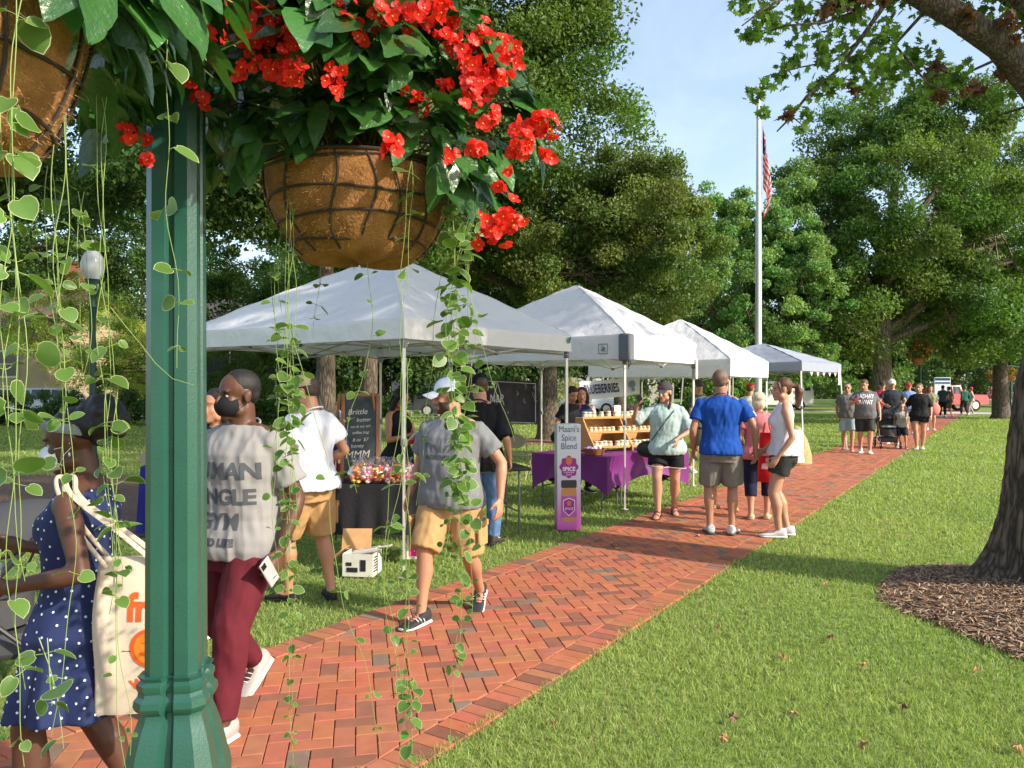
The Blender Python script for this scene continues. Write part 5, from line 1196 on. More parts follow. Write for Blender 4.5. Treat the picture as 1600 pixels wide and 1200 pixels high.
    for sh, el, wr, hd, pn, ar, s_ in f.arm:
        k = h*(.55+.45*fat)*(.88 if fem else 1); g.ell(sh+(0,0,-.008*h), (.030*k, .032*k, .036*k)); g.tube([T(.312, s_*.022*h, -.012*h), T(.302, s_*.055*h, -.010*h), T(.288, s_*.088*h, -.006*h)], [[.020*k,.026*k],[.022*k,.026*k],[.022*k,.026*k]], n=10, ref=(0,1,0)); u_ = el-sh; v = wr-el
        g.tube([sh, sh+u_*.35, sh+u_*.75, el], [.030*k, .0285*k, .0235*k, .0215*k], n=12); g.tube([el, el+v*.25, el+v*.6, wr], [.0215*k, .0235*k, .0185*k, .0145*k], n=12)
        # hand: palm, four jointed fingers, thumb from the side near the base
        hh = h*(.93 if fem else 1); sd_ = nrm(np.cross(hd, pn)); th_side = nrm(np.cross(pn, hd)) 
        fwd = Rt@np.array([0, 1, 0]); sg = 1 if np.dot(sd_, fwd) > 0 or ar.get('ts') == 1 else -1
        if ar.get('ts') == -1: sg = -1
        sd_ = sd_*sg  # towards the thumb
        w0 = wr; p1 = wr+hd*.026*hh; p2 = wr+hd*.052*hh
        g.tube([w0, p1, p2], [[.0155*hh,.0115*hh],[.0225*hh,.0100*hh],[.0235*hh,.0088*hh]], n=12, ref=pn)
        cu = R_(ar['curl'])
        for j, (o_, ln) in enumerate(((1.5,.044),(.5,.050),(-.5,.046),(-1.5,.036))):
            b0 = p2+sd_*o_*.0118*hh; ang = cu*(.7+.12*j); d0 = hd+sd_*o_*.03; pts = [b0-hd*.01*hh, b0]; d = nrm(d0)
            for q_, fr in enumerate((.45,.32,.26)):
                a_ = ang*(q_*.9+.6); d = nrm(nrm(d0)*math.cos(a_)+pn*math.sin(a_)); pts.append(pts[-1]+d*ln*fr*hh)
            g.tube(pts, np.array([.0062,.0060,.0055,.0050,.0042])*hh, n=8)
        b0 = wr+hd*.014*hh+sd_*.014*hh; d1 = nrm(hd*.75+sd_*.75+pn*.35); d2 = nrm(hd*.95+sd_*.25+pn*.45)
        g.tube([b0, b0+d1*.024*hh, b0+d1*.024*hh+d2*.028*hh], np.array([.0085,.0070,.0052])*hh, n=8)
    # neck and head
    sc = .132*h/.24*hs; Rh = rotm(head[0]+twist, head[1]-lean*.5, head[2]); nb = T(.305, 0, -.010*h); hc = nb+Rh@np.array([0, .012*h, .087*h*hs+ .003*h]); f.hc = hc; f.Rh = Rh; f.sc = sc
    def Hh(x, y, z): return hc+Rh@(np.array([x, y, z])*sc)
    f.H = Hh
    def he(g, c, r, **k): g.ell(Hh(*c), np.array(r)*sc, Rm=Rh, **k)
    f.he = he
    nr = .0365*h*(.80 if fem else 1)*(.75+.25*fat); g.tube([T(.27, 0, -.008*h), nb, Hh(0,-.022,-.05)], [nr*1.25, nr*1.02, nr*.95], n=16)
    jw = .92 if fem else 1
    he(g, (0,-.012,.035), (.076,.096,.085), n=20, k=12); he(g, (0,.020,-.035), (.062*jw,.066,.072), n=18, k=10); he(g, (0,.050,-.080), (.036*jw,.036,.034)); he(g, (0,.066,-.098), (.020*jw,.020,.018)); 
    for s_ in (-1, 1):
        he(g, (s_*.034,.052,-.024), (.026,.026,.026)); he(g, (s_*.046,.01,-.07), (.020*(1+.3*(fat-1)),.034,.028)); he(g, (s_*.079,-.010,-.008), (.008,.020,.032)); he(g, (s_*.083,-.018,.006), (.007,.014,.020))
    if face or vox < .012:
        g.tube([Hh(0,.078,.018), Hh(0,.092,.0), Hh(0,.104,-.026)], np.array([.008,.0085,.0125])*sc, n=8)
        for s_ in (-1, 1): he(g, (s_*.012,.093,-.034), (.009,.011,.008), n=8, k=6); he(g, (s_*.028,.074,.024), (.022,.014,.009), n=10, k=7)
        g.tube([Hh(-.022,.078,-.060), Hh(-.008,.088,-.056), Hh(.008,.088,-.056), Hh(.022,.078,-.060)], np.array([.004,.0075,.0075,.004])*sc, n=8); g.tube([Hh(-.020,.078,-.066), Hh(0,.087,-.068), Hh(.020,.078,-.066)], np.array([.004,.008,.004])*sc, n=8)
    def disp(co, no):
        for s_ in (-1, 1):
            c = Hh(s_*.031,.088,.002); d = np.linalg.norm((co-c)/sc, axis=1); co = co-np.outer(np.clip(1-d/.024, 0, 1)**1.0*.010*sc, Rh[:, 1])
        return co
    def colf(co):
        c = np.ones((len(co), 3))*skin; c *= (1+.05*sines(co, 22, 3))[:, None]
        L_ = (co-hc)@Rh/sc
        lp = (np.abs(L_[:, 0]) < .024) & (L_[:, 2] < -.050) & (L_[:, 2] > -.075) & (L_[:, 1] > .076); c[lp] = lips
        br = (np.abs(np.abs(L_[:, 0])-.031) < .019) & (np.abs(L_[:, 2]-.026+.12*(np.abs(np.abs(L_[:, 0])-.026))) < .0058) & (L_[:, 1] > .055); c[br] = f.brow
        if beard is not None:
            b_ = (L_[:, 2] < -.030) & (L_[:, 2] > -.125) & (L_[:, 1] > .0) & ((np.abs(L_[:, 0]) > .030) | (L_[:, 2] < -.078) | ((L_[:, 2] > -.052) & (L_[:, 2] < -.040) & (L_[:, 1] > .08))); b_ |= (np.abs(L_[:, 2]+.048) < .007) & (L_[:, 1] > .07) & (np.abs(L_[:, 0]) < .03)
            c[b_] = np.array(beard)
        return c
    f.brow = tuple(x*.35 for x in skin)
    f.body = solid('body', g, M('skin', (1,1,1), .48, attr=True, spec=.4, sss=.12, bump=.08, bs=300), f.t, vox, smooth=3 if vox < .012 else 2, disp=disp if vox < .012 else None, colf=colf)
    if vox < .012:
        for s_ in (-1, 1):
            g = G(); he(g, (s_*.028,.0665,.001), (.0095,.0105,.0070), n=12, k=8); he(g, (s_*.028,.0755,.001), (.0056,.0028,.0056), m=1, n=10, k=6)
            g.obj('eye', [M('eye_white', (.34,.31,.29), .3), M('eye_dark', (.03,.015,.01), .2)], f.t)
    return f
def fabric(col, name=None, **k):
    d = dict(rough=.85, var=.10, vs=9, bump=.12, bs=260, spec=.2); d.update(k); r = d.pop('rough')
    return M(name or 'fabric_%02d_%02d_%02d' % tuple(int(c*99) for c in col), col, r, **d)
def folds(amp, k=9, seed=0, vert=.38):
    def disp(co, no):
        q = co.copy(); q[:, 2] *= vert; n1 = sines(q, k, seed, 3); n2 = sines(q*np.array([1,1,2.2]), k*1.9, seed+5, 2)
        return co+no*(amp*(1-np.abs(n1)*2.2)*.8+amp*.45*n2)[:, None]
    return disp
def top(f, col, hem=-.03, sleeve=.55, ease=.014, neck=.318, name='t_shirt', mat=None, flare=.0, seed=0, amp=.006, straight=.95, sl_flare=.012, arms=True, colf=None, noremesh=False):
    h = f.h; g = G(); us = [u for u in np.linspace(hem, neck, 15)]; wch, dch, _ = f.sec(.2)
    def r_(u):
        w_, d_, yo = f.sec(max(u, -.06)); 
        if u < .2: w_ = max(w_, wch*straight); d_ = max(d_, dch*straight*.98)
        fl = flare*max(0, (.12-u)/.3); e = ease*(1 if u < .27 else .55)+.016*min(1, max(0, (.06-u)/.05))
        e += .012*math.exp(-((u+.03)/.05)**2)
        return f.ring(u, w_+fl, d_+fl+.008*h*math.exp(-((u+.03)/.06)**2), yo-.004*h*math.exp(-((u+.03)/.06)**2), e)
    g.loft([r_(u) for u in us])
    if f.fem:
        for s_ in (-1, 1): g.ell(f.T(.205, s_*.042*h, .044*h), np.array((.040, .036, .042))*h*f.fat**.5)
    if sleeve > 0:
        k = h*(.55+.45*f.fat)*(.88 if f.fem else 1)
        for sh, el, wr, hd, pn, ar, s_ in f.arm:
            g.ell(sh+(0,0,-.006*h), (.031*k+ease*.4, .034*k+ease*.5, .034*k+ease*.3)); inn = f.T(.262, s_*.06*h, -.004*h); g.tube([f.T(.300, s_*.040*h, -.010*h), f.T(.290, s_*.070*h, -.008*h), f.T(.276, s_*.100*h, -.004*h)], [[.020*k+ease*.3,.032*k],[.022*k+ease*.3,.034*k],[.022*k+ease*.3,.033*k]], n=12, ref=(0,1,0))
            if sleeve <= 1: e = sh+(el-sh)*sleeve; g.tube([inn, sh, sh+(e-sh)*.5, e], [.030*k, .030*k+ease*.5, .030*k+ease*.8, .027*k+ease+sl_flare], n=14, cap=3)
            else: e = el+(wr-el)*(sleeve-1); g.tube([inn, sh, sh+(el-sh)*.5, el, e], [.036*k, .034*k+ease*.5, .031*k+ease*.8, .026*k+ease, .018*k+ease], n=14, cap=2)
    elif arms:
        for sh, el, wr, hd, pn, ar, s_ in f.arm: g.tube([f.T(.285, s_*.03*h, -.006*h), f.T(.288, s_*.07*h, -.005*h)], [.022*h, .018*h], n=10)
    mt = mat or fabric(col, attr=colf is not None)
    o = solid(name, g, mt, f.t, max(f.vox, .008), smooth=4 if f.vox < .012 else 3, disp=folds(amp*.85, 34, seed), colf=colf)
    if sleeve > 0 and f.vox < .012 and colf is None:
        k = .75+.25*f.fat; g = G(); g.tube([f.T(.3135-.022*math.sin(a), .045*h*k*math.cos(a)*(.85 if f.fem else 1), -.012*h+.047*h*k*math.sin(a)) for a in np.linspace(0, 2*math.pi, 30)], .0065, n=8, cap=0); g.obj('neckband', mt, o)
    return o
def bottoms(f, col, length=.9, ease=.016, rise=.045, name='shorts', mat=None, seed=1, amp=.005, flare=.012, skirt=False):
    """length in leg units: 1 = knee, 2 = ankle"""
    h = f.h; g = G(); us = [-.085, -.06, -.03, 0, .02, rise]
    g.loft([f.ring(u, *f.sec(max(u, -.065)), ease*(1 if u < .03 else .5)) for u in us])
    for s_ in (-1, 1): g.ell(f.T(-.03, s_*.045*h*f.fat, -.036*h), np.array((.052*f.fat, .050, .054))*h)
    lr = (.5+.5*f.fat)*h*(1.04 if f.fem else 1)
    for hp, kn, an, ft in f.leg:
        if length <= 1.0001:
            e = hp+(kn-hp)*length; R0 = [.056*lr+ease*.7, .052*lr+ease, np.interp(length, [0, 1], [.055, .034])*lr+ease+flare]; P_ = [hp+(0,0,.01), hp+(e-hp)*.5, e]
        else:
            q = length-1; e = kn+(an-kn)*q; R0 = [.056*lr+ease*.7, .048*lr+ease, .035*lr+ease, .033*lr+ease*.9, np.interp(q, [.3, 1], [.034, .020])*lr+ease*.7+flare*.4]; P_ = [hp+(0,0,.01), hp+(kn-hp)*.55, kn, kn+(e-kn)*.4+np.array([0,-.008,0]), e]
        g.tube(P_, R0, n=16, cap=3)
    return solid(name, g, mat or fabric(col), f.t, max(f.vox, .008), smooth=5 if f.vox < .012 else 3, disp=folds(amp*.8, 30, seed))
def shoe(f, col, sole=(.75,.74,.70), kind='trainer', stripes=None, only=None, lace=(.7,.7,.68)):
    h = f.h; nm = {'trainer': 'shoe', 'sandal': 'sandal', 'slip': 'shoe'}[kind]
    for i, (hp, kn, an, ft) in enumerate(f.leg):
        Rf = rotm(ft[3], ft[4]); s_ = (-1, 1)[i]; ft_o = an; zb = -.045
        def q(p): return an+(np.asarray(p, float)*h)@Rf.T
        def sect(y, w, zl, zh, n=16):
            a = np.arange(n)*2*np.pi/n; x = w*np.cos(a); z = (zl+zh)/2+(zh-zl)/2*np.sign(np.sin(a))*np.abs(np.sin(a))**.8
            off = -s_*.004*math.sin((y+.03)*18)
            return q(np.stack([x+off, np.full(n, y), z], 1))
        so = fabric(sole, bump=.05, rough=.6); up = fabric(col, rough=.7)
        if kind == 'sandal':
            g = G(); g.loft([sect(y, w, zb-.001, zb+.013) for y, w in ((-.040,.010),(-.034,.019),(0,.020),(.035,.022),(.07,.0265),(.095,.023),(.108,.010))]); sh = g.obj('sandal', so, f.t)
            g = G()
            for y0, hh in ((.070,.028),(.030,.040),(-.012,.058)):
                g.tube([q((.024*math.cos(a), y0+.01*math.cos(a), zb+.012+hh*math.sin(a))) for a in np.linspace(0, math.pi, 9)], .004*h/1.7, n=6)
            g.tube([q((.0215*math.cos(a), -.005+.030*math.sin(a), .002)) for a in np.linspace(0, 2*math.pi, 13)], .0045*h/1.7, n=6)
            g.obj('strap', up, sh); continue
        g = G(); top_ = .016 if kind == 'trainer' else -.006
        g.loft([sect(*r) for r in ((-.046,.012,zb+.010,-.004),(-.041,.022,zb+.006,top_),(-.020,.0245,zb+.006,top_+.002),(.005,.0245,zb+.006,top_-.002),(.028,.026,zb+.006,-.004),(.055,.029,zb+.006,-.014),(.08,.030,zb+.006,-.019),(.100,.026,zb+.006,-.024),(.112,.015,zb+.010,-.029))])
        sh = g.obj(nm, up, f.t, ang=60)
        g = G(); g.loft([sect(*r) for r in ((-.050,.012,zb+.002,zb+.016),(-.044,.024,zb,zb+.017),(0,.026,zb,zb+.014),(.05,.031,zb,zb+.013),(.085,.032,zb,zb+.013),(.106,.026,zb+.002,zb+.014),(.116,.012,zb+.006,zb+.015))]); g.obj('sole', so, sh, ang=60)
        if kind == 'trainer' and f.vox < .0125:
            g = G()
            for y0 in (.022,.036,.050,.062):
                z_ = np.interp(y0, [.02,.065], [-.001,-.0155]); g.tube([q((-.013,y0,z_-.003)), q((0,y0+.004,z_+.003)), q((.013,y0,z_-.003))], .0022, n=5)
            g.tube([q((-.012,.018,.006)), q((-.02,.03,.004)), q((-.004,.022,.009)), q((.02,.03,.003)), q((.01,.018,.007))], .0018, n=5)
            g.obj('lace', fabric(lace), sh)
        if stripes:
            g = G()
            for sx in (-1, 1):
                for y0 in (.005,.022,.039):
                    g.tube([q((sx*.0262,y0,zb+.020)), q((sx*.0275,y0+.006,zb+.030)), q((sx*.0215,y0+.013,zb+.040))], .0036, n=6)
            g.obj('stripe', fabric(stripes), sh)
def hair(f, kind, col, seed=0, mat=None):
    g = G(); he = f.he; H_ = f.H; sc = f.sc
    if kind == 'buzz': he(g, (0,-.024,.046), (.0795,.0935,.084), n=22, k=12); he(g, (0,-.055,.005), (.070,.050,.055), n=16, k=10)
    elif kind == 'short': he(g, (0,-.026,.052), (.084,.094,.083), n=22, k=12); he(g, (0,.03,.10), (.055,.045,.025)); he(g, (0,-.06,-.01), (.070,.045,.06))
    elif kind == 'long':
        he(g, (0,-.024,.050), (.088,.096,.086), n=22, k=12)
        for s_ in (-1, 1): g.tube([H_(s_*.06,.02,.06), H_(s_*.088,-.02,-.02), H_(s_*.090,-.03,-.12), H_(s_*.075,-.03,-.21)], np.array([.03,.032,.036,.016])*sc, n=10)
        g.tube([H_(0,-.08,.04), H_(0,-.10,-.06), H_(0,-.09,-.22)], [[.08*sc,.03*sc],[.085*sc,.035*sc],[.05*sc,.02*sc]], n=14)
    elif kind == 'ponytail':
        he(g, (0,-.026,.050), (.083,.096,.084), n=22, k=12); he(g, (0,-.07,.0), (.06,.04,.06)); he(g, (0,-.115,.035), (.022,.025,.025))
        g.tube([H_(0,-.12,.035), H_(0,-.165,.03), H_(0.0,-.185,-.03), H_(.005,-.175,-.12), H_(.0,-.165,-.19)], np.array([.022,.034,.044,.036,.012])*sc, n=12)
        for s_ in (-1, 1): g.tube([H_(s_*.06,.045,.075), H_(s_*.078,.035,.02), H_(s_*.080,.02,-.04)], np.array([.012,.010,.004])*sc, n=7)
    elif kind == 'bun': he(g, (0,-.026,.050), (.083,.096,.084), n=22, k=12); he(g, (0,-.07,.0), (.06,.04,.06)); he(g, (0,-.11,.07), (.045,.04,.042))
    elif kind == 'braids':
        he(g, (0,-.026,.046), (.082,.094,.080), n=22, k=12); he(g, (0,-.06,-.01), (.068,.045,.06))
        for s_ in (-1, 1):
            P_ = [H_(s_*.07,-.03,-.03), H_(s_*.085,.0,-.08), H_(s_*.088,.03,-.14), H_(s_*.085,.055,-.20), H_(s_*.085,.06,-.26)]; g.tube(P_, np.array([.02,.018,.016,.014,.008])*sc, n=8)
            for q in np.linspace(.1, .95, 9):
                i = q*4; a = P_[int(i)]*(1-i % 1)+P_[min(4, int(i)+1)]*(i % 1); g.ell(a, np.array((.019,.017,.013))*sc)
    elif kind == 'puff':
        he(g, (0,-.028,.048), (.081,.092,.080), n=22, k=12)
        rr = np.random.default_rng(seed); c0 = np.array((0,-.125,.055))
        for d in rdir(60, rr): he(g, tuple(c0+d*np.array((.085,.070,.080))), (.026,.026,.026), n=8, k=6)
        he(g, tuple(c0), (.095,.085,.09))
    elif kind == 'bob': he(g, (0,-.022,.050), (.092,.098,.086), n=22, k=12); he(g, (0,-.045,-.03), (.09,.07,.08)); 
    m = mat or M('hair_%02d_%02d' % (int(col[0]*99), int(col[1]*99)), col, .55, var=.35, vs=22, stretch=(3,3,.6), bump=.5, bs=120, spec=.4)
    o = solid('hair', g, m, f.t, max(.006, f.vox*.8), smooth=2 if kind != 'buzz' else 3, disp=(lambda co, no: co+no*(.0035*sines(co*np.array([1,1,.35]), 70, seed, 2))[:, None]) if kind != 'buzz' else None)
    if kind not in ('puff',):
        # combed strands over the mass: short tapering locks
        pass
    return o
def cap(f, col, bill=None, back=False, curve=.3, badge=None, tilt=0.0):
    H_ = f.H; g = G(); s_ = -1 if back else 1; rows = []
    for a in np.linspace(0, math.pi/2*.98, 9):
        r = math.cos(a); z = .040+.100*math.sin(a)**.9; rows.append([H_(.089*r*math.cos(b)*1.0, (.104*r**.9)*math.sin(b)-.008, z-.012*math.sin(b)*0+(.006 if False else 0)) for b in np.arange(28)*2*math.pi/28])
    g.loft(rows); g.ell(H_(0,-.008,.142), np.array((.008,.008,.005))*f.sc)
    o = g.obj('cap', fabric(col, rough=.8), f.t, ang=60)
    g = G(); top_ = []; 
    for q in np.linspace(0, 1, 6):
        row = [H_(.080*(1-.25*q*q)*x, s_*(.055+.045*math.sqrt(max(0, 1-x*x*.9))+.075*q*math.sqrt(max(0, 1-.55*x*x))), .050-.020*q-.030*x*x*(1 if q > 0 else .6)) for x in np.linspace(-1, 1, 13)]; top_.append(row)
    dn = f.Rh@np.array([0, 0, -.005*f.sc/1.0])
    g.loft([[p for p in r] for r in top_], closed=False); g.loft([[p+dn for p in r] for r in top_], closed=False)
    g.loft([top_[-1], [p+dn for p in top_[-1]]], closed=False); g.obj('bill', fabric(bill or col, rough=.8), o, ang=60)
    if badge: g = G(); g.ell(H_(0, .094, .075), np.array((.020,.006,.017))*f.sc, Rm=f.Rh); g.obj('badge', fabric(badge), o)
    return o
def mask(f, col, kind='cloth'):
    g = G(); H_ = f.H
    if kind == 'cone': rows = [[H_(.056*math.cos(a)*s1, .045+pr*max(0, 1), -.044+.054*math.sin(a)*s1+zc) for a in np.arange(24)*2*math.pi/24] for s1, pr, zc in ((1.05,0,0),(1.0,.03,0),(.72,.058,0),(.30,.075,0),(.05,.078,0))]
    else: rows = [[H_(.062*math.cos(a)*s1, .028+pr, -.046+.054*math.sin(a)*s1) for a in np.arange(24)*2*math.pi/24] for s1, pr in ((1.08,0),(1.06,.028),(.85,.060),(.50,.076),(.1,.083))]
    g.loft(rows); o = g.obj('face_mask', fabric(col, rough=.8), f.t, ang=50)
    for s_ in (-1, 1):
        g = G(); 
        for zz in (-.015, -.085): g.tube([H_(s_*.055,.045,zz), H_(s_*.075,.01,-.02+(zz+.03)*.4), H_(s_*.088,-.022,-.008+(zz+.03)*.25)], .0012, n=5)
        g.obj('ear_loop', fabric((.75,.74,.72)) if sum(col) > 1 else fabric((.02,.02,.02)), o)
    return o
def shades(f, on_head=False):
    g = G(); z, y = (.085, .062) if on_head else (.003, .083)
    for s_ in (-1, 1): g.ell(f.H(s_*.032, y, z), np.array((.027,.006,.020))*f.sc, Rm=f.Rh); g.tube([f.H(s_*.058,y-.01,z+.008), f.H(s_*.080,y-.09,z+.004)], .0022, n=5)
    g.tube([f.H(-.008,y+.004,z+.006), f.H(.008,y+.004,z+.006)], .0025, n=5); return g.obj('sunglasses', M('shades', (.01,.01,.012), .12), f.t)
def print_on(f, sh, body, size, u, mat, x=0.0, sx=1.0, bold=.0, front=True, turn=0.0, me=None, name='print'):
    og = f.T(u, x, 0); fw = f.Rt@np.array([0, 1, 0]) if front else -(f.Rt@np.array([0, 1, 0])); rt = np.cross(np.array([0,0,1.]), fw)
    me = me or text_mesh(body, size, sx=sx, bold=bold)
    return wrap_on(name, me, sh, og, tuple(rt), (0,0,1), tuple(-fw), mat, f.t if False else sh, turn=turn)
def at_px(px, py_foot): return GR(px, py_foot)
WALK_A = ((-.10, .28, 0, .1, .1), (.10, -.30, .05, -.1, -.55))     # left forward
WALK_B = ((-.10, -.30, .05, .1, -.55), (.10, .28, 0, -.1, .1))
# ---------------- the people, nearest first
DARK = (.095,.038,.020); DARK2 = (.085,.034,.019); FAIR = (.50,.25,.16); TAN = (.42,.20,.115); PALE = (.55,.30,.21)
# 1 man in the grey printed shirt, striding towards the viewer behind the post
f = person('man in grey HUMAN JUNGLE GYM shirt and maroon trousers wearing a black mask', (-1.44, 3.92), R_(162), 1.81, fat=1.12, feet=((-.17,.27,0,.05,.05),(.11,-.36,.06,-.1,-.55)), skin=DARK, vox=.0075, head=(R_(-22), R_(-2), 0), hs=1.08, twist=R_(-2),
           arms={'L': dict(t=(.05,.03,-.29), curl=55, pole=(.5,-1,0)), 'R': dict(t=(.06,-.05,-.28))}, shw=1.0, lips=(.10,.035,.03))
s = top(f, (.25,.24,.235), hem=-.045, sleeve=.72, ease=.020, seed=3, amp=.009, mat=fabric((.25,.24,.235), var=.06))
TX = fabric((.075,.08,.09), 'shirt_print_dark')
for txt, sz, u in (('HUMAN', .112, .195), ('JUNGLE', .104, .125), ('GYM', .108, .058), ('AND LIFE', .048, .004)): print_on(f, s, txt, sz, u, TX, sx=1.0, bold=.004)
g = G(); P0 = f.T(.272, .02, .07); 
for s_ in (-1, 1): g.ell(np.array(f.T(.235, .02+s_*.028, .118)), (.026,.008,.034))
g.tube([f.T(.275,.02,.10), f.T(.25,.02,.115)], .003, n=5); g.obj('sunglasses', M('shades', (.01,.01,.012), .12), f.t)
bottoms(f, (.12,.014,.022), length=1.93, ease=.018, name='trousers', seed=8, amp=.008, mat=fabric((.10,.012,.020), 'maroon_cloth', var=.15))
shoe(f, (.36,.33,.31), sole=(.74,.72,.66)); hair(f, 'buzz', (.012,.009,.008)); mask(f, (.012,.012,.014))
W_ = f.arm[0]; g = G(); pp = W_[2]+W_[3]*.10; g.box((0,0,0), (.010,.075,.15), bev=.004); Mx = Matrix.Translation(Vector(pp)+Vector((-.015,.03,0)))@Matrix.Rotation(R_(-35), 4, 'X'); g.tf(Mx)
ph = g.obj('phone', M('phone_grey', (.35,.35,.36), .3)); ph.matrix_world = Matrix.Translation(f.t.location)@Matrix.Rotation(R_(158), 4, 'Z'); g = G(); g.box((-.006,.018,.055), (.004,.03,.03), bev=.001); g.tf(Mx); g.obj('camera_lens', M('phone_black', (.01,.01,.01), .2), ph)
tag(ph, 'pale grey phone held low in the hand of the man in maroon trousers', 'phone')
# 2 woman in the polka dot dress
f = person('woman in a navy polka dot dress and white mask carrying a cream tote', (-1.60, 2.86), R_(98), 1.60, fem=1, fat=1.16, feet=((-.10,.16,0,.05,0),(.10,-.16,.02,-.1,-.25)), skin=DARK2, vox=.0075, head=(R_(4), R_(-12), 0), hs=1.12, lips=(.10,.035,.03),
           arms={'L': dict(t=(.07,.085,-.165), pole=(.3,-1,-.3), hd=(-.1,1,.12), curl=55, pn=(-1,0,0)), 'R': dict(t=(.0,.17,-.13), pole=(.4,-1,-.4), hd=(-.1,1,.2), curl=55)})
def dots(f):
    return None
NAVY = M('navy_cloth', (.012,.022,.085), .8, var=.2, vs=8, bump=.1, bs=200)
def dress(f):
    h = f.h; g = G(); us = np.linspace(-.20, .295, 18)
    rows = []
    for u in us:
        w_, d_, yo = f.sec(max(u, -.06)); fl = .11*max(0, (.06-u)/.26)**1.1 if u < .06 else 0
        r = f.ring(u, w_+fl*.42, d_+fl*.5, yo, .014 if u < .26 else .006, n=48); 
        if u < .05:
            c = r.mean(0); a = np.arctan2(r[:, 1]-c[1], r[:, 0]-c[0]); k = (1+.075*np.sin(11*a)*min(1, (.05-u)/.2)); r[:, :2] = c[:2]+(r[:, :2]-c[:2])*k[:, None]
        rows.append(r)
    g.loft(rows)
    for s_ in (-1, 1): g.ell(f.T(.205, s_*.042*h, .044*h), np.array((.042,.038,.044))*h*f.fat**.5); g.tube([f.T(.285, s_*.03*h, -.006*h), f.T(.288, s_*.062*h, -.005*h)], [.022*h, .018*h], n=10)
    return solid('dress', g, NAVY, f.t, .008, smooth=2, disp=folds(.004, 11, 4))
d = dress(f)
# the dots, small white cloth spots lying on the dress
me = d.data; rr = random.Random(2); bmt = bmesh.new(); bmt.from_mesh(me); bmt.faces.ensure_lookup_table(); pts = []; 
fcs = bmt.faces[:]; rr.shuffle(fcs); g = G()
for fc in fcs:
    c = fc.calc_center_median()
    if all((c-p).length > .031 for p in pts):
        pts.append(c); nn = fc.normal; q = nn.to_track_quat('Z', 'Y').to_matrix(); a0 = rr.uniform(0, 6)
        g.add([c+nn*.0022+q@Vector((.0048*math.cos(a0+a), .0048*math.sin(a0+a), 0)) for a in np.arange(6)*math.pi/3], [(0,1,2,3,4,5)])
    if len(pts) > 620: break
bmt.free(); g.obj('dots', fabric((.66,.68,.74)), d)['kind'] = 'stuff'
hair(f, 'puff', (.010,.008,.008), 4); mask(f, (.60,.62,.66), 'cone'); shoe(f, (.3,.25,.2), kind='sandal', sole=(.1,.08,.07))
g = G(); rows = []
for k, (y0, w_) in enumerate(((.0,1),(.012,1.03),(.03,1.03),(.045,1.0))):
    pass
for q, (dz, e) in enumerate(((-.020,.0),(-.012,.004),(.012,.004),(.020,.0))):
    rows.append([f.H((.0815+e)*math.cos(a), (.097+e)*math.sin(a)-.012, .052+.040*math.sin(a)*.9+dz) for a in np.arange(40)*2*math.pi/40])
g.loft(rows, cap=False); rows2 = [[f.H((.078)*math.cos(a), (.093)*math.sin(a)-.012, .052+.036*math.sin(a)+dz) for a in np.arange(40)*2*math.pi/40] for dz in (-.018,.018)]; g.loft(rows2, cap=False)
g.obj('headband', fabric((.20,.23,.27), 'headband', bump=.4, bs=120), f.t)
g = G(); g.ell(f.H(-.088,-.012,-.045), (.004,.004,.009)); g.obj('earring', M('aluminium', (.62,.61,.58), .38), f.t)
# cup in her hand and tote on her shoulder
fm = Matrix.Translation(f.t.location)@Matrix.Rotation(R_(98), 4, 'Z')
W_ = f.arm[0]; cpos = fm@Vector(W_[2]+W_[3]*.085+W_[4]*.03)
t = thing('drinks_cup', 'clear plastic cup with a lid held by the woman in the polka dot dress', 'cup', tuple(cpos-Vector((0,0,.08))), 0)
g = G(); g.lathe([(0,0),(.030,0),(.042,.13),(.040,.13),(.028,.004),(0,.004)], 20); g.obj('cup', M('clear_cup', (.55,.60,.62), .2, coat=.5), t); g = G(); g.lathe([(.044,.128),(.044,.138),(.040,.142),(0,.143)], 20); g.obj('lid', M('cup_lid', (.45,.5,.55), .3), t)
TOTE = M('canvas', (.60,.50,.38), .85, var=.06, vs=5, bump=.25, bs=220)
tp = fm@Vector((-.20, -.265, .0)); 
t = thing('tote_bag', 'cream canvas tote with orange lettering and an orange circle, half hidden by the post', 'bag', (tp.x, tp.y, .545), R_(4))
rows = []; 
for z in np.linspace(0, .54, 12):
    q = z/.54; row = []; th = .055*(math.sin(math.pi*min(1, q*.9+.12)))**.7+.008
    for a in np.arange(40)*2*math.pi/40: row.append((.15*np.sign(math.cos(a))*abs(math.cos(a))**.45*(1-.03*q)+.008*math.sin(z*14), th*np.sign(math.sin(a))*abs(math.sin(a))**.8+.006*math.sin(math.cos(a)*9+z*9), z-.02*math.cos(a)**2*(q < .05)))
    rows.append(row)
g = G(); g.loft(rows); tb = g.obj('bag', TOTE, t, ang=70)
for s_ in (-1, 1):
    g = G(); SP = t.matrix_basis.inverted()@(fm@(Vector(f.T(.292, -.080*f.h, 0))+Vector((-.015, s_*.02, .055)))); e0 = Vector((-.10, -s_*.03, .51)); e1 = Vector((.08, -s_*.03, .51)); q0 = SP+Vector((-.006+.012*s_, -.028, -.05)); q1 = SP+Vector((.035+.012*s_, -.028, -.06))
    SPt = chaikin([e0, (e0+q0)/2+Vector((0,-.03,0)), q0, SP+Vector((-.015,0,.006)), SP+Vector((.015,0,.006)), q1, (e1+q1)/2+Vector((.03,-.03,0)), e1], 3); g.tube(SPt, [[.0085,.003]]*len(SPt), n=8, ref=(0,1,0)); g.obj('strap', TOTE, t)
TOR = fabric((.70,.10,.02), 'tote_red'); TOG = fabric((.75,.22,.02), 'tote_orange')
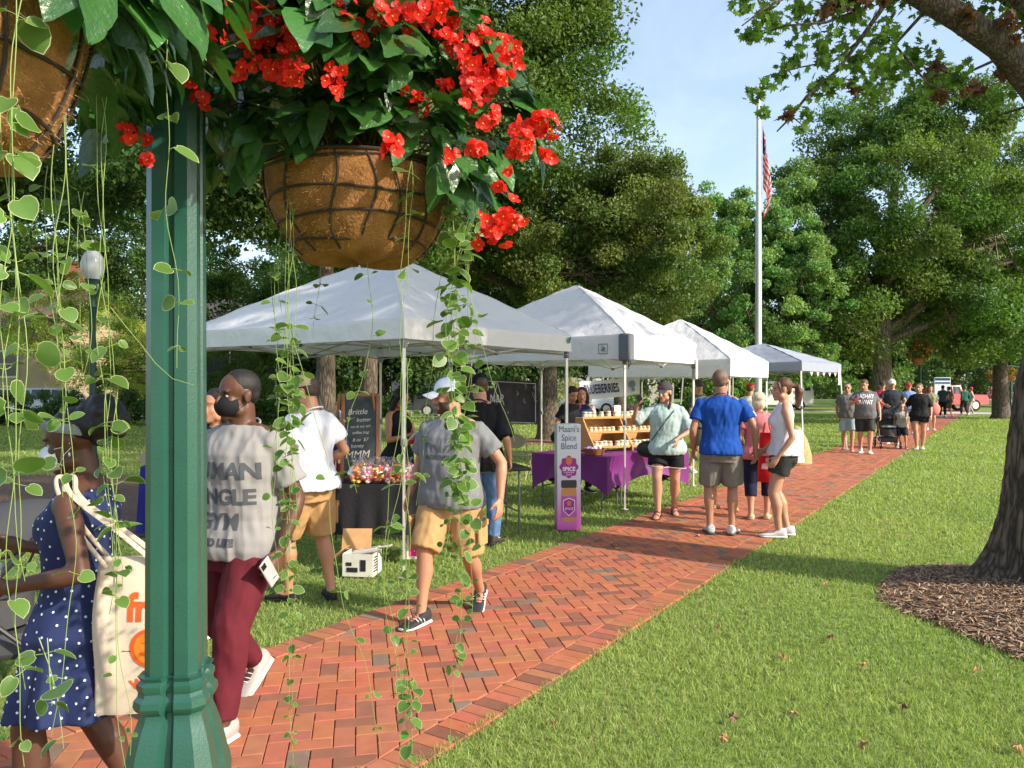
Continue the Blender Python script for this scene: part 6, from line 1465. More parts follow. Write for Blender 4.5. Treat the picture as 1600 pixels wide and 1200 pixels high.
def tprint(me, x, z, m, turn=0.0): return wrap_on('print', me, tb, (x, 0, z), (1,0,0), (0,0,1), (0,1,0), m, tb, turn=turn)
tprint(text_mesh('fre', .13, sx=.9, bold=.005), .045, .37, TOR); tprint(shape_mesh([disc_pts(0, 0, .068, 30)]), .060, .235, TOR); o = tprint(shape_mesh([disc_pts(0, 0, .055, 24)]), .060, .235, TOG); o.location.y = -.001
o = tprint(shape_mesh([[(-.035,-.02),(0,-.03),(.035,-.02),(.03,-.012),(0,-.02),(-.03,-.012)],[(-.03,.02),(0,.012),(.03,.02),(0,.028)]]), .060, .235, TOR); o.location.y = -.002
tprint(text_mesh('Worth', .045, bold=.002), .055, .12, TOR, R_(14)); tprint(shape_mesh([disc_pts(0,0,.022,12,.03), [(-.02,.02),(-.005,.05),(.0,.02)]]), .12, .48, TOG)
# 3 man in the white cap and grey shirt
f = person('bearded man in white cap, grey shirt and tan cargo shorts walking closer', (-.43, 5.62), R_(158), 1.765, fat=1.15, belly=.5, feet=((-.08,-.30,.045,.25,-.42),(.12,.27,0,-.25,0)), skin=TAN, vox=.009, head=(R_(-58), R_(-4), 0), beard=(.06,.035,.025),
           arms={'L': dict(t=(.10,-.005,-.28), pole=(.8,-1,0), curl=30), 'R': dict(t=(.075,.02,-.28), curl=35)}, shw=1.06, hs=1.10)
GS = (.165,.17,.178); s = top(f, GS, hem=-.05, sleeve=.66, ease=.022, seed=11, amp=.009)
LG = [[( -.012,-.01),(.0,.0),(.012,-.01),(.0,.10)]]+[[(x0, -.01), (x0+.012*s_, .0), (x0+s_*.055, .05+.01*k), (x0+s_*.02, .045+.01*k)] for s_ in (-1, 1) for k, x0 in enumerate((.02*s_, .06*s_, .10*s_))]
print_on(f, s, '', .1, .185, TX, me=shape_mesh(LG)); print_on(f, s, 'NORTHERN', .042, .160, TX, bold=.002)
KH = fabric((.40,.24,.105), 'khaki', var=.14, vs=7); b_ = bottoms(f, (.40,.24,.105), length=.99, ease=.030, flare=.018, seed=13, amp=.009, mat=KH)
def pockets(f, mat, sh):
    for i, s_ in ((0,-1), (1,1)):
        hp, kn, an, ft = f.leg[i]; c = hp+(kn-hp)*.62; R = .052*f.h*(.5+.5*f.fat)+.032; g = G(); g.box((c[0]+s_*(R-.002), c[1], c[2]), (.022,.15,.17), bev=.008); g.box((c[0]+s_*(R+.006), c[1], c[2]+.075), (.018,.155,.045), bev=.006); g.obj('pocket', mat, sh)
pockets(f, KH, b_); shoe(f, (.03,.032,.036), sole=(.78,.76,.72), stripes=(.75,.73,.70), lace=(.05,.05,.05)); hair(f, 'buzz', (.03,.02,.015)); cap(f, (.60,.63,.70), bill=(.72,.72,.74))
# 4 man in white T-shirt and tan cap
f = person('man in white T-shirt, tan cap and khaki cargo shorts seen from behind', (-1.60, 6.05), R_(62), 1.765, fat=1.14, belly=.4, feet=((-.10,.12,0,.2,0),(.12,-.12,0,-.75,0)), skin=TAN, vox=.010, head=(R_(14), R_(-12), 0),
           arms={'R': dict(t=(.06,.10,-.22), pole=(.7,-1,-.3), curl=40), 'L': dict(t=(.05,.1,-.23))}, shw=1.05)
top(f, (.62,.64,.70), hem=-.03, sleeve=.62, ease=.022, seed=21, amp=.010); b_ = bottoms(f, (0,0,0), length=.98, ease=.030, flare=.018, seed=22, amp=.009, mat=KH); pockets(f, KH, b_)
shoe(f, (.022,.02,.02), sole=(.02,.02,.02), kind='slip'); hair(f, 'buzz', (.05,.035,.025)); cap(f, (.33,.25,.17))
g = G(); e = f.arm[1][1]; g.ell(np.array(e)+(.0,.05,.05), (.05,.085,.06)); g.ell(np.array(e)+(.02,.10,.02), (.035,.05,.04)); bb = g.obj('pouch', fabric((.02,.04,.32), 'blue_cloth', bump=.4, bs=30)); bb.location = f.t.location; bb.rotation_euler = f.t.rotation_euler; tag(bb, 'blue cloth pouch under the arm of the man in the white T-shirt', 'bag')
# 5 man in black shirt, jeans, black cap
f = person('man in black shirt, black cap and jeans walking away beside the black banner', (-.33, 8.05), R_(-14), 1.80, fat=1.08, feet=((-.09,-.16,.02,.1,-.2),(.10,.16,0,-.25,0)), skin=FAIR, vox=.010, head=(R_(34), R_(-4), 0),
           arms={'L': dict(t=(.02,.14,-.20), pole=(.4,-1,-.3)), 'R': dict(t=(.05,.04,-.28))}, shw=1.05)
top(f, (.018,.016,.020), hem=-.075, sleeve=.95, ease=.028, seed=31, amp=.012, name='shirt'); bottoms(f, (.10,.19,.38), length=1.98, ease=.024, name='jeans', seed=32, amp=.010, mat=fabric((.11,.20,.38), 'denim', var=.35, vs=6)); shoe(f, (.05,.04,.035), sole=(.03,.03,.03)); hair(f, 'buzz', (.06,.04,.03)); cap(f, (.012,.012,.014))
# 6 woman behind the sweets table holding a leaflet
f = person('woman in sleeveless black top holding a red and white leaflet behind the chalkboard table', (-1.33, 9.0), R_(-125), 1.66, fem=1, feet=((-.09,0,0,.1,0),(.09,0,0,-.1,0)), skin=TAN, vox=.011, head=(R_(0), R_(-18), 0),
           arms={'L': dict(t=(-.02,.16,-.13), pole=(.5,-.6,-.6), hd=(-.2,1,.1), curl=45), 'R': dict(t=(-.02,.17,-.12), pole=(.5,-.6,-.6), hd=(-.2,1,.1), curl=45)})
top(f, (.012,.011,.013), hem=-.04, sleeve=0, seed=41, name='top'); bottoms(f, (.015,.014,.016), length=1.95, name='trousers'); shoe(f, (.05,.05,.05)); hair(f, 'long', (.012,.009,.008))
g = G(); g.box((.07,.33,1.10), (.17,.012,.23), rx=R_(-50)); bk = g.obj('leaflet', fabric((.68,.66,.64))); g = G(); g.box((.07,.335,1.055), (.172,.014,.08), rx=R_(-50)); g.obj('print', fabric((.55,.03,.03)), bk); bk.location = f.t.location; bk.rotation_euler = f.t.rotation_euler; tag(bk, 'red and white leaflet held by the woman in the black top', 'leaflet')
# 7 vendors behind the spice tables
f = person('vendor in black printed T-shirt leaning over the spice table behind the pillar sign', (.82, 12.0), R_(-125), 1.70, fem=0, feet=((-.1,-.05,0,.1,0),(.1,.05,0,-.1,0)), skin=TAN, vox=.012, lean=.22, head=(R_(-30), R_(-18), 0), arms={'L': dict(t=(.02,.14,-.24), pole=(.5,-1,0)), 'R': dict(t=(.04,.10,-.26))})
s = top(f, (.014,.013,.015), hem=-.05, sleeve=.6, ease=.02, seed=51); bottoms(f, (.015,.014,.016), length=1.95, name='trousers'); hair(f, 'short', (.02,.012,.010)); shoe(f, (.02,.02,.02)); print_on(f, s, '', .1, .22, fabric((.22,.25,.24)), x=.06, front=False, me=shape_mesh([disc_pts(0,0,.06,18)]))
f = person('woman vendor with long brown hair in a floral cardigan over a navy top', (1.12, 12.2), R_(-158), 1.66, fem=1, fat=1.12, skin=PALE, vox=.012, head=(R_(-28), 0, 0), arms={'L': dict(t=(.02,.10,-.27)), 'R': dict(t=(.04,.08,-.27))})
top(f, (.015,.018,.07), hem=-.05, sleeve=0, ease=.006, seed=61, name='top'); h_ = f.h
def floral(co): r = np.random.default_rng(1); a = sines(co, 30, 5); b = sines(co, 34, 8); c = np.ones((len(co), 3))*(.55,.45,.42); c[a > .28] = (.45,.05,.05); c[b > .30] = (.06,.05,.10); c[(a < -.3)] = (.12,.18,.12); return c
g = G()
for s_ in (-1, 1):
    for q in (0,): g.tube([f.T(.285, s_*.05*h_, -.0), f.T(.24, s_*.075*h_, -.004*h_), f.T(.12, s_*.085*h_, 0), f.T(-.04, s_*.092*h_, 0)], [[.03*h_,.050*h_],[.040*h_,.062*h_],[.036*h_,.066*h_],[.04*h_,.078*h_]], n=14, ref=(0,1,0))
for sh, el, wr, hd, pn, ar, s_ in f.arm: g.tube([sh, el, el+(wr-el)*.3], [.042*h_,.036*h_,.034*h_], n=12)
g.loft([f.ring(u, f.sec(u)[0], f.sec(u)[1]*.6, -.03, .014) for u in (-.04,.1,.2,.28)])
solid('cardigan', g, fabric((1,1,1), 'floral', var=.05, attr=True), f.t, .011, smooth=1, colf=floral); bottoms(f, (.03,.03,.05), length=1.95, name='trousers'); hair(f, 'long', (.045,.018,.012)); shoe(f, (.05,.05,.05)); 
# 8 woman in pale green tee, phone to her head
f = person('woman in pale green T-shirt and black cap lifting a phone, dark braids', (2.02, 9.98), R_(163), 1.74, fem=1, fat=1.20, feet=((-.07,-.20,.0,.25,-.05),(.10,.20,0,-.1,0)), skin=FAIR, vox=.010, head=(R_(-30), R_(-5), 0),
           arms={'R': dict(t=(.10,.13,.03), pole=(.7,-.2,-1), hd=(-.55,-.1,.9), curl=40), 'L': dict(t=(-.005,.14,-.20), pole=(.8,-.6,-.3), hd=(-.2,.5,-.8), curl=35)}, shw=1.06, roll=R_(0))
top(f, (.40,.52,.49), hem=-.055, sleeve=.92, ease=.026, seed=71, amp=.011, sl_flare=.02, straight=1.0); b_ = bottoms(f, (.018,.018,.020), length=.60, ease=.02, flare=.022, seed=72)
g = G()
for hp, kn, an, ft in f.leg:
    c = hp+(kn-hp)*.60; R = .052*f.h*1.14+.042; g.tube([c+(R*math.cos(a), R*math.sin(a)*.95, .012*math.cos(a*1)) for a in np.linspace(0, 2*math.pi, 30)], .004, n=6, cap=0)
g.obj('trim', fabric((.72,.70,.70)), b_); shoe(f, (.02,.018,.016), kind='sandal', sole=(.03,.025,.02)); hair(f, 'braids', (.028,.016,.012)); cap(f, (.05,.05,.055), badge=(.45,.03,.03)); shades(f) if False else None
w3 = f.arm[1]; g = G(); g.box(tuple(np.array(w3[2])+np.array(w3[3])*.09+(-.0,.03,.0)), (.07,.012,.145), bev=.004, rx=R_(10), ry=R_(25)); ph = g.obj('phone', M('phone_black', (.01,.01,.01), .2)); ph.location = f.t.location; ph.rotation_euler = f.t.rotation_euler; tag(ph, 'black phone raised beside the cap of the woman in pale green', 'phone')
BAGB = M('black_leather', (.015,.013,.012), .45, bump=.3, bs=60); g = G(); c = f.T(-.02, .13*f.h, .075); g.ell(c, (.15,.055,.11), n=20, k=12); bg_ = g.obj('bag', BAGB); bg_.location = f.t.location; bg_.rotation_euler = f.t.rotation_euler; tag(bg_, 'black crossbody bag on the hip of the woman in pale green', 'bag')
g = G(); rowsP = [f.T(.30, -.075*f.h, .01), f.T(.26, -.055*f.h, .112), f.T(.20, -.01*f.h, .178), f.T(.12, .05*f.h, .160), f.T(.05, .10*f.h, .13)]; g.tube(rowsP, .006, n=6); g.tube([rowsP[0], f.T(.27,-.05*f.h,-.11), f.T(.12,.06*f.h,-.145), f.T(.02,.14*f.h,-.05), f.T(.03,.13*f.h,.05)], .006, n=6); g.obj('strap', BAGB, bg_)
# 9 man in royal blue
f = person('man in royal blue T-shirt and grey shorts standing with his back turned', (2.40, 8.75), R_(-12), 1.86, fat=1.08, feet=((-.14,.0,0,.2,0),(.10,-.02,0,-.35,0)), skin=TAN, vox=.0095, head=(R_(-22), R_(4), 0), arms={'L': dict(t=(.045,.05,-.28)), 'R': dict(t=(.085,.02,-.285), pole=(.8,-1,0))}, shw=1.10, hs=1.10)
s = top(f, (.010,.085,.42), hem=-.035, sleeve=.62, ease=.018, seed=81, amp=.010, mat=fabric((.012,.070,.34), var=.05)); 
sh_, el_ = f.arm[1][0], f.arm[1][1]; c = sh_+(el_-sh_)*.44; me = shape_mesh([[(-.03,-.045),(.03,-.045),(.03,.04),(-.03,.04)]]); wrap_on('patch', me, s, tuple(c), (0.3,1,0), (0,0,1), (-1,.3,0), fabric((.42,.55,.68)), s, cell=.012)
g = G(); w_ = f.arm[0][2]; g.tube([np.array(w_)+(.03*math.cos(a), .03*math.sin(a), .01) for a in np.linspace(0, 6.28, 13)], .007, n=6, cap=0); g.obj('watch_strap', M('matt_black', (.015,.015,.017), .7), f.t); g = G(); w_ = f.arm[1][2]; g.tube([np.array(w_)+(.03*math.cos(a), .03*math.sin(a), .01) for a in np.linspace(0, 6.28, 13)], .004, n=6, cap=0); g.obj('wristband', M('matt_black', (.015,.015,.017), .7), f.t)
b_ = bottoms(f, (.20,.18,.16), length=.92, ease=.030, flare=.02, seed=82, amp=.009); shoe(f, (.48,.48,.47), sole=(.07,.07,.07), lace=(.1,.1,.1)); hair(f, 'buzz', (.16,.10,.07))
# 10 woman in white tank
f = person('woman with a brown ponytail in white sleeveless top and black shorts', (2.97, 8.62), R_(80), 1.77, fem=1, fat=1.04, feet=((-.08,-.01,0,.0,0),(.09,-.13,0,-.25,0)), skin=FAIR, vox=.0095, head=(R_(6), R_(-3), 0), arms={'L': dict(t=(.03,.05,-.285), curl=25), 'R': dict(t=(.02,.10,-.26))})
s = top(f, (.66,.62,.66), hem=-.01, sleeve=0, ease=.016, seed=91, amp=.008, straight=.98, name='vest'); bottoms(f, (.022,.024,.022), length=.52, ease=.018, flare=.016, seed=92); shoe(f, (.68,.60,.62), sole=(.76,.74,.74)); hair(f, 'ponytail', (.085,.035,.018))
# 11 older woman in pink, bag
f = person('older woman with cream white hair in a pink top and navy cropped trousers', (3.13, 9.75), R_(-20), 1.60, fem=1, fat=1.15, feet=((-.09,-.06,0,.1,0),(.10,.05,0,-.1,0)), skin=FAIR, vox=.011, head=(R_(10), R_(-6), 0), arms={'L': dict(t=(.03,.06,-.27)), 'R': dict(t=(.03,.10,-.26))})
top(f, (.62,.20,.22), hem=-.05, sleeve=.55, ease=.022, seed=95); bottoms(f, (.012,.018,.05), length=1.45, ease=.02, seed=96, name='trousers'); shoe(f, (.50,.38,.26), sole=(.4,.3,.2), kind='slip'); hair(f, 'bob', (.62,.52,.34))
t = thing('shopping_bag', 'bright red shopping bag printed in white, hanging between the ponytail woman and the pink top', 'bag', (3.10, 9.34, .52), R_(-30))
g = G(); rows = []
for z in np.linspace(0, .60, 10): q = z/.6; rows.append([((.12-.04*q)*np.sign(math.cos(a))*abs(math.cos(a))**.6, (.055-.02*q)*math.sin(a)+.01*math.sin(z*20+a*2), z) for a in np.arange(24)*2*math.pi/24])
g.loft(rows); rb_ = g.obj('bag', fabric((.62,.012,.015), 'red_plastic', rough=.4), t, ang=70); g = G(); g.tube([(-.05,0,.58),(-.02,0,.72),(.02,0,.72),(.05,0,.58)], .008, n=6); g.obj('handle', MATS['red_plastic'], t)
wrap_on('print', shape_mesh([disc_pts(.02, .05, .03, 14), [(-.06,-.06),(.06,-.06),(.05,.0),(.0,.02),(-.05,.0)], [(-.05,.10),(.05,.10),(.03,.13),(-.03,.13)]]), rb_, (0,0,.22), (1,0,0), (0,0,1), (0,1,0), fabric((.70,.35,.32)), rb_)
f = person('person in purple floral shirt hidden behind the man in blue', (2.92, 10.55), R_(150), 1.58, fem=1, fat=1.1, feet=((-.12,.0,0,.5,0),(.13,.02,0,-.6,0)), skin=FAIR, vox=.012, head=(R_(-10), R_(-10), 0))
top(f, (1,1,1), hem=-.09, sleeve=.6, ease=.022, seed=98, mat=MATS['floral'], colf=lambda co: np.where((sines(co, 40, 3) > .1)[:, None], (.16,.08,.36), (.5,.45,.62))); bottoms(f, (.60,.58,.55), length=.98, ease=.02); shoe(f, (.42,.24,.11), sole=(.35,.2,.1), kind='slip'); hair(f, 'bob', (.16,.07,.04))
t = thing('shopping_bag', 'green and yellow patterned bag behind the grey shorts of the man in blue', 'bag', (2.72, 10.2, .40), R_(10)); g = G(); rows = []
for z in np.linspace(0, .36, 8): rows.append([((.11)*np.sign(math.cos(a))*abs(math.cos(a))**.6*math.sin(.5+z*5)**.5, .05*math.sin(a), z) for a in np.arange(20)*2*math.pi/20])
g.loft(rows); g.obj('bag', M('green_yellow', (.22,.36,.03), .5, col2=(.55,.45,.04), vs=12), t); g = G(); g.tube([(-.05,0,.34),(0,0,.50),(.05,0,.34)], .006, n=6); g.obj('handle', M('white_card', (.68,.64,.56), .7), t)
# ---- farther people, coarse faces
def quick(label, px, pyf, rz, h, fem=0, fat=1.0, skin=FAIR, tc=(.2,.2,.2), bc=(.05,.05,.05), bl=.95, hr=('short', (.04,.025,.02)), capc=None, sl=.6, sc_=(.6,.6,.6), feet=None, arms=None, head=(0,0,0), vox=.014, tk={}, belly=0, group=None, bk={}, sk='trainer', d=None):
    x, y = GR(px, pyf) if d is None else ((px-800)/FPX*d, d)
    f = person(label, (x, y), R_(rz), h, fem=fem, fat=fat, belly=belly, feet=feet or ((-.09,.14,0,.1,0),(.10,-.14,.02,-.1,-.3)), skin=skin, vox=vox, head=tuple(R_(a) for a in head), arms=arms, group=group)
    s = top(f, tc, hem=tk.get('hem', -.04), sleeve=sl, ease=.02, seed=int(px), amp=.009); bottoms(f, bc, length=bl, ease=bk.get('ease', .022), flare=.016 if bl < 1 else .004, name='shorts' if bl < 1 else 'trousers'); shoe(f, sc_, kind=sk)
    hair(f, *hr)
    if capc: cap(f, capc)
    return f, s
f, s = quick('man in grey T-shirt, light denim shorts and sunglasses, leftmost of the walking group', 1325, 704, 158, 1.76, fat=1.12, belly=.6, tc=(.16,.16,.165), bc=(.34,.45,.52), sc_=(.36,.2,.12), sk='sandal', head=(-10,0,0), hr=('buzz', (.10,.06,.04)), feet=((-.09,.08,0,.1,0),(.10,-.10,0,-.1,0))); shades(f)
f, s = quick('big man in dark grey shirt lettered in white, reading the phone in his hand', 1352, 708, 160, 1.86, fat=1.25, belly=.9, tc=(.13,.125,.135), bc=(.025,.023,.023), tk=dict(hem=-.06), head=(-20,-18,0), hr=('short', (.09,.045,.025)), sc_=(.70,.68,.66), arms={'R': dict(t=(.02,.17,-.10), pole=(.6,-.5,-.6), hd=(-.3,1,.1), curl=40), 'L': dict(t=(.07,.04,-.28))})
print_on(f, s, 'SASHAY\nAWAY', .15, .205, fabric((.72,.70,.70)), sx=.72, bold=.004)
w3 = f.arm[1]; g = G(); g.box(tuple(np.array(w3[2])+np.array(w3[3])*.08+(0,0,.03)), (.08,.15,.02), rx=R_(-40)); ph = g.obj('phone', fabric((.35,.02,.04))); ph.location = f.t.location; ph.rotation_euler = f.t.rotation_euler; tag(ph, 'red phone held out by the big man in the lettered shirt', 'phone')
quick('man in white cap and black T-shirt pushing the stroller', 1394, 694, 165, 1.88, fat=1.15, tc=(.03,.035,.042), bc=(.05,.05,.06), capc=(.72,.72,.72), arms={'L': dict(t=(.02,.18,-.19), pole=(.8,-.6,-.4), curl=60), 'R': dict(t=(.02,.18,-.19), pole=(.8,-.6,-.4), curl=60)})
quick('man in red T-shirt and dark cap between the lettered shirt and the white cap', 1379, 684, 165, 1.84, tc=(.50,.02,.035), bc=(.05,.05,.05), capc=(.05,.04,.035), fat=1.1)
quick('woman in black top and black shorts walking at the right of the stroller', 1437, 702, 152, 1.76, fem=1, fat=1.22, tc=(.014,.013,.015), bc=(.014,.013,.015), bl=.45, sl=.95, head=(-18,0,0), hr=('bun', (.10,.05,.025)), skin=FAIR, sc_=(.5,.5,.52), feet=((-.06,-.10,0,.1,0),(.07,.14,0,-.1,0)), arms={'L': dict(t=(.06,.03,-.28)), 'R': dict(t=(.09,-.04,-.27))})
quick('child in light shirt and dark shorts beside the stroller', 1409, 700, 160, 1.18, tc=(.42,.38,.34), bc=(.03,.03,.04), hr=('bob', (.30,.18,.08)), sc_=(.3,.3,.3))
quick('man in red cap and blue T-shirt behind the woman in black', 1420, 678, 165, 1.80, tc=(.16,.26,.50), bc=(.30,.28,.26), capc=(.48,.03,.03))
f, s = quick('woman in olive top carrying a pink bag behind the woman in black', 1454, 672, 160, 1.70, fem=1, fat=1.1, tc=(.22,.22,.12), bc=(.30,.20,.12), bl=.5, hr=('long', (.14,.06,.03)), tk=dict(hem=-.16))
x, y = GR(1461, 673); g = G(); g.ell((0,0,0), (.20,.11,.24)); bg_ = g.obj('bag', fabric((.62,.20,.17))); bg_.location = (x, y, .82); tag(bg_, 'large pink shoulder bag of the woman in the olive top', 'bag')
quick('person in dark teal top with a backpack facing the red car', 1473, 652, -20, 1.75, tc=(.03,.06,.08), bc=(.02,.02,.02), bl=1.9, hr=('short', (.01,.01,.01)), vox=.02)
quick('person in dark clothes beside the one in the teal top', 1482, 652, 20, 1.68, tc=(.05,.06,.05), bc=(.10,.08,.06), bl=.95, hr=('short', (.01,.01,.01)), vox=.02)
quick('person in green jacket in front of the red car bonnet', 1507, 649, 10, 1.70, tc=(.02,.11,.08), bc=(.03,.04,.05), bl=1.9, sl=1.9, hr=('short', (.12,.1,.08)), vox=.02)
quick('person with red scarf and pale coat walking a tan dog', 1517, 648, 70, 1.66, fem=1, tc=(.46,.42,.34), bc=(.35,.32,.30), bl=1.9, sl=1.9, hr=('bob', (.45,.03,.05)), vox=.02)
for i, (px, d, tc_, lab) in enumerate(((1539, 92, (.05,.04,.04), 'tiny dark clad walker far down the path, left of the white and red ones'), (1545, 96, (.6,.55,.52), 'tiny far walker in white, left of the one in red'), (1549, 95, (.5,.08,.06), 'tiny far walker in red down the path'), (1553, 99, (.62,.5,.46), 'tiny far walker in pale pink, rightmost down the path'))):
    quick(lab, px, 0, 160, 1.75, tc=tc_, bc=(.4,.38,.36) if i else (.03,.03,.03), vox=.03, d=d)
quick('man in dark green T-shirt standing behind the jam shelf, head turned right', 1092, 0, -140, 1.80, tc=(.06,.085,.065), bc=(.03,.035,.03), fat=1.15, d=15.2, hr=('short', (.06,.04,.03)), capc=(.06,.06,.06), arms={'L': dict(t=(.0,.16,-.13), pole=(.5,-.6,-.6), hd=(-.2,1,.1)), 'R': dict(t=(.0,.16,-.13), pole=(.5,-.6,-.6), hd=(-.2,1,.1))}, head=(-30,0,0))
quick('man in backwards red cap and white T-shirt behind the flagpole', 1172, 0, -30, 1.74, tc=(.68,.70,.72), bc=(.1,.1,.12), d=17.0, hr=('buzz', (.08,.05,.035)), capc=(.55,.03,.04))
quick('woman in black top and shorts bending by the tree trunk behind the first tent', 513, 698, 60, 1.66, fem=1, tc=(.05,.045,.05), bc=(.012,.014,.035), bl=.5, hr=('bun', (.08,.04,.025)), skin=FAIR, head=(0,-30,0))
quick('small child in pale blue top beside the bending woman', 526, 704, 120, 1.28, tc=(.36,.44,.62), bc=(.3,.35,.5), hr=('bob', (.16,.08,.04)))
f, s = quick('woman in black with long dark hair, half hidden behind the green post', 338, 0, 150, 1.66, fem=1, tc=(.012,.011,.013), bc=(.02,.02,.02), bl=1.9, hr=('long', (.012,.01,.01)), d=5.3, skin=TAN, vox=.012)
quick('bystander in white shirt far behind the banner near the parked cars', 838, 0, 40, 1.7, tc=(.6,.6,.62), bc=(.2,.2,.25), d=38, vox=.02)
quick('bystander in dark shirt sitting out of the sun beyond the left car', 690, 0, 40, 1.7, tc=(.08,.09,.12), bc=(.1,.1,.1), d=36, vox=.02)
# ---- pushchairs
def stroller(label, loc, rz, hood=(.03,.03,.034)):
    t = thing('stroller', label, 'stroller', (*loc, 0), rz); FR = M('stroller_frame', (.03,.03,.032), .4, metal=.3); CL = M('stroller_cloth', hood, .8, bump=.2, bs=50)
    for x, y, r in ((-.24,.38,.10),(.24,.38,.10),(-.27,-.32,.14),(.27,-.32,.14)):
        g = G(); a = np.arange(25)*2*math.pi/24; g.tube([(x, y+(r-.018)*math.cos(b), r+(r-.018)*math.sin(b)) for b in a], .018, n=8, cap=0); wh = g.obj('wheel', M('tyre', (.02,.02,.02), .8), t)
        g = G(); g.tube([(x-.015,y,r),(x+.015,y,r)], .03, n=10)
        for b in a[:-1:4]: g.tube([(x,y,r),(x,y+(r-.02)*math.cos(b),r+(r-.02)*math.sin(b))], .005, n=5)
        g.obj('rim', M('aluminium', (.62,.61,.58), .38), wh)
    for s_ in (-1, 1):
        g = G(); g.tube([(s_*.24,.38,.10),(s_*.26,.05,.50),(s_*.25,-.36,.98),(s_*.22,-.46,1.02)], .014, n=8); g.tube([(s_*.27,-.32,.14),(s_*.26,.05,.50)], .014, n=8); g.obj('frame', FR, t)
    g = G(); g.tube([(-.22,-.46,1.02),(0,-.48,1.03),(.22,-.46,1.02)], .017, n=8); g.obj('handle', FR, t)
    g = G(); g.loft([[(.21*math.cos(a), .05+.26*math.sin(a), z) for a in np.arange(20)*2*math.pi/20] for z in (.34,.40,.52)]); g.loft([[(x, y, z) for x in np.linspace(-.2,.2,6)] for y, z in ((.08,.50),(-.12,.52),(-.24,.80))], closed=False); g.obj('seat', CL, t)
    g = G(); g.loft([[(.22*math.cos(a), -.20+.30*math.sin(b), .78+.25*math.sin(a)*math.cos(b*.7)) for a in np.linspace(0, math.pi, 12)] for b in np.linspace(-.9, 1.2, 8)], closed=False); g.obj('hood', CL, t, ang=60)
    g = G(); g.box((0,-.02,.24), (.42,.5,.14), bev=.04); g.obj('basket', CL, t); g = G(); g.tube([(-.24,.08,.60),(-.18,.34,.64),(.18,.34,.64),(.24,.08,.60)], .016, n=8); g.obj('bumper_bar', FR, t)
    return t
x, y = GR(1387, 700); t = stroller('black stroller with a grey hood pushed by the man in the white cap', (x, y), R_(165), (.05,.05,.055)); g = G(); [g.ell((.1*math.cos(a), .1+.08*math.sin(a), .60), (.09,.08,.04)) for a in (0,1.5,3,4.5)]; bl = g.obj('blanket', fabric((.62,.66,.50))); bl.location = t.location; bl.rotation_euler = t.rotation_euler; tag(bl, 'pale green blanket in the stroller beside the lettered shirt', 'blanket')
stroller('black pushchair in the shade in front of the masked woman', (-2.95, 4.35), R_(115))
# ================================================ FLAGPOLE, LAMPS, VEHICLES, HOUSES
x, y = (1185-800)/FPX*24, 24.0
t = thing('flagpole', 'tall pale steel flagpole with a ball finial, flying a limp striped flag', 'flagpole', (x, y, 0)); WM = M('white_metal', (.60,.63,.64), .35, metal=.3)
g = G(); g.tube([(0,0,0),(0,0,3),(0,0,7),(0,0,10.75)], [.105,.10,.080,.055], n=20, cap=2); g.obj('pole', WM, t)
g = G(); g.lathe([(0,0),(.22,0),(.22,.04),(.14,.10),(.11,.16)], 20); g.obj('collar', WM, t)
g = G(); g.ell((0,0,10.98), (.12,.12,.12), n=18, k=12); g.tube([(0,0,10.7),(0,0,10.9)], .05, n=10); g.obj('ball', M('ball', (.72,.70,.66), .3, metal=.2), t)
g = G(); g.tube([(.09,0,10.6),(.10,0,1.2)], .008, n=5); g.obj('rope', WM, t)
FLG = bpy.data.materials.new('flag'); FLG.use_nodes = True
def flag():
    r = thing('flag', 'limp red and white striped flag with a blue corner hanging against the pole', 'flag', (x+.10, y, 7.35))
    NU, NZ = 40, 40; V = []; Hh_ = 2.5
    def P(u, s_):   # u along the fly, s_ across the stripes; the cloth hangs in folds
        a = .62; z = Hh_*(1-s_*.62)-u*1.35; xx = .03+.42*u**.7*(.6+.4*math.sin(s_*3))*(.55+.3*math.sin(u*9+s_*2)); yy = .12*math.sin(u*16+s_*4)*u**.4; return (xx, yy, z)
    for i in range(NU+1):
        for j in range(NZ+1): V.append(P(i/NU, j/NZ))
    fs = [[], [], []]
    for i in range(NU):
        for j in range(NZ):
            s_ = (j+.5)/NZ; st = int(s_*13) % 2; k = 2 if (i < NU*.12 and s_ < 7/13) else st; a = i*(NZ+1)+j; fs[k].append((a, a+1, a+NZ+2, a+NZ+1))
    ms = [fabric((.62,.10,.10), 'flag_red', trl=.45), fabric((.72,.68,.66), 'flag_white', trl=.45), fabric((.03,.04,.14), 'flag_blue', trl=.3)]
    for k, nm in enumerate(('red_stripes', 'white_stripes', 'blue_corner')): o = npmesh(nm, V, np.array(fs[k]), ms[k], r, smooth=True)
flag()
IRON = M('dark_green_iron', (.012,.045,.035), .4)
t = thing('lamp_post', 'far slim dark lamp post with a frosted acorn globe at the left', 'lamp post', ((145-800)/FPX*12.2, 12.2, 0))
g = G(); g.lathe([(0,0),(.16,0),(.16,.08),(.10,.14),(.09,.5),(.065,.6),(.055,.7),(.05,2.3),(.055,2.9),(.075,2.94),(.05,2.99),(.05,3.1),(.10,3.2),(.085,3.3),(.11,3.36),(.12,3.38),(0,3.38)], 20); g.obj('column', IRON, t)
g = G(); g.lathe([(.11,3.38),(.165,3.50),(.18,3.62),(.15,3.74),(.10,3.82),(.07,3.85),(.075,3.88),(.03,3.95),(.02,4.0),(0,4.02)], 24); g.obj('globe', M('frosted_glass', (.42,.44,.44), .35, trl=.3, coat=.3), t)
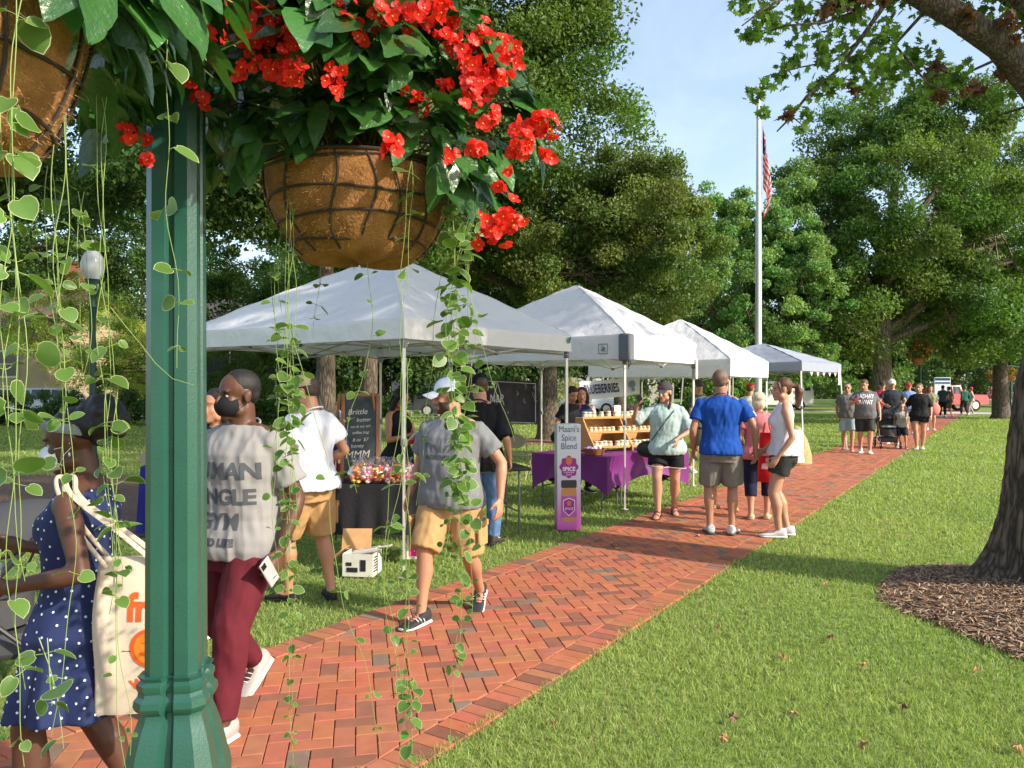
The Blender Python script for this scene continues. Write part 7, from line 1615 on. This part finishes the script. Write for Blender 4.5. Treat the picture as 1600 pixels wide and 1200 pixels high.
# lamps down the path, each with its basket
def far_post(px, d, lab):
    t = thing('lamp_post', lab, 'lamp post', ((px-800)/FPX*d, d, 0), R_(10)); lamp_column(t, 2.9)
    g = G(); g.tube([(-.75,0,2.95),(0,0,3.05),(.75,0,2.95)], .03, n=6); g.obj('arm', GREEN, t); return t
def far_basket(px, py, d, lab, seed, s_=.34):
    c = P3(px, py, d); t = thing('hanging_basket', lab, 'hanging basket', tuple(c), 0); g = G(); g.lathe([(0,-.3),(s_*.6,-.28),(s_*.9,-.12),(s_,0),(0,.02)], 16); g.obj('coir_liner', COIR, t); rng = np.random.default_rng(seed)
    cc = rdir(14, rng)*np.array([.38,.38,.2])+np.array([0,0,.22]); leaves('foliage', cc, np.full(14, .22), 900, .05, (.07,.13,.03), t, rng, flat=.9); leaves('flowers', cc, np.full(14, .26), 420, .045, (.60,.22,.03), t, rng, flat=.9)
far_post(1566, 49, 'green fluted lamp post far down the path, left of the pair'); far_post(1580, 50.5, 'green fluted lamp post far down the path, right of the pair')
far_basket(1556, 591, 48.6, 'dark hanging flower basket on the far left post of the pair', 1, .42); far_basket(1578, 588, 50, 'orange flower basket at the top of the far post pair', 2, .42)
t = thing('lamp_post', 'dark lamp post topped with orange flower baskets behind the stroller group', 'lamp post', ((1438-800)/FPX*34, 34, 0)); g = G(); g.lathe([(0,0),(.14,0),(.09,.5),(.055,.7),(.045,2.7),(.05,3.3),(0,3.4)], 14); g.obj('column', IRON, t)
far_basket(1437, 549, 34, 'upper orange and yellow flower basket on the dark lamp post', 3, .22); far_basket(1434, 560, 33.8, 'lower orange flower basket on the dark lamp post', 4, .25)
# vehicles
def car(label, loc, rz, L_, W_, Ht, prof, col, glass, cat='car', name='parked_car', wr=.34, wx=None, group=None):
    """prof: side outline (x, z); glass: list of side window outlines"""
    t = thing(name, label, cat, (*loc, 0), rz, group); PT = M('paint_%02d_%02d_%02d' % tuple(int(c*99) for c in col), col, .3, coat=.6, spec=.5)
    rows = []; n = len(prof)
    for y, ins, zs in ((-W_/2,.06,.0),(-W_/2+.04,.015,0),(-W_/2+.12,0,0),(W_/2-.12,0,0),(W_/2-.04,.015,0),(W_/2,.06,0)):
        rows.append([(x*(1-ins*.3), (y if z < Ht*.58 else y*(1-.16*(z-Ht*.58)/(Ht*.42))), z-(ins if z > Ht*.5 else -ins*.2)) for x, z in prof])
    g = G(); g.loft(rows); g.obj('body', PT, t, ang=35); GL = M('car_glass', (.02,.03,.035), .08, coat=.8)
    for s_ in (-1, 1):
        for w_ in glass:
            g = G(); pts = [(x, s_*((W_/2)*(1-.16*max(0, z-Ht*.58)/(Ht*.42))+.012), z) for x, z in w_]; q = [(x, y-s_*.03, z) for x, y, z in pts]; k = len(pts)
            g.add(pts+q, [tuple(range(k)), tuple(range(2*k-1, k-1, -1))]+[(i, (i+1) % k, (i+1) % k+k, i+k) for i in range(k)]); g.obj('window', GL, t, smooth=False)
    for x in (wx or (-L_*.31, L_*.31)):
        for s_ in (-1, 1):
            g = G(); y = s_*(W_/2-.09); g.tube([(x, y-.10, wr), (x, y+.10, wr)], wr, n=24, cap=2, ref=(0,0,1)); wh = g.obj('wheel', M('tyre', (.02,.02,.02), .8), t)
            g = G(); g.tube([(x, y-.108, wr), (x, y+.108, wr)], wr*.62, n=20, cap=2, ref=(0,0,1)); g.obj('rim', M('aluminium', (.62,.61,.58), .38), wh)
    for s_ in (-1, 1):
        g = G(); g.box((L_/2-.10, s_*(W_/2-.22), Ht*.43), (.14,.26,.14), bev=.03); g.obj('headlight', M('lamp_glass', (.7,.7,.68), .1), t)
        g = G(); g.box((-L_/2+.05, s_*(W_/2-.16), Ht*.48), (.08,.16,.3), bev=.02); g.obj('tail_light', M('tail_red', (.45,.02,.02), .2), t)
    return t
SUV = [(-2.2,.35),(2.2,.35),(2.25,.6),(2.15,.85),(1.2,1.0),(.55,1.52),(.2,1.62),(-1.6,1.62),(-2.0,1.5),(-2.2,1.0),(-2.25,.6)]; SUVG = [[(1.0,1.05),(.5,1.46),(-.1,1.52),(-.1,1.05)],[(-.2,1.05),(-.2,1.52),(-1.1,1.52),(-1.1,1.05)],[(-1.2,1.05),(-1.2,1.5),(-1.7,1.45),(-1.9,1.05)]]
VAN = [(-2.6,.4),(2.5,.4),(2.6,.7),(2.5,1.1),(1.9,1.3),(1.3,2.0),(.9,2.1),(-2.3,2.1),(-2.55,1.9),(-2.65,1.2),(-2.65,.6)]; VANG = [[(1.8,1.3),(1.3,1.85),(.7,1.9),(.7,1.3)],[(-2.0,1.4),(-2.0,1.85),(-2.35,1.85),(-2.4,1.4)]]
PICK = [(-2.7,.45),(2.6,.45),(2.7,.7),(2.6,1.05),(1.3,1.15),(.7,1.75),(-.6,1.78),(-.8,1.15),(-2.6,1.12),(-2.75,.8)]; PICKG = [[(1.15,1.18),(.65,1.66),(.1,1.7),(.1,1.18)],[(0,1.18),(0,1.7),(-.5,1.7),(-.6,1.18)]]
x, y = GR(1252, 641); car('white panel van parked beyond the slant leg tent', (x-1.9, y+.5), R_(183), 5.2, 1.95, 2.1, VAN, (.70,.69,.62), VANG, 'van', 'parked_van', .36)
car('silver white car parked right of the floral cardigan', ((925-800)/FPX*41, 41+6.5), R_(5), 4.5, 1.8, 1.62, SUV, (.62,.66,.70), SUVG)
car('white car with dark windows parked behind the black banner', ((850-800)/FPX*41, 47), R_(5), 4.5, 1.8, 1.62, SUV, (.66,.66,.66), SUVG)
car('silver estate car parked seen between the green post and the masked woman', ((218-800)/FPX*36, 40), R_(186), 4.5, 1.8, 1.62, SUV, (.50,.49,.47), SUVG)
car('pale car parked at the far left behind the hanging vines', ((40-800)/FPX*38, 41), R_(6), 4.5, 1.8, 1.62, SUV, (.58,.62,.66), SUVG)
car('dark car parked behind the first tent', ((700-800)/FPX*42, 44.5), R_(5), 4.5, 1.8, 1.62, SUV, (.05,.055,.06), SUVG)
x, y = GR(1490, 642); car('red pickup car standing on the cross path beyond the walkers', (x-.6, y), R_(190), 5.2, 1.8, 1.78, PICK, (.52,.02,.025), PICKG, 'car', 'parked_pickup', .40)
# houses
def house(label, loc, rz, W_, D_, He, ridge, wall, roof, wins=(), chim=None, door=None, brick=False):
    t = thing('house', label, 'house', (*loc, 0), rz); g = G()
    z = 0; rows = []
    if not brick:
        while z < He: g.box((0, D_/2, z+.07), (W_+.02*((z*100) % 2), D_, .135)); g.V[-1][:4] += np.array([0,0,0]); z += .15
        g.box((0, D_/2, He/2), (W_-.03, D_-.03, He))
    else: g.box((0, D_/2, He/2), (W_, D_, He))
    g.add([(-W_/2,0,He),(-W_/2,D_,He),(-W_/2,D_/2,ridge-.05),(-W_/2+.1,0,He),(-W_/2+.1,D_,He),(-W_/2+.1,D_/2,ridge-.05)], [(0,1,2),(5,4,3),(0,3,4,1),(1,4,5,2),(2,5,3,0)]); g.add([(W_/2,0,He),(W_/2,D_,He),(W_/2,D_/2,ridge-.05),(W_/2-.1,0,He),(W_/2-.1,D_,He),(W_/2-.1,D_/2,ridge-.05)], [(2,1,0),(3,4,5),(1,4,3,0),(2,5,4,1),(0,3,5,2)])
    wm = M('siding_%02d%02d' % (int(wall[0]*99), int(wall[1]*99)), wall, .8, var=.08, vs=2) if not brick else M('brick_wall', wall, .9, var=.3, vs=20, bump=.3, bs=40)
    g.obj('wall', wm, t, smooth=False); g = G(); o_ = .4
    for s_ in (0, 1):
        y0, y1 = (-o_, D_/2) if s_ == 0 else (D_+o_, D_/2); zz = He-.18
        a = [(-W_/2-o_,y0,zz),(W_/2+o_,y0,zz),(W_/2+o_,y1,ridge),(-W_/2-o_,y1,ridge)]; b_ = [(q[0], q[1], q[2]+.14) for q in a]; g.add(a+b_, [(0,3,2,1),(4,5,6,7),(0,1,5,4),(1,2,6,5),(2,3,7,6),(3,0,4,7)])
    rf = g.obj('roof', M('shingle_%02d' % int(roof[0]*99), roof, .9, var=.3, vs=6, bump=.4, bs=12), t, smooth=False)
    for x0, z0, ww, hh in wins:
        g = G(); g.box((x0, -.03, z0), (ww+.2, .08, hh+.2)); wf = g.obj('window', M('trim_white', (.62,.61,.57), .6), t, smooth=False); g = G(); g.box((x0, -.065, z0), (ww, .03, hh)); g.obj('pane', M('car_glass', (.02,.03,.035), .08, coat=.8), wf, smooth=False); g = G(); g.box((x0, -.085, z0), (.04,.02,hh)); g.box((x0, -.086, z0), (ww,.02,.05)); g.obj('glazing_bar', M('trim_white', (.62,.61,.57), .6), wf, smooth=False)
    if chim: g = G(); g.box(chim[0], chim[1]); g.box((chim[0][0], chim[0][1], chim[0][2]+chim[1][2]/2+.08), (chim[1][0]+.15, chim[1][1]+.15, .16)); g.obj('chimney', M('brick_wall', (.36,.12,.07), .9, var=.3, vs=20, bump=.3, bs=40), rf, smooth=False)
    if door: g = G(); g.box((door, -.04, 1.05), (1.0,.1,2.1)); g.obj('door', M('trim_white', (.62,.61,.57), .6), t, smooth=False)
    return t
house('beige sided house with a brown roof at the left edge', (-31.6, 42), R_(-6), 13, 8, 4.9, 7.3, (.40,.32,.19), (.14,.085,.06), [(4.2,2.9,1.4,1.3),(0,2.9,1.4,1.3),(4.2,.9,1.0,1.2)], chim=((5.5,4.2,7.2),(1.1,.9,3.4)))
house('dark green house with a red brick chimney wall behind the tree trunks', (-18.6, 55), R_(4), 9.0, 8, 5.5, 8.4, (.055,.085,.075), (.06,.055,.05), [(2.2,3.6,1.0,1.4),(2.2,.95,1.0,1.5),(-1,3.6,1.0,1.4)], chim=((4.0,-.35,3.6),(2.2,.6,7.2)))
house('white columned house front behind the second woman vendor and cars', (-5.2, 62), R_(0), 9.0, 8, 5.6, 8.2, (.36,.37,.35), (.08,.075,.07), [(-2.5,3.8,1.0,1.5),(0,3.8,1,1.5),(2.5,3.8,1,1.5),(-2.5,1.2,1,1.6),(2.5,1.2,1,1.6)], door=0)
house('long low pale house beyond the road right of the banner', (6.0, 66), R_(3), 16, 8, 3.4, 5.8, (.42,.42,.38), (.10,.09,.08), [(-5,1.6,1.4,1.2),(-2,1.6,1.4,1.2),(2,1.6,1.4,1.2),(5,1.6,1.4,1.2)])
# map board, small kerbside things
t = thing('notice_board', 'white and navy map board standing where the paths cross', 'sign', ((1472-800)/FPX*52, 52, 0)); g = G(); g.box((0,0,1.45), (1.1,.12,1.7), bev=.02); g.obj('board', fabric((.55,.60,.64)), t); g = G(); g.box((0,-.07,2.18), (1.0,.02,.16)); g.box((0,-.07,1.93), (1.0,.02,.10)); g.obj('heading', fabric((.02,.05,.14)), t)
for s_ in (-1, 1): g = G(); g.box((s_*.5,0,.35), (.1,.1,.7)); g.obj('leg', IRON, t)
# sloping cloth covered table by the last tent with a straw sack
drape('tablecloth', 'white cloth over the small table by the slant tent leg', (5.62, 16.2), R_(10), .55, .5, .74, .06, fabric((.72,.74,.78)), 5); ftable('table under the white cloth by the slant leg tent', (5.62, 16.2), R_(10), .55, .5, .72, BLACK)
g = G(); g.lathe([(0,0),(.42,0),(.40,.25),(.30,.6),(.12,.92),(0,.98)], 20); o = g.obj('straw_bale', M('straw', (.42,.29,.15), .95, var=.3, vs=20, bump=.8, bs=60, col2=(.30,.36,.16))); o.location = (6.25, 16.9, 0); o.scale = (.8,.8,.85); tag(o, 'tan sacking heap beside the white cloth table', 'sack')
# navy cloth table, brown stand at the left in the shade
drape('tablecloth', 'navy cloth over the table in the shade left of the green post', (-4.1, 8.5), R_(15), .9, .6, .78, .05, fabric((.012,.018,.16), 'royal_cloth'), 7); ftable('table under the navy cloth left of the green post', (-4.1, 8.5), R_(15), .9, .6, .76, BLACK)
fchair('brown folding chair in the shade behind the masked woman', (-4.7, 10.4), R_(150))
# mulch ground in the shade at the left
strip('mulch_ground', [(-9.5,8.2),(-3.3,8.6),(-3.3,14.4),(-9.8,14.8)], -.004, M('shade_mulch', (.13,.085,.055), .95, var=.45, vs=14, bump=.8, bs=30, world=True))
for i, (bx, by, br) in enumerate(((-4.05,16.8,.95),(-3.6,19.3,.95),(1.2,23.5,1.35))):
    g = G(); g.lathe([(0,.10),(br*.5,.07),(br*.9,.02),(br,-.015)], 30, c=(bx, by, 0)); tag(g.obj('mulch_ring', M('mulch_brown', (.22,.12,.07), .95, var=.45, vs=24, bump=.9, bs=40, world=True)), kind='structure')
